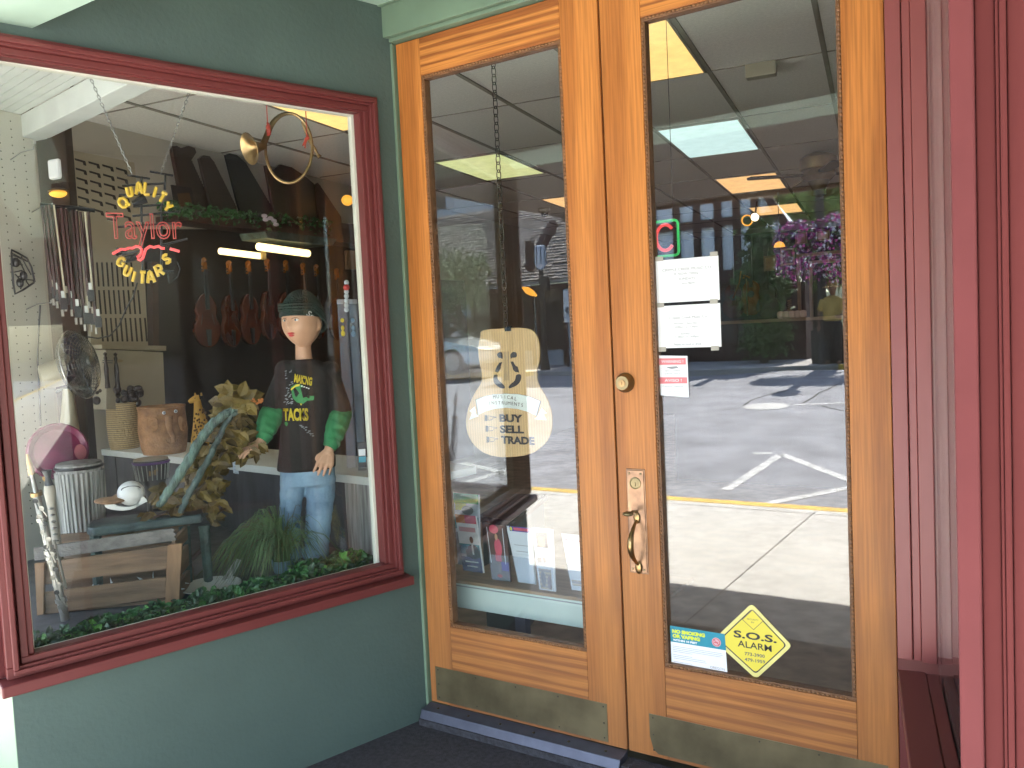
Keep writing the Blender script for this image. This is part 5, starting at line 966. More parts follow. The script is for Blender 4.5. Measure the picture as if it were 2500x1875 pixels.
for k in range(30): a = 2*PI*k/30; d = Vector((math.cos(a), math.sin(a), 0)); b.tube([v_.b+d*r_*.80+UZ*.005, v_.b+d*r_*.955+UZ*h*.8, v_.b+d*r_*.995+UZ*(h-.03)], .0075, 5)
b.build('slats', 'grey_wood', t)
t, v_, r_, h = drum(338, 425, 1121, 1300, 'small dark goblet drum with a pale skin and gold mark', [(.62, 0), (.55, .12), (.40, .35), (.42, .5), (.80, .72), (.98, .9), (1, 1)], 'ebony', 'skin_drum', 'purple')
b = MB(); 
for k in range(22): a = 2*PI*k/22; d = Vector((math.cos(a), math.sin(a), 0)); b.tube([v_.b+d*r_*1.02+UZ*(h-.02), v_.b+d*r_*.90+UZ*h*.74], .0022, 4)
b.build('cords', 'plate', t); q = v_.px(372, 1150, r_*.92); b = MB()
for dx, dz, l in ((-.012, 0, .05), (0, .004, .04), (.012, 0, .045), (.022, .006, .02)): b.box(q+v_.r*dx+UZ*dz, (.008, .004, l), (v_.r, v_.n, UZ))
b.build('gold_mark', 'brass', t)
# bench
v_ = at_floor(452, 1436); t = thing('verdigris_bench', 'low dark bench with weathered green seat behind the crate', 'bench', v_.b); zs_ = v_.px(440, 1262).z
sA, sB = v_.px(222, 1262, .02), v_.px(492, 1266, .0); sA.z = sB.z = zs_; d = (sB-sA).normalized(); nb = Vector((-d.y, d.x, 0)); nb = nb if nb.dot(v_.n) < 0 else -nb
b = MB(); b.prism([sA-nb*.0, sA-d*.02+nb*.05, sA-d*.01+nb*.17, sA+d*.03+nb*.20, sB+nb*.20, sB+d*.02+nb*.1, sB], (0, 0, -.034)); b.build('seat', 'seat_green', t, bevel=.01)
for px in (((450, 1285), (460, 1434)), ((498, 1283), (508, 1408)), ((232, 1285), (236, 1400))):
    a, c = v_.px(*px[0], -.03), v_.px(*px[1], -.01); c.z = ZD+.001; MB().tube([a, c], [.022, .017], 8).build('leg', 'verdigris_dark', t)
MB().tube([v_.px(452, 1380, -.02), v_.px(505, 1330, -.05)], .009, 6).build('brace', 'red_brown', t)
b = MB(); vb = V(sA.lerp(sB, .28)+nb*.08); vb.b.z = zs_; c = vb.px(320, 1204)
tp = thing('white_helmet', 'white ball shaped helmet with a dark seam on the bench', 'helmet', (c.x, c.y, zs_)); rh = .05
MB().ball(c, (rh, rh, rh*.95), 16).build('ball', 'ball_white', tp, smooth=True); b = MB(); b.tube([c+(vb.r*math.cos(a)*.62+UZ*(.35+.35*math.sin(a))+vb.n*.0).normalized()*0+Vector(c-c)+vb.r*math.cos(a)*rh*.66+UZ*(rh*.42+math.sin(a)*rh*.22)+vb.n*rh*(.62+.08*math.sin(a)) for a in [2*PI*i/20 for i in range(20)]], .0022, 5, close=True); b.build('seam', 'ink', tp)
b = MB(); b.prism([vb.px(*p, .03) for p in smooth_px([(256, 1230), (268, 1226), (290, 1236), (316, 1237), (334, 1232), (350, 1226), (358, 1224), (352, 1216), (345, 1213), (344, 1224), (330, 1241), (300, 1247), (270, 1244), (257, 1238)], 2)], vb.n*-.01); b.build('visor', 'plate', tp, bevel=.002)
b = MB(); b.ball(vb.px(268, 1222, .0), (.07, .05, .012), 8); b.ball(vb.px(300, 1216, -.03), (.05, .04, .02), 8); tag(recentre(b.build('tan_hide', 'crate_post', smooth=True)), 'crumpled tan leather piece under the white helmet', 'leather')
b = MB(); vq = at_floor(210, 1400); b.prism([vq.px(*p) for p in ((229, 1232), (240, 1250), (232, 1276), (213, 1322), (184, 1324), (196, 1286))], vq.n*-.02); tag(recentre(b.build('purple_board', 'purple', bevel=.003)), 'purple painted board between the grey drum and the bench', 'board')
# two bronze sticks
v_ = V(sA.lerp(sB, .6)+nb*.02)
def stick(px, rad, label, o0, o1, m='verdigris'):
    k = len(px); pts = [v_.px(x, y, o0+(o1-o0)*i/(k-1)) for i, (x, y) in enumerate(px)]; b = MB(); P_ = []; R2 = []
    for i in range(k-1):
        for j in range(5): P_.append(pts[i].lerp(pts[i+1], j/5)+v_.r*.0025*math.sin(i*5+j*1.7)); R2.append((rad[i]+(rad[i+1]-rad[i])*j/5)*(1+.10*math.sin(2.3*(i*5+j))))
    b.tube(P_+[pts[-1]], R2+[rad[-1]], 10); tag(recentre(b.build('bronze_branch', m, smooth=True)), label, 'branch', 'green bronze branches over the bench')
stick([(606, 985), (575, 997), (549, 1012), (520, 1033), (496, 1062), (462, 1120), (430, 1172), (404, 1212), (388, 1236)], [.011, .013, .016, .0175, .018, .0185, .018, .016, .012], 'thick pale green bronze branch arching down to the left', .10, .03)
stick([(590, 1000), (566, 1014), (548, 1040), (530, 1078), (505, 1128), (478, 1176), (455, 1218), (441, 1252)], [.008, .009, .010, .011, .0125, .0135, .013, .010], 'thinner darker bronze branch just right of the pale one', .09, .05, 'verdigris_dark')
# yellow leaf garland
b = MB(); b2 = MB()
zones = [((575, 975), 28, 16, 26, 1.5), ((570, 1030), 46, 36, 85, 1), ((590, 1085), 45, 30, 60, 1), ((530, 1090), 40, 45, 60, 1), ((500, 1160), 42, 50, 80, .95), ((440, 1225), 40, 30, 45, .9), ((395, 1215), 18, 26, 26, 1), ((375, 1262), 30, 16, 14, .9), ((302, 1290), 20, 16, 12, 1), ((332, 1310), 14, 12, 6, .9), ((520, 1240), 26, 30, 22, .9)]
for (cx_, cy_), rx, ry, n_, sz in zones:
    for i in range(n_):
        a, q = rnd.uniform(0, 2*PI), math.sqrt(rnd.random()); p = v_.px(cx_+rx*q*math.cos(a), cy_+ry*q*math.sin(a), rnd.uniform(-.16, .02)); d = v_.r*rnd.uniform(-1, 1)+UZ*rnd.uniform(-1, .4)+v_.n*rnd.uniform(-.4, .6)
        (b if rnd.random() < .6 else b2).leaf(p, d, .038*sz, .055*sz, v_.n+Vector((rnd.uniform(-.7, .7), rnd.uniform(-.7, .7), rnd.uniform(-.3, .7))))
for k in range(9): p = v_.px(*((560, 985), (585, 968), (565, 955), (600, 975), (598, 985), (580, 992), (555, 968), (575, 980), (610, 980))[k], .13); b.leaf(p, v_.r*math.cos(k*1.3)+UZ*math.sin(k*1.3)*.6, .045, .065, v_.n)
t = thing('leaf_garland', 'yellow autumn leaf garland draped around the bronze branches', 'garland', v_.b); b.build('yellow_leaves', 'leaf_yellow', t); b2.build('brown_leaves', 'leaf_brown', t); b = MB()
b.tube([v_.px(x, y, .0) for x, y in ((600, 985), (570, 1040), (540, 1110), (500, 1180), (440, 1235), (380, 1262), (330, 1295))], .004, 5); b.build('vine', 'bark', t)
b = MB(); 
for i in range(14): b.ball(v_.px(rnd.uniform(612, 641), 981+rnd.uniform(-7, 7), .1), (.006, .006, .005), 5)
tag(recentre(b.build('berry_sprig', 'amber' if False else 'orange_p')), 'small orange berry sprig at the tip of the bronze branch', 'berries')
# plate, wispy plant in blue pot, grey slat
v_ = at_floor(515, 1440); c = v_.b; rp = (v_.px(606, 1440)-v_.px(452, 1440)).length/2; t = thing('white_plate', 'white oval plate lying on the display floor behind the ivy', 'plate', c); MB().lathe(c+UZ*.001, [(rp*.5, 0), (rp*.55, .004), (rp, .018), (rp*.98, .021), (rp*.58, .008), (0, .007)], 36).build('dish', 'plate', t, smooth=True)
v_ = at_floor(691, 1396); c = v_.b; rp = (v_.px(719, 1380)-v_.px(664, 1380)).length/2; hp = v_.px(691, 1366).z-ZD
t = thing('potted_plant', 'wispy drooping grass plant in a small blue pot', 'plant', c); MB().lathe(c, [(rp*.75, 0), (rp*.92, hp*.5), (rp, hp), (rp*.9, hp), (rp*.85, hp*.7), (0, hp*.68)], 26).build('pot', 'blue_pot', t, smooth=True)
b = MB(); b2 = MB()
for i in range(620):
    a = rnd.gauss(2.6, 1.1); ln = rnd.uniform(.16, .36); sp = rnd.uniform(.2, 1.0); dr3 = v_.r*math.cos(a)*sp+v_.n*math.sin(a)*sp*.6; p = c+UZ*hp*.7+Vector((rnd.uniform(-1, 1), rnd.uniform(-1, 1), 0))*rp*.5; pts = []
    for j in range(6): f = j/5; pts.append(p+dr3*ln*f*1.05+UZ*(ln*(1.95*f-2.35*f*f*(.45+.55*sp)))); pts[-1].z = max(pts[-1].z, ZD+.006)
    (b if i % 6 else b2).tube(pts, [.0015, .0015, .0014, .0012, .001, .0004], 3, cap=False)
b.build('grass_blades', 'grass_blade', t); b2.build('dry_blades', 'leaf_brown', t)
v_ = at_floor(550, 1424); b = MB(); b.prism([v_.px(*p) for p in ((576, 1365), (590, 1368), (560, 1422), (538, 1422))], v_.n*-.008); tag(recentre(b.build('grey_slat', 'grey_wood')), 'short grey wooden slat leaning beside the white plate', 'slat')
# ivy strip along the bottom of the window
b = MB(); b2 = MB(); b3 = MB(); g0_ = W(.18, ZD, -.11); g1_ = W(1.40, ZD, -.11)
for i in range(1500):
    f = rnd.random(); p = g0_.lerp(g1_, f)-WN*rnd.uniform(.0, .10)*(1+.5*f)+UZ*(rnd.uniform(.005, .05)*(1-.45*f)+.006*math.sin(f*40)+(.03*rnd.random() if f < .25 else 0)); d = Vector((rnd.uniform(-1, 1), rnd.uniform(-1, 1), rnd.uniform(-.4, .7)))
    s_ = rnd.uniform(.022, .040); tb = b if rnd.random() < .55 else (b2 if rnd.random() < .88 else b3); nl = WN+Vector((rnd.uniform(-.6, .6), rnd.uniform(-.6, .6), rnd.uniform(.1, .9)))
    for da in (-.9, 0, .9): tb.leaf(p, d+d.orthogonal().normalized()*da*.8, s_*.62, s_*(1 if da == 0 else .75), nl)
t = thing('ivy_strip', 'green ivy garland running along the bottom of the display window', 'garland', g0_.lerp(g1_, .5)); b.build('ivy_leaves', 'ivy', t)['kind'] = 'stuff'; b2.build('dark_leaves', 'ivy_dark', t)['kind'] = 'stuff'; b3.build('bright_leaves', 'ivy_bright', t)['kind'] = 'stuff'
# bows hanging in a bundle in front of the post
vb = V(Pp(150, 620, Vector((-1.55, 0, 0)), X_)); t = thing('bow_rack', 'dark rail holding a bundle of violin bows', 'rack', vb.px(150, 508)); MB().tube([vb.px(98, 500, -.01), vb.px(168, 506, -.01), vb.px(232, 514, -.01)], .010, 6).build('rail', 'black', t); MB().tube([vb.px(168, 506, -.01), vb.px(168, 506, -.01)-vb.n*.10], .006, 6).build('bracket', 'black', t)
bows = [((102, 505), (128, 715)), ((112, 502), (137, 722)), ((120, 500), (150, 742)), ((140, 512), (158, 730)), ((150, 508), (173, 742)), ((160, 510), (184, 762)), ((176, 512), (196, 762)), ((186, 515), (206, 778)), ((196, 517), (216, 722)), ((206, 518), (222, 780)), ((216, 518), (234, 786))]
bp_ = ('first', 'second', 'third', 'fourth', 'fifth', 'sixth', 'seventh', 'eighth', 'ninth', 'tenth', 'last')
for k, (a, c) in enumerate(bows):
    A, C_ = vb.px(*a, .01*(k % 3)), vb.px(*c, .012*(k % 3)); t = thing('violin_bow', bp_[k]+' violin bow counted from the pegboard side in the hanging bundle', 'violin bow', C_, 'violin bows hanging in a bundle'); d = (C_-A).normalized()
    MB().tube([A, A.lerp(C_, .5), C_], [.006, .0075, .008], 6).build('stick', 'bow_dark', t, smooth=True)
    if k in (0, 2, 3, 4, 6, 7, 8): b = MB(); s_ = vb.r*.018; b.prism([A+s_-vb.r*.0035, A+s_+vb.r*.0035, C_+s_+vb.r*.0035-d*.02, C_+s_-vb.r*.0035-d*.02], vb.n*.003); b.build('hair', 'bow_hair', t)
    MB().box(C_+vb.r*.010, (.026, .016, .05), (vb.r, vb.n, d)).build('frog', 'black', t)
    MB().box(C_+vb.r*.010-d*.042+vb.n*.002, (.013, .012, .03), (vb.r, vb.n, d)).build('ferrule', 'plate' if k % 3 else 'skin_drum', t); MB().tube([C_+d*.026, C_+d*.055], .006, 8).build('screw_button', 'silver', t)
b = MB(); b.tube([vb.px(*p, -.03) for p in ((210, 822), (240, 826), (268, 820), (290, 795), (310, 750), (325, 725), (335, 690))], .0035, 6); tag(recentre(b.build('loose_cable', 'black', smooth=True)), 'thin dark cable looping right of the violin bows', 'cable')
# ---- hunting horn
v_ = V(W(.42, 2.0, -.35)); t = thing('hunting_horn', 'brass hunting horn coiled in a hoop, hanging by red cords', 'horn', v_.px(704, 448))
def hp_(x, y, o=0): return v_.px(x, y, o)
pts = []; rs = []
for i in range(44):
    a = R(158)-R(372)*i/43; pts.append(hp_(705+57*math.cos(a), 362-85*math.sin(a), -.03*i/43)); rs.append(.0062+.006*max(0, 1-i/9))
b = MB(); b.tube([hp_(640, 358, .01), hp_(647, 343, .008)]+pts, [.014, .0125]+rs, 12); b.tube([hp_(738, 298, -.03), hp_(756, 345, -.03), hp_(768, 362, -.03), hp_(776, 378, -.03)], [.006, .006, .0055, .005], 10); b.build('coiled_tube', 'brass', t, smooth=True)
bd = (hp_(598, 362, .035)-hp_(640, 354, .0)).normalized(); bx_ = bd.orthogonal().normalized(); by_ = bd.cross(bx_)
MB().lathe(hp_(641, 357, .01), [(.014, -.01), (.017, .012), (.026, .034), (.043, .052), (.062, .060), (.060, .0605), (.040, .050), (.022, .030), (.012, .005)], 30, (bx_, by_, bd), cap=False).build('bell', 'brass', t, smooth=True)
MB().tube([hp_(775, 377, -.03), hp_(781, 384, -.03)], [.006, .010], 10).build('mouthpiece', 'brass', t, smooth=True)
for (x, y, y1, x2) in ((653, 305, 330, 656), (749, 335, 360, 742)):
    b = MB()
    for k in range(7): b.tube([hp_(x+rnd.uniform(-3, 3), y, .012), hp_(x2+rnd.uniform(-5, 5), y1+rnd.uniform(-8, 5), .016)], .0028, 5)
    b.tube([hp_(x, y-5, .0), hp_(x+4, y+3, .014), hp_(x-3, y+8, .012)], .005, 6); b.build('tassel', 'tape_red', t); q = hp_(x+2, 255, .0); q2 = Vector((q.x, q.y, CZ)); MB().tube([hp_(x, y-3), q2], .0022, 5).build('cord', 'tape_red', t)
# ---- neon sign
v_ = V(W(1.02, 1.7, -.30)); NP = v_
def Z9(x, y, o=0): return v_.px(240+.1929*x, 400+.1929*y, o)
t = thing('neon_sign', 'dimly glowing yellow and red neon sign reading quality guitars, hanging on chains', 'neon sign', Z9(560, 1540))  # every tube of this sign emits some light
G = {'Q': [[(.5, 0), (.1, .15), (0, .5), (.1, .85), (.5, 1), (.85, .85), (.95, .5), (.85, .15), (.5, 0)], [(.55, .3), (1.05, -.08)]], 'U': [[(0, 1), (.02, .3), (.2, .03), (.5, 0), (.8, .05), (.9, .3), (.9, 1)]], 'A': [[(0, 0), (.35, .9), (.5, 1), (.62, .9), (1, 0)], [(.2, .35), (.8, .35)]], 'L': [[(0, 1), (0, .05), (.05, 0), (.8, 0)]], 'I': [[(0, 1), (0, 0)]], 'T': [[(-.05, 1), (.85, 1)], [(.4, .95), (.4, 0)]], 'Y': [[(0, 1), (.42, .5), (.42, 0)], [(.85, 1), (.45, .52)]],
 'G': [[(.9, .8), (.65, 1), (.3, .98), (.03, .7), (0, .4), (.1, .1), (.45, 0), (.85, .1), (.9, .45), (.55, .45)]], 'R': [[(0, 0), (0, 1), (.5, 1), (.78, .85), (.75, .6), (.5, .48), (.05, .48)], [(.4, .46), (.85, 0)]], 'S': [[(.8, .85), (.6, 1), (.25, 1), (.03, .8), (.12, .58), (.6, .45), (.8, .25), (.65, .03), (.3, 0), (0, .15)]]}
def nletter(ch, cx_, cy_, ang, w_, h_, name, mm):
    b = MB(); ca, sa = math.cos(R(ang)), math.sin(R(ang)); wm = max(p[0] for st in G[ch] for p in st)
    for st in G[ch]:
        px = []
        for x, y in st:
            X, Y = (x-wm/2)*w_, -(y-.5)*h_; px.append((cx_+X*ca-Y*sa, cy_+X*sa+Y*ca))
        b.tube([Z9(*p, .012) for p in px], .0058, 8)
    return b.build(name, mm, t, smooth=True)
for ch, x, y, a, w_, h_ in (('Q', 318, 490, -38, 100, 125), ('U', 395, 352, -12, 62, 115), ('A', 515, 310, -4, 85, 145), ('L', 622, 312, 6, 85, 150), ('I', 718, 358, 16, 60, 130), ('T', 812, 425, 28, 88, 120), ('Y', 884, 545, 38, 90, 110), ('G', 288, 1240, 24, 82, 100), ('U', 372, 1352, 26, 72, 120), ('I', 450, 1428, 14, 60, 130), ('T', 562, 1442, 3, 78, 145), ('A', 662, 1432, -8, 90, 145), ('R', 775, 1350, -22, 95, 135), ('S', 862, 1204, -30, 85, 105)): nletter(ch, x, y, a, w_, h_, 'letter_'+ch, 'neon_yellow')
o = text('Taylor', 'script_letters', 'neon_red_dim', t, Z9(590, 850, .012), .22, v_.r, UZ, outline=.0042); xs_ = [v.co.dot(v_.r) for v in o.data.vertices]; zs2 = [v.co.z for v in o.data.vertices]; x0_, x1_ = min(xs_), max(xs_); z0_, z1_ = min(zs2), max(zs2); tx0, tx1 = (Z9(110, 850)-t.location).dot(v_.r), (Z9(1065, 850)-t.location).dot(v_.r); tz0, tz1 = Z9(590, 1060).z-t.location.z, Z9(590, 630).z-t.location.z
for v in o.data.vertices:
    a = v.co.dot(v_.r); na = tx0+(a-x0_)/(x1_-x0_)*(tx1-tx0); v.co += v_.r*(na-a); v.co.z = tz0+(v.co.z-z0_)/(z1_-z0_)*(tz1-tz0)
for px in ([(180, 1140), (290, 1078), (340, 1085), (395, 1062), (430, 1070), (478, 1042), (520, 1052), (548, 1078), (545, 1130), (520, 1165), (488, 1182)], [(495, 1200), (530, 1222), (565, 1195), (585, 1130), (600, 1082), (655, 1042), (705, 1058), (762, 1042), (800, 1068), (840, 1070)], [(905, 1075), (960, 1088), (1028, 1108)]): MB().tube([Z9(*p, .012) for p in px], .0048, 8).build('underline_tube', 'neon_red_lit', t, smooth=True)
b = MB()
for a, c in (((365, 140), (655, 188)), ((650, 95), (950, 148)), ((545, 180), (548, 740)), ((848, 130), (842, 330)), ((300, 275), (860, 245)), ((260, 390), (800, 385)), ((440, 540), (820, 515)), ((430, 660), (1020, 600)), ((110, 700), (240, 715)), ((230, 800), (1000, 745)), ((300, 1150), (1130, 950)), ((240, 1170), (240, 1060)), ((560, 1350), (960, 1360)), ((560, 740), (560, 1500)), ((800, 515), (800, 1350))): b.tube([Z9(*a, -.012), Z9(*c, -.012)], .0042, 5)
b.build('support_frame', 'black', t)
b = MB(); b.tube([Z9(*p, -.01) for p in ((430, 500), (520, 470), (600, 440))], [.008, .014, .016], 8); b.tube([Z9(*p, -.01) for p in ((340, 1215), (430, 1190), (500, 1170))], .012, 8); b.tube([Z9(*p, -.02) for p in ((230, 1110), (370, 1110))], .012, 8); b.tube([Z9(*p, -.01) for p in ((1000, 1240), (1040, 1330), (1000, 1440), (900, 1510), (880, 1400))], .003, 6); b.build('transformer_leads', 'black', t, smooth=True)
for (x, y), (xc_, yc_) in (((245, 246), (322, 424)), ((465, 217), (393, 423))):
    b = MB(); q = v_.px(x, y); q.z = CZ-.002 if abs(q.z-CZ) < .35 else q.z; A = v_.px(xc_, yc_, -.01); q = v_.px(x, y, -.01); q = A+(q-A)*((CZ-.003-A.z)/(q.z-A.z)); n_ = 60
    for i in range(n_):
        c = A.lerp(q, (i+.5)/n_); ll = (q-A).length/n_*.7; d2 = v_.r if i % 2 else v_.n; dd = (q-A).normalized(); b.tube([c+d2*.0045*math.cos(a)+dd*ll*math.sin(a) for a in [2*PI*j/8 for j in range(8)]], .0013, 4, close=True)
    b.build('chain', 'chain_steel', t)
# ================================================================== FIGURES
def solid(mb, name, m, parent, voxel, smooth_it=6):
    o = mb.build(name, m, parent); r_ = o.modifiers.new('r', 'REMESH'); r_.mode = 'VOXEL'; r_.voxel_size = voxel
    if smooth_it: sm_ = o.modifiers.new('s', 'SMOOTH'); sm_.iterations = smooth_it; sm_.factor = .5
    bpy.context.view_layer.update(); me = bpy.data.meshes.new_from_object(o.evaluated_get(bpy.context.evaluated_depsgraph_get())); o.modifiers.clear(); old = o.data; o.data = me; bpy.data.meshes.remove(old); me.name = name
    me.materials.clear(); me.materials.append(MT[m])
    for p in me.polygons: p.use_smooth = True
    return o
def loft(b, rings, X, Y, n=28, cap=True):     # rings: centre, rx, ry
    rr = []
    for c, rx, ry in rings: rr.append([b.b.verts.new(Vector(c)+X*math.cos(2*PI*j/n)*rx+Y*math.sin(2*PI*j/n)*ry) for j in range(n)])
    for A, B_ in zip(rr, rr[1:]):
        for j in range(n): b.b.faces.new([A[j], A[(j+1) % n], B_[(j+1) % n], B_[j]])
    if cap: b.b.faces.new(rr[0][::-1]); b.b.faces.new(rr[-1])
    return b
def hand(b, wr, d, side, pn, L_, curl=.5, thumb=1):
    """wr wrist, d pointing direction, side = towards the thumb, pn = palm side; L_ hand length"""
    d = d.normalized(); side = (side-d*side.dot(d)).normalized(); pn = d.cross(side) if pn > 0 else side.cross(d)
    k = wr+d*L_*.48; b.tube([wr-d*L_*.1, wr, wr+d*L_*.12], [L_*.15, L_*.145, L_*.17], 10)
    for s_ in (-.28, -.1, .1, .26): b.tube([wr+d*L_*.06+side*s_*L_*.45, k+side*s_*L_*.85], [L_*.11, L_*.105], 8)
    for s_, l_, r0 in ((.27, .42, .062), (.09, .49, .064), (-.09, .46, .062), (-.27, .36, .055)):
        p = k+side*s_*L_*.92; dd = (d+side*s_*.28).normalized(); pts = [p-dd*L_*.05]; cur_ = 0
        for j in range(3): cur_ += curl*(.30+.15*j); pts.append(pts[-1]+(dd*math.cos(cur_)+pn*math.sin(cur_))*L_*l_*(.44, .32, .26)[j])
        b.tube(pts, [L_*r0*1.1, L_*r0, L_*r0*.92, L_*r0*.75], 8); b.ball(pts[-1], L_*r0*.78, 5)
    p = wr+d*L_*.12+side*L_*.13; t1 = p+(d*.62+side*.62+pn*.25)*L_*.28; t2 = t1+(d*.85+side*.3+pn*.35)*L_*.20; b.tube([p, t1, t2], [L_*.10, L_*.075, L_*.055], 8); b.ball(t2, L_*.056, 5)
# ---- shop mannequin
vm = V((-.47, -.15, ZD)); mr, mn = vm.r, vm.n
def M(x, y, o=0): return vm.px(x, y, o)
t = thing('mannequin', 'boy mannequin in dark beanie, printed black shirt, green sleeves and jeans', 'mannequin', vm.b)
fa = R(36); ff = (mn*math.cos(fa)-mr*math.sin(fa)).normalized(); fx = Vector((ff.y, -ff.x, 0)); fx = fx if fx.dot(mr) > 0 else -fx
hc = M(737, 788, .0); hc = hc-UZ*0
HR = (.077, .089, .100)
def gz(q, x, z, s_): return math.exp(-((q.x-x)**2+(q.z-z)**2)/(s_*s_))
def head_f(q):
    q = q.copy(); z = q.z; fr = max(0, q.y)
    if z < 0: q.x *= 1-.24*(-z)**1.7; q.y *= 1-.10*(-z)**1.5
    if z > .2: q.x *= 1+.04
    q0 = q.copy()
    if fr > 0:
        q.y += fr*(.17*gz(q0, 0, -.20, .13)+.10*gz(q0, 0, -.04, .10)+.05*gz(q0, 0, .10, .10))          # nose
        q.y -= fr*.10*(gz(q0, .34, .10, .20)+gz(q0, -.34, .10, .20)); q.y += fr*.035*(gz(q0, .35, .34, .2)+gz(q0, -.35, .34, .2))
        q.y += fr*.05*(gz(q0, 0, -.46, .17)) - fr*.05*gz(q0, 0, -.63, .10) + fr*.085*gz(q0, 0, -.82, .2)
        q.y += fr*.03*(gz(q0, .5, -.25, .25)+gz(q0, -.5, -.25, .25))
    return q
AXH = (fx, ff, UZ)
b = MB(); b.ball(hc, HR, 34, head_f, AXH)
for s_ in (-1, 1): b.ball(hc+fx*s_*.071-ff*.010-UZ*.012, (.008, .016, .026), 8, None, (fx, (ff-fx*s_*.5).normalized(), UZ))
nk, cs, ws, pv = M(744, 850, -.012), M(752, 915, -.02), M(752, 1040, -.02), M(752, 1140, -.02)
b.tube([hc-UZ*.03-ff*.02, M(740, 845, -.02), M(742, 878, -.02), M(746, 900, -.02)], [.042, .032, .035, .060], 16)
loft(b, [(M(748, 890, -.02), .05, .045), (M(750, 905, -.02), .105, .062), (cs, .118, .075), (M(752, 980, -.02), .10, .068), (ws, .088, .062), (M(752, 1100, -.02), .098, .07), (pv, .105, .074), (M(752, 1175, -.02), .10, .07)], mr, mn)
shl, shr = M(697, 905, -.02), M(806, 908, -.02); ell, elr = M(668, 1000, -.01), M(829, 1008, -.01); wrl, wrr = M(638, 1080, .05), M(803, 1100, .06)
for a, e_, w_ in ((shl, ell, wrl), (shr, elr, wrr)): b.tube([a, e_, w_], [.036, .028, .021], 12); b.ball(a, .038, 8)
hand(b, wrl, M(600, 1098, .07)-wrl, -UZ*.2+mn*.6-mr*.1, -1, .115, .45); hand(b, wrr, M(786, 1155, .08)-wrr, -mr*.9+mn*.2, 1, .118, .30)
fl_, frt = M(710, 1368, -.004), M(772, 1368, .01); fl_.z = frt.z = ZD+.03
for h_, k_, f_ in ((M(718, 1165, -.02), M(708, 1265, -.012), fl_), (M(782, 1165, -.02), M(776, 1265, .0), frt)): b.tube([h_, k_, f_+UZ*.03, f_], [.036, .026, .022, .024], 12); b.tube([f_-UZ*.008, f_+(mn*.8-mr*.25)*.10-UZ*.014], [.030, .020], 10)
body = solid(b, 'body', 'skin', t, .0042, 4)
# face details
def on_face(x, z, out=0, n_=None): 
    q = Vector((x, math.sqrt(max(0, 1-x*x-z*z)), z)); q = head_f(q); return hc+fx*q.x*HR[0]+ff*q.y*HR[1]+UZ*q.z*HR[2]+ff*out
for s_ in (-1, 1):
    e_ = on_face(.33*s_, .11, -.0035); MB().ball(e_, (.0125, .006, .0062), 8, None, AXH).build('eye', 'eye_white', t, smooth=True); MB().ball(e_+ff*.0042+fx*-.0008, (.0048, .0028, .0050), 7, None, AXH).build('iris', 'iris', t, smooth=True)
    b = MB(); b.tube([on_face(x*s_, .145+.055*math.sin(PI*(x-.14)/.4), .0015) for x in (.14, .24, .34, .44, .54)], [.001, .0017, .0018, .0014, .0006], 6); b.build('upper_lid', 'brow', t, smooth=True)
    b = MB(); b.tube([on_face(x*s_, .30+.05*math.sin(PI*(x-.14)/.46), .001) for x in (.14, .26, .38, .5)], [.0012, .0022, .0018, .0006], 6); b.build('eyebrow', 'brow', t, smooth=True)
b = MB(); b.tube([on_face(x, -.43+.03*abs(math.sin(5*x))-.10*abs(x), .0008) for x in (-.25, -.15, -.06, 0, .06, .15, .25)], [.001, .0038, .0046, .0038, .0046, .0038, .001], 8); b.tube([on_face(x, -.515+.22*x*x, .001) for x in (-.2, -.1, 0, .1, .2)], [.001, .0046, .0056, .0046, .001], 8); b.build('lips', 'lips', t, smooth=True)
# beanie
def bean_f(q):  # knitted cap: everything below the brim line is drawn up to it
    q = q.copy(); lim = .36+.10*q.y-.16*(-q.y if q.y < 0 else 0)*1.0-.18*max(0, q.x)*0
    lim = .37 if q.y > .4 else .37-.80*(.4-q.y)/1.4
    if q.z < lim: q = Vector((q.x, q.y, lim)) if True else q; r_ = math.sqrt(max(.0001, 1-lim*lim)); l_ = math.sqrt(q.x*q.x+q.y*q.y) or 1; q.x *= r_/l_*1.0; q.y *= r_/l_
    else:
        q.x *= 1+.03; q.z *= 1.0+.10*max(0, q.z)
    return q
HB = (HR[0]*1.17, HR[1]*1.15, HR[2]*1.22); hb = hc-ff*.004+UZ*.004
bn = MB().ball(hb, HB, 26, bean_f, AXH).build('beanie', 'beanie', t, smooth=True)
b = MB(); pts = []
for i in range(40):
    a = 2*PI*i/40; q = Vector((math.sin(a), math.cos(a), 0)); lim = .37 if q.y > .4 else .37-.80*(.4-q.y)/1.4; r_ = math.sqrt(1-lim*lim); pts.append((q, lim, r_))
for k in range(3):
    b.tube([hb+fx*q.x*r_*HB[0]*1.015+ff*q.y*r_*HB[1]*1.015+UZ*(lim*HB[2]+.004+k*.011) for q, lim, r_ in pts], .0072, 6, close=True)
b.build('beanie_cuff', 'beanie', t, smooth=True)
from mathutils.bvhtree import BVHTree
def wrap(o, tgt, d, off):     # lay lettering onto the cloth it is printed on
    lo = parent_loc(o.parent); tl = parent_loc(tgt.parent); me = tgt.data; bv = BVHTree.FromPolygons([v.co+tl for v in me.vertices], [p.vertices[:] for p in me.polygons]); miss = 0; zs = []
    for v in o.data.vertices:
        p = v.co+lo; h = bv.ray_cast(p-d*.3, d, .6)
        if h[0]: v.co = h[0]-d*off-lo; zs.append(v)
    return o
o = text('Sensi', 'beanie_script', 'white', t, M(768, 776, .1), .034, (mr*.8-UZ*.62), (UZ*.8+mr*.62), .0001, .0006); wrap(o, bn, -mn, .012)
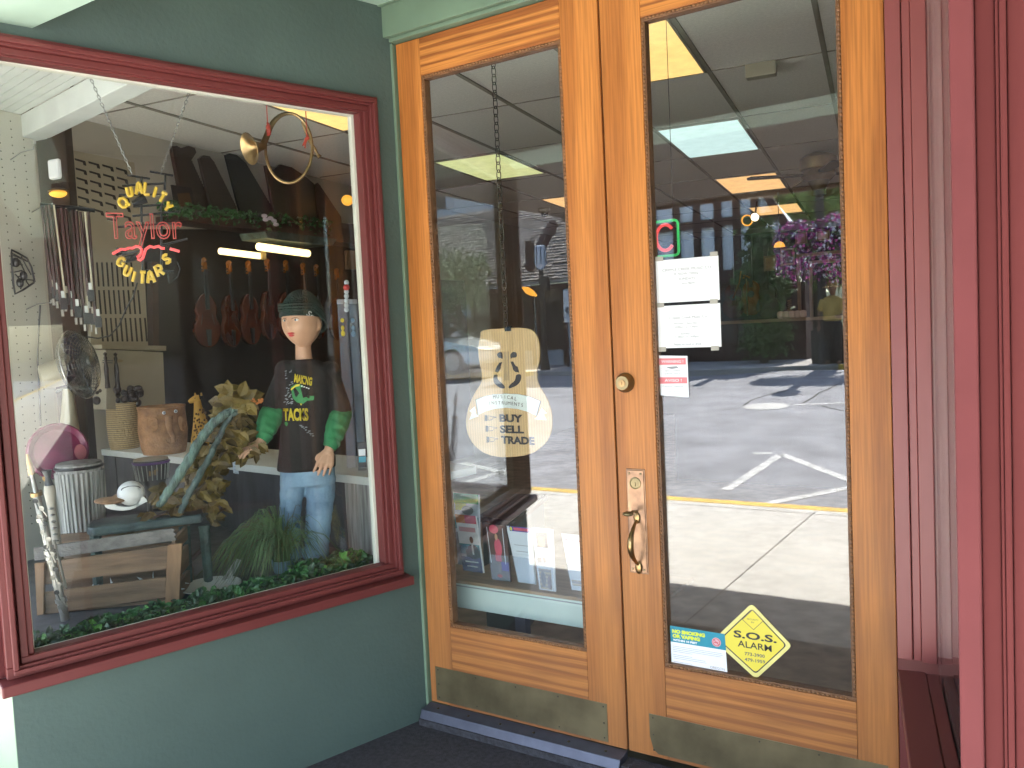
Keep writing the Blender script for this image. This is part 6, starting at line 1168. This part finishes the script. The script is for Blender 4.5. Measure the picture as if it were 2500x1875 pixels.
# shirt (torso and black upper sleeves as one garment)
b = MB(); loft(b, [(M(744, 877, -.018), .048, .047), (M(746, 886, -.02), .066, .056), (M(748, 896, -.02), .092, .066), (M(749, 908, -.02), .112, .074), (M(751, 930, -.018), .120, .086), (M(752, 990, -.016), .116, .084), (M(752, 1050, -.016), .112, .082), (M(750, 1100, -.016), .116, .086), (M(748, 1146, -.016), .122, .092)], mr, mn)
b.tube([shl+mr*.012, ell+UZ*.02, ell-UZ*.006], [.047, .045, .048], 12); b.tube([shr-mr*.012, elr+UZ*.02, elr-UZ*.006], [.050, .050, .054], 12); b.ball(shl, .046, 8); b.ball(shr, .048, 8)
shirt = solid(b, 'shirt', 'shirt', t, .006, 8)
for nm, a, c, rr_ in (('l', ell, wrl, (.046, .050, .047, .036, .030)), ('r', elr, wrr, (.050, .055, .050, .038, .030))):
    b = MB(); k = 14; P_ = [a.lerp(c, -.06+1.0*i/k) for i in range(k+1)]; RR = [rr_[min(4, int(i/k*4))]*(1-(i/k*4) % 1)+rr_[min(4, int(i/k*4)+1)]*((i/k*4) % 1)+.0018*math.sin(i*2.2) for i in range(k+1)]
    P_ = [p+mr*.004*math.sin(i*1.7)+mn*.003*math.cos(i*2.1) for i, p in enumerate(P_)]; b.tube(P_, RR, 16); solid(b, 'green_sleeve', 'sleeve', t, .005, 3)
# jeans
b = MB(); loft(b, [(M(751, 1120, -.018), .108, .078), (M(751, 1150, -.018), .113, .082), (M(751, 1182, -.018), .114, .084)], mr, mn)
for hx, pts in ((0, [(718, 1160), (712, 1205), (708, 1265), (708, 1320), (711, 1366)]), (1, [(785, 1160), (783, 1210), (778, 1265), (774, 1320), (772, 1366)])):
    P_ = [M(x, y, -.02+(.004 if hx == 0 else .007)*i) for i, (x, y) in enumerate(pts)]
    PP = []; RR = []; rr_ = (.052, .049, .043, .041, .042) if hx == 0 else (.060, .059, .054, .052, .052)
    for i in range(4):
        for j in range(5): PP.append(P_[i].lerp(P_[i+1], j/5)+mn*.004*math.sin(i*9+j*2)); RR.append(rr_[i]+(rr_[i+1]-rr_[i])*j/5+.0022*math.sin(i*7+j*2.4))
    PP.append(P_[-1]); RR.append(rr_[-1]); b.tube(PP, RR, 18)
solid(b, 'jeans', 'denim', t, .006, 4)
for f_, dd in ((fl_, mn*.8-mr*.35), (frt, mn*.85+mr*.1)):
    b = MB(); b.tube([f_-dd*.02-UZ*.004, f_+dd*.05-UZ*.006, f_+dd*.11-UZ*.012], [.030, .030, .020], 12); b.build('shoe', 'blue_pot', t, smooth=True)
# print on the shirt
def sprint(s, x0, y0, x1, y1, h, m, bold=.0015, up_=None):
    a, c = M(x0, y0, .16), M(x1, y1, .16); o = text(s, 'print', m, t, (a+c)/2, h, c-a, up_ or UZ, .0001, bold); X = (c-a).normalized(); xs_ = [v.co.dot(X) for v in o.data.vertices]; mid = (max(xs_)+min(xs_))/2; f = (c-a).length/(max(xs_)-min(xs_))
    for v in o.data.vertices: v.co += X*((v.co.dot(X)-mid)*(f-1))
    return wrap(o, shirt, -mn, .0012)
sprint('MAKING', 717, 926, 764, 936, .044, 'print_yellow', .0026); sprint('TACKS', 690, 1020, 754, 1018, .066, 'print_yellow', .0030)
def spoly(px, m, off=.0015):
    b = MB(); cx_ = sum(p[0] for p in px)/len(px); cy_ = sum(p[1] for p in px)/len(px); c = M(cx_, cy_, .16); ps = [M(x, y, .16) for x, y in px]
    for i in range(len(ps)): b.face([c, ps[i], ps[(i+1) % len(ps)]])
    o = b.build('print', m, t); return wrap(o, shirt, -mn, off)
spoly([(709, 948), (722, 940), (740, 943), (738, 975), (752, 970), (768, 970), (767, 980), (750, 982), (740, 990), (724, 986), (714, 976)], 'print_green'); spoly([(709, 953), (722, 942), (732, 940), (731, 945), (720, 948), (710, 957)], 'print_yellow', .0022); spoly([(733, 948), (753, 952), (750, 972), (740, 975)], 'shirt', .0022)
for x, y in ((737, 945), (743, 947), (749, 949), (754, 951)): spoly([(x-2, y-1), (x+2, y-1), (x+2, y+1.5), (x-2, y+1.5)], 'white', .0026)
spoly([(732, 989), (738, 990), (735, 994)], 'print_yellow', .0026); spoly(smooth_px([(693, 1040), (698, 1036), (702, 1041), (698, 1048)]), 'print_green', .0022)
for i in range(34):
    x, y = rnd.uniform(689, 712), rnd.uniform(905, 995); w_ = rnd.uniform(2, 6); spoly([(x, y), (x+w_, y-1.5), (x+w_, y+.8), (x, y+2.4)], 'print_grey')
for i in range(20):
    f = rnd.random(); x, y = 728+f*34+rnd.uniform(-5, 5), 1036+f*34; w_ = rnd.uniform(3, 8); spoly([(x, y), (x+w_, y-.5), (x+w_, y+1.3), (x, y+1.8)], 'print_grey')
# ================================================================== ACROSS THE STREET (seen mirrored in the doors)
YB_ = -19.0
def tree(name, label, c, h, rx, rz_, m, n_=2600, trunk=.10, ls=.16, cone=False, grp=None):
    c = Vector(c); t = thing(name, label, 'tree' if h > 2 else 'bush', c, grp); b = MB(); top_ = c+UZ*h; cc_ = c+UZ*(h-rz_)
    b.tube([c, c.lerp(cc_, .6)+X_*.08, cc_], [trunk*1.2, trunk, trunk*.5], 8)
    for k in range(7): a = k*.9; b.tube([c.lerp(cc_, .75), cc_+Vector((math.cos(a)*rx*.6, math.sin(a)*rx*.6, rz_*.3*math.sin(k*2)))], [trunk*.5, .02], 5)
    b.build('trunk', 'bark', t); b = MB(); cl = []
    for k in range(34):
        th_, ph_ = rnd.uniform(0, 2*PI), rnd.uniform(-1, 1); q = math.sqrt(1-ph_*ph_)*(1-(.75*max(0, ph_+1)/2 if cone else 0)); cl.append(cc_+Vector((math.cos(th_)*q*rx, math.sin(th_)*q*rx, ph_*rz_))*rnd.uniform(.45, .95))
    for i in range(n_):
        k = cl[i % len(cl)]; g = Vector((rnd.gauss(0, 1), rnd.gauss(0, 1), rnd.gauss(0, .8)))*rx*.17; b.leaf(k+g, (rnd.uniform(-1, 1), rnd.uniform(-1, 1), rnd.uniform(-1, .6)), ls*.6, ls*rnd.uniform(.7, 1.2))
    b.build('crown', m, t); return t
# half timbered building
x0_, x1_ = RY(1430, 700, YB_).x, RY(1870, 700, YB_).x
def fz(y, x=1700, Y=YB_): return RY(x, y, Y).z
t = thing('half_timbered_building', 'white half timbered building across the street reflected in the right door', 'building', ((x0_+x1_)/2, YB_, FZ))
zb_ = fz(672); xg = RY(1935, 560, YB_).x; xt_ = RY(1860, 470, YB_).x
b = MB(); b.prism([(x0_, YB_, zb_), (xg+.3, YB_, zb_), (xg, YB_, RY(1925, 556, YB_).z), (xt_, YB_, RY(1868, 470, YB_).z), (xt_-.9, YB_, RY(1868, 470, YB_).z+2.2), (x0_, YB_, RY(1868, 470, YB_).z+2.2)], (0, -.8, 0)); b.build('plaster_wall', 'plaster', t)
b = MB(); b.bb(x0_, xg+.25, YB_-.78, YB_-.02, FZ-.3, zb_-.002); b.build('lower_wall', 'timber', t)
for x in (1497, 1545, 1596, 1653, 1703, 1754, 1800, 1845): xx_ = RY(x, 560, YB_).x; MB().bb(xx_-.09, xx_+.09, YB_+.001, YB_+.09, zb_, fz(470)+1.8).build('timber_post', 'timber', t)
zz = fz(550); MB().bb(x0_, xg-.35, YB_+.092, YB_+.14, zz-.10, zz+.10).build('timber_beam', 'timber', t); MB().bb(x0_, xg+.3, YB_+.001, YB_+.2, zb_-.28, zb_+.06).build('timber_beam', 'timber', t)
MB().tube([RY(1862, 462, YB_+.1), RY(1930, 566, YB_+.1)], .13, 4).build('barge_board', 'timber', t)
for k, (a, c) in enumerate(((1440, 1520), (1530, 1610), (1620, 1700), (1712, 1790), (1800, 1890))):
    xa_, xc_ = RY(a, 760, YB_).x, RY(c, 760, YB_).x; wn = MB().bb(xa_, xc_, YB_-.018, YB_+.02, FZ+.55, zb_-.5).build('shop_window', 'shop_dark', t); b = MB(); b.bb(xa_-.06, xa_, YB_-.018, YB_+.06, FZ+.5, zb_-.45); b.bb(xc_, xc_+.06, YB_-.018, YB_+.06, FZ+.5, zb_-.45); b.bb(xa_, xc_, YB_-.018, YB_+.06, zb_-.5, zb_-.44); b.bb(xa_, xc_, YB_-.018, YB_+.06, FZ+.48, FZ+.55); b.build('window_frame', 'red_brown', wn)
# shingle roofed shops, seen in the left door
x0_, x1_ = RY(1040, 760, YB_-.3).x, RY(1436, 760, YB_-.3).x; Y2 = YB_-.3; xm = RY(1240, 760, Y2).x
t = thing('shingled_shop', 'low shop with grey shingle roof across the street reflected in the left door', 'building', ((x0_+x1_)/2, Y2, FZ)); ze = RY(1220, 702, Y2+.5).z
MB().bb(x0_-6, x1_-.02, Y2-6, Y2, FZ-.3, ze-.02).build('wall', 'plaster_grey', t)
zr = RY(1200, 545, Y2-3.6).z+.4
b = MB(); b.hexa([(x0_-6.3, Y2+.5, ze), (x1_-.05, Y2+.5, ze), (x1_-.05, Y2-3.6, zr), (x0_-6.3, Y2-3.6, zr), (x0_-6.3, Y2+.5, ze+.1), (x1_-.05, Y2+.5, ze+.1), (x1_-.05, Y2-3.6, zr+.1), (x0_-6.3, Y2-3.6, zr+.1)]); b.build('roof', 'shingle', t)
sn = Vector((0, -4.1, zr-ze)).normalized(); n_ = Vector((0, sn.z, -sn.y)); L_ = math.hypot(4.1, zr-ze); b = MB(); b2 = MB()
for k in range(int(L_/.17)):
    p = Vector((0, Y2+.5, ze+.1))+sn*(k*.17+.02); x = x0_-6.2+rnd.random()*.2
    while x < x1_-.3:
        w_ = rnd.uniform(.14, .3); q = p+n_*rnd.uniform(.02, .045); (b if rnd.random() < .6 else b2).hexa([(x, *(q-sn*.01).yz), (x+w_-.012, *(q-sn*.01).yz), (x+w_-.012, *(p+sn*.17).yz), (x, *(p+sn*.17).yz)]+[(x, *(q-sn*.01+n_*.012).yz), (x+w_-.012, *(q-sn*.01+n_*.012).yz), (x+w_-.012, *(p+sn*.17+n_*.012).yz), (x, *(p+sn*.17+n_*.012).yz)]); x += w_
b.build('shingle_courses', 'shingle', t)['kind'] = 'stuff'; mat('shingle_dark', (.17, .15, .14), .9, var=.3); b2.build('dark_shingles', 'shingle_dark', t)['kind'] = 'stuff'
MB().bb(x0_-6, x1_-.1, Y2+.001, Y2+.46, ze-.14, ze-.021).build('fascia_board', 'timber', t)
for k, (a, c) in enumerate(((1160, 1228), (1243, 1300), (1318, 1376))):
    xa_, xc_ = RY(a, 780, Y2).x, RY(c, 780, Y2).x; wn = MB().bb(xa_, xc_, Y2+.001, Y2+.03, FZ+.45, RY(a, 737, Y2).z).build('shop_window', 'shop_dark', t); MB().bb(xa_, xc_, Y2+.001, Y2+.05, RY(a, 736, Y2).z, ze-.16).build('blind', 'awning', t)
    for xx_ in (xa_-.08, xc_+.001): MB().bb(xx_, xx_+.08, Y2+.001, Y2+.09, FZ, ze-.15).build('window_post', 'red_brown', t)
tb = [RY(x, y, Y2-1.2) for x, y in ((1296, 645), (1345, 548), (1400, 548), (1352, 640))]; MB().tube([RY(1290, 655, Y2+.6), RY(1352, 545, Y2-.6)], .16, 4).build('gable_board', 'timber', t)
b = MB(); a = RY(1290, 600, Y2+.2)
for k in range(7): q = RY(1283+k*3.2, 592, Y2+.6); b.tube([q, q-UZ*.55], .02, 4)
b.tube([RY(1281, 591, Y2+.6), RY(1305, 587, Y2+.6)], .03, 4); b.build('balcony_rail', 'timber', t)
t = thing('shop_sign', 'white hanging shop sign with dark letters at the edge of the left door reflection', 'sign', RY(1385, 787, -17.6)); a, c = RY(1374, 708, -17.6), RY(1400, 786, -17.6); MB().bb(a.x, c.x, -17.66, -17.6, c.z, a.z).build('board', 'sign_white', t); q = RY(1383, 764, -17.598)
text('lP', 'lettering', 'ink', t, q+Vector((.1, .003, 0)), .34, (-1, 0, 0), UZ, .002, .012); MB().tube([(a.x+.05, -17.63, c.z), (a.x+.05, -17.63, FZ)], .04, 6).build('sign_post', 'timber', t)
# taller pale building beyond
Y3 = -27; a, c = RY(1030, 448, Y3), RY(1120, 640, Y3); t = thing('tall_pale_building', 'tall pale grey building beyond the shingle roof', 'building', ((a.x+c.x)/2-2, Y3, FZ)); MB().bb(a.x-6, RY(1106, 448, Y3).x+.0, Y3-6, Y3, FZ-.5, a.z+5).build('wall', 'plaster_grey', t)
for k in range(3): q = RY(1073, 478-k*70, Y3); MB().bb(q.x-.25, q.x+.3, Y3+.001, Y3+.03, q.z-.6, q.z+.6).build('window', 'shop_dark', t)
# trees, bushes, hill
p = Rz(1118, 880, FZ); p = RY(1112, 700, -16.6); tree('street_tree', 'leafy green street tree reflected left of the guitar sign', (p.x, -16.6, FZ), RY(1112, 622, -16.6).z-FZ+.1, 1.05, .85, 'leaf_tree', 3000, .09, .15)
p = RY(1860, 700, -17.6); tree('conical_tree', 'dark narrow conical tree before the half timbered building', (p.x, -17.6, FZ), RY(1855, 528, -17.6).z-FZ+.2, .85, 1.9, 'leaf_tree', 4200, .09, .17, True)
for k, (x, y, Y, rx_) in enumerate(((1975, 450, -33, 4.2), (2085, 420, -30, 4.4), (1905, 520, -36, 2.6))):
    p = RY(x, 600, Y); tree('big_tree', ('bright green tree behind the flower baskets', 'bright green tree at the right edge of the reflection', 'smaller bright tree beside the gable timber')[k], (p.x, Y, FZ), RY(x, y, Y).z-FZ+2.5, rx_, 3.6, 'leaf_bright', 3600, .3, .5, False, 'bright green trees behind the buildings')
for k, (x, y, m_, lb, r_) in enumerate(((1100, 750, 'leaf_red', 'purplish red bush behind the silver car', .75), (1092, 800, 'leaf_bright', 'low round bright green hedge bush by the silver car', .5))):
    Y = -17.2+k*.5; p = RY(x, y, Y); tree('bush', lb, (p.x, Y, FZ), p.z-FZ, r_, (p.z-FZ)*.5, m_, 1400, .05, .10)
b = MB(); hp2 = []
for i in range(25):
    for j in range(7): pass
N_ = 30
grid = [[b.b.verts.new((-160+320*i/N_, -48-j*16, FZ-.5+(j**1.15)*3.2+3*noise.noise(Vector((i*.4, j*.6, 0)))*min(1, j))) for j in range(8)] for i in range(N_+1)]
for i in range(N_):
    for j in range(7): b.b.faces.new([grid[i][j], grid[i+1][j], grid[i+1][j+1], grid[i][j+1]])
mat('hill_green', (.05, .085, .035), .95, var=.5, scale=.25, bump=1, bscale=1.2); struct(b.build('backdrop_hill', 'hill_green', smooth=True))  # added hillside that covers bright sky between the far buildings
# flower baskets on the lamp post
YL2 = -16.45; lp = RY(2003, 600, YL2); t = thing('basket_lamp_post', 'dark lamp post carrying purple and white flower baskets across the street', 'lamp post', (lp.x, YL2, FZ)); ztop = RY(2003, 440, YL2).z+.2
MB().tube([(lp.x, YL2, FZ), (lp.x, YL2, FZ+.5), (lp.x, YL2, ztop)], [.14, .10, .085], 10).build('pole', 'black', t); MB().lathe((lp.x, YL2, ztop), [(.12, 0), (.2, .15), (.22, .5), (.24, .55), (.05, .7), (0, .72)], 12).build('lantern', 'lamp_glass', t, smooth=True)
MB().tube([(lp.x-.75, YL2, RY(2003, 560, YL2).z), (lp.x, YL2, RY(2003, 540, YL2).z), (lp.x+.75, YL2, RY(2003, 560, YL2).z)], .03, 6).build('cross_arm', 'black', t)
for k, (cx_, cy_, rx_, rz2) in enumerate(((1950, 590, .52, .42), (2050, 580, .55, .5))):
    c = RY(cx_, cy_, YL2+.1); t = thing('flower_basket', ('left', 'right')[k]+' hanging basket full of purple and white petunias', 'flower basket', c-UZ*rz2, 'hanging flower baskets on the lamp post'); bs = [MB() for _ in range(4)]
    for i in range(1500):
        a, ph_ = rnd.uniform(0, 2*PI), rnd.uniform(-1, 1); q = math.sqrt(1-ph_*ph_); d = Vector((math.cos(a)*q*rx_, math.sin(a)*q*rx_*.8, ph_*rz2-(.6*rnd.random()**2 if ph_ < 0 else 0)))*rnd.uniform(.75, 1.05); w_ = rnd.random(); tb = bs[0] if w_ < .36 else bs[1] if w_ < (.58 if k == 0 else .70) else bs[2] if w_ < .76 else bs[3]
        tb.leaf(c+d, d+Vector((rnd.uniform(-1, 1), rnd.uniform(-1, 1), rnd.uniform(-1, 1)))*.5, .07, .075, d)
    for q, nm, m_ in zip(bs, ('pink_petals', 'white_petals', 'purple_petals', 'leaves'), ('petal_pink', 'petal_white', 'petal_purple', 'leaf_tree')): q.build(nm, m_, t)['kind'] = 'stuff'
    MB().ball(c-UZ*.05, (rx_*.7, rx_*.6, rz2*.7), 10).build('basket', 'bark', t)
# lantern post seen in the left door
YL3 = -16.3; a = RY(1320, 645, YL3); t = thing('street_lantern', 'grey street lantern on dark post reflected right of the chain', 'street lamp', (a.x, YL3, FZ)); z0_, z1_ = RY(1320, 645, YL3).z, RY(1320, 598, YL3).z; xl = a.x
MB().tube([(xl, YL3, FZ), (xl, YL3, FZ+.4), (xl, YL3, z0_-.1)], [.13, .07, .06], 10).build('pole', 'black', t); b = MB(); b.lathe((xl, YL3, z0_), [(.06, -.14), (.15, -.02), (.155, 0), (.14, z1_-z0_-.04), (.10, z1_-z0_-.01), (.0, z1_-z0_)], 16); b.build('lantern_glass', 'lamp_glass', t, smooth=True); b = MB()
for k in range(8): an = k*PI/4+.2; b.tube([(xl+math.cos(an)*.158, YL3+math.sin(an)*.158, z0_), (xl+math.cos(an)*.145, YL3+math.sin(an)*.145, z1_-.05)], .012, 4)
b.build('lantern_bars', 'car_dark', t); q = RY(1331, 693, YL3); MB().bb(q.x-.09, q.x+.09, YL3-.08, YL3+.08, q.z-.18, q.z+.18).build('control_box', 'black', t)
# planter and person by the far kerb
fp = Rz(2035, 889, FZ); t = thing('planter', 'dark square planter at the far kerb behind the person', 'planter', (fp.x-.1, fp.y-.5, FZ)); MB().bb(fp.x-.55, fp.x+.35, fp.y-.9, fp.y-.35, FZ, FZ+.75).build('tub', 'black', t, bevel=.03); MB().bb(fp.x-.5, fp.x+.3, fp.y-.85, fp.y-.4, FZ+.76, FZ+.80).build('soil', 'soil', t)
t = thing('person', 'person in yellow short sleeved shirt and straw hat, dark trousers, on the far pavement', 'person', (fp.x, fp.y, FZ)); H_ = RY(2030, 681, fp.y).z-FZ-.06; s_ = H_/1.75; o_ = Vector((fp.x, fp.y, FZ))
def B_(x, y, z): return o_+Vector((x, y, z))*s_
b = MB(); b.ball(B_(.02, .02, 1.60), (.078*s_, .095*s_, .115*s_), 14); b.tube([B_(.02, 0, 1.52), B_(0, -.01, 1.42)], .055*s_, 10); loft(b, [(B_(0, 0, 1.43), .12*s_, .09*s_), (B_(0, 0, 1.36), .19*s_, .11*s_), (B_(0, 0, 1.15), .17*s_, .11*s_), (B_(0, 0, .98), .16*s_, .11*s_), (B_(0, 0, .86), .17*s_, .12*s_)], X_, Y_)
for q in (-1, 1): b.tube([B_(q*.10, 0, .88), B_(q*.11, .05*q, .48), B_(q*.11, -.02*q, .07)], [.085*s_, .055*s_, .042*s_], 10); b.tube([B_(q*.11, -.02*q, .045), B_(q*.12, .16, .035)], [.045*s_, .035*s_], 8)
for q, e_, w_ in ((-1, B_(-.27, .0, 1.08), B_(-.25, .12, .84)), (1, B_(.27, .04, 1.1), B_(.20, .24, 1.02))): b.tube([B_(q*.18, 0, 1.38), e_, w_], [.05*s_, .038*s_, .027*s_], 10); hand(b, w_, (w_-e_), X_*-q*.6+Y_*.5, q, .18*s_, .5)
solid(b, 'body', 'skin_tan', t, .011, 4)
b = MB(); loft(b, [(B_(0, 0, 1.46), .08*s_, .07*s_), (B_(0, 0, 1.42), .16*s_, .105*s_), (B_(0, 0, 1.35), .21*s_, .13*s_), (B_(0, 0, 1.15), .19*s_, .13*s_), (B_(0, 0, .92), .195*s_, .14*s_)], X_, Y_); b.tube([B_(-.17, 0, 1.38), B_(-.25, 0, 1.15)], [.075*s_, .07*s_], 10); b.tube([B_(.17, 0, 1.38), B_(.25, .03, 1.16)], [.075*s_, .07*s_], 10); solid(b, 'shirt', 'shirt_yellow', t, .014, 5)
b = MB(); loft(b, [(B_(0, 0, .98), .165*s_, .12*s_), (B_(0, 0, .84), .185*s_, .13*s_)], X_, Y_)
for q in (-1, 1): b.tube([B_(q*.10, 0, .88), B_(q*.11, .05*q, .48), B_(q*.11, -.02*q, .09)], [.10*s_, .075*s_, .065*s_], 10)
solid(b, 'trousers', 'trousers', t, .014, 4); MB().lathe(B_(.02, .02, 1.64), [(.22*s_, -.01), (.20*s_, .01), (.10*s_, .02), (.095*s_, .09*s_), (.06*s_, .12*s_), (0, .125*s_)], 20).build('straw_hat', 'hat_straw', t, smooth=True)
# cars parked across the street
def car(label, xf, Y, L_, H_, m, suv=False, Wd=1.8):
    """front of the car points to +x and ends at xf"""
    zg = road_z(Y) if Y > FY else FZ; t = thing('parked_car', label, 'car', (xf-L_/2, Y, zg)); k = L_/4.6
    lo = [(0, .35), (.03, .62), (.12, .72), (.5, .80), (1.15, .92), (1.35, .95)]; rf = [(1.35, .95), (2.0, 1.36), (2.5, 1.44), (3.3, 1.42), (4.0, 1.08), (4.5, 1.02), (4.6, .7), (4.58, .35)]
    if suv: lo = [(0, .4), (.02, .8), (.1, .95), (1.0, 1.08), (1.25, 1.12)]; rf = [(1.25, 1.12), (1.9, 1.58), (2.6, 1.66), (4.1, 1.62), (4.5, 1.15), (4.6, .8), (4.6, .4)]
    prof = lo+rf[1:]; n_ = 9; b = MB(); wheels = (.85, 3.65); rw_ = .33 if not suv else .37
    arch = []
    for wx in wheels[::-1]: arch += [(wx+.40*math.cos(a), .30+.40*math.sin(a)) for a in [PI*i/8 for i in range(9)]]
    full = prof+[(4.5, .26)]+arch+[(.1, .26)]; hs = H_/1.45 if not suv else H_/1.66
    def pt(q, y): x, z = q; tw = 1 if z < .95 else 1-.42*(z-.95)/.6; return Vector((xf-x*k, Y+y*Wd/2*tw*(.93 if x < .15 or x > 4.5 else 1), zg+z*hs))
    ring_ = []
    for y in (-1, -.92, .92, 1): ring_.append([b.b.verts.new(pt((x+(0 if abs(y) < .95 else 0), z*(1 if abs(y) < .95 else .985)), y)) for x, z in full])
    for A, B2 in zip(ring_, ring_[1:]):
        for i in range(len(full)): j = (i+1) % len(full); b.b.faces.new([A[i], A[j], B2[j], B2[i]])
    b.b.faces.new(ring_[0]); b.b.faces.new(ring_[-1][::-1]); bo = b.build('body', m, t, smooth=True, edge=32)
    gl = [(x, z) for x, z in rf if z > 1.0]; 
    for y in (-1, 1):
        q = [(1.55, 1.0), (2.02, 1.30), (2.5, 1.37), (3.25, 1.35), (3.75, 1.05)] if not suv else [(1.5, 1.14), (1.95, 1.5), (2.6, 1.57), (4.0, 1.53), (4.3, 1.16)]
        b = MB(); b.prism([pt(p, y*1.012) for p in q], (0, y*.004, 0)); b.build('side_window', 'car_glass', t)
    q0, q1 = ((1.38, .98), (1.98, 1.35)) if not suv else ((1.3, 1.15), (1.88, 1.56)); b = MB(); b.prism([pt(q0, -.82)+UZ*.012, pt(q0, .82)+UZ*.012, pt(q1, .82)+UZ*.012, pt(q1, -.82)+UZ*.012], (.01, 0, .006)); b.build('windscreen', 'car_glass', t)
    for wx in wheels:
        for y in (-1, 1):
            c = Vector((xf-wx*k, Y+y*(Wd/2-.10), zg+rw_)); ax = (X_, UZ, Y_*y); wl = MB().lathe(c-Y_*y*.1, [(rw_*.6, 0), (rw_, .01), (rw_, .19), (rw_*.72, .2), (rw_*.70, .18)], 26, ax).build('wheel', 'tyre', t, smooth=True); b = MB(); b.lathe(c+Y_*y*.07, [(rw_*.70, 0), (rw_*.68, .02), (rw_*.60, .012), (rw_*.14, .02), (0, .022)], 24, ax)
            for k2 in range(10): an = 2*PI*k2/10; b.tube([c+Y_*y*.10+Vector((math.cos(an), 0, math.sin(an)))*rw_*.1, c+Y_*y*.10+Vector((math.cos(an), 0, math.sin(an)))*rw_*.66], .016, 4)
            b.build('rim', 'alloy', wl, smooth=True)
    for y in (-1, 1): MB().ball(Vector((xf-.10*k, Y+y*Wd*.38, zg+.62*hs)), (.10, .16, .07), 8).build('headlight', 'plate', t, smooth=True); MB().ball(Vector((xf-1.6*k, Y+y*(Wd/2+.06), zg+.98*hs)), (.07, .10, .06), 6).build('mirror', m, t, smooth=True)
    return t
q = Rr(1125, 925); car('silver sedan parked at the far kerb, mirrored left of the guitar sign', q.x+.85, q.y-.55, 4.6, 1.42, 'car_silver')
q = RY(1262, 800, -18.0); car('dark blue sport utility car parked behind the silver sedan', q.x-.3, -18.0, 4.7, 1.72, 'car_dark', True)
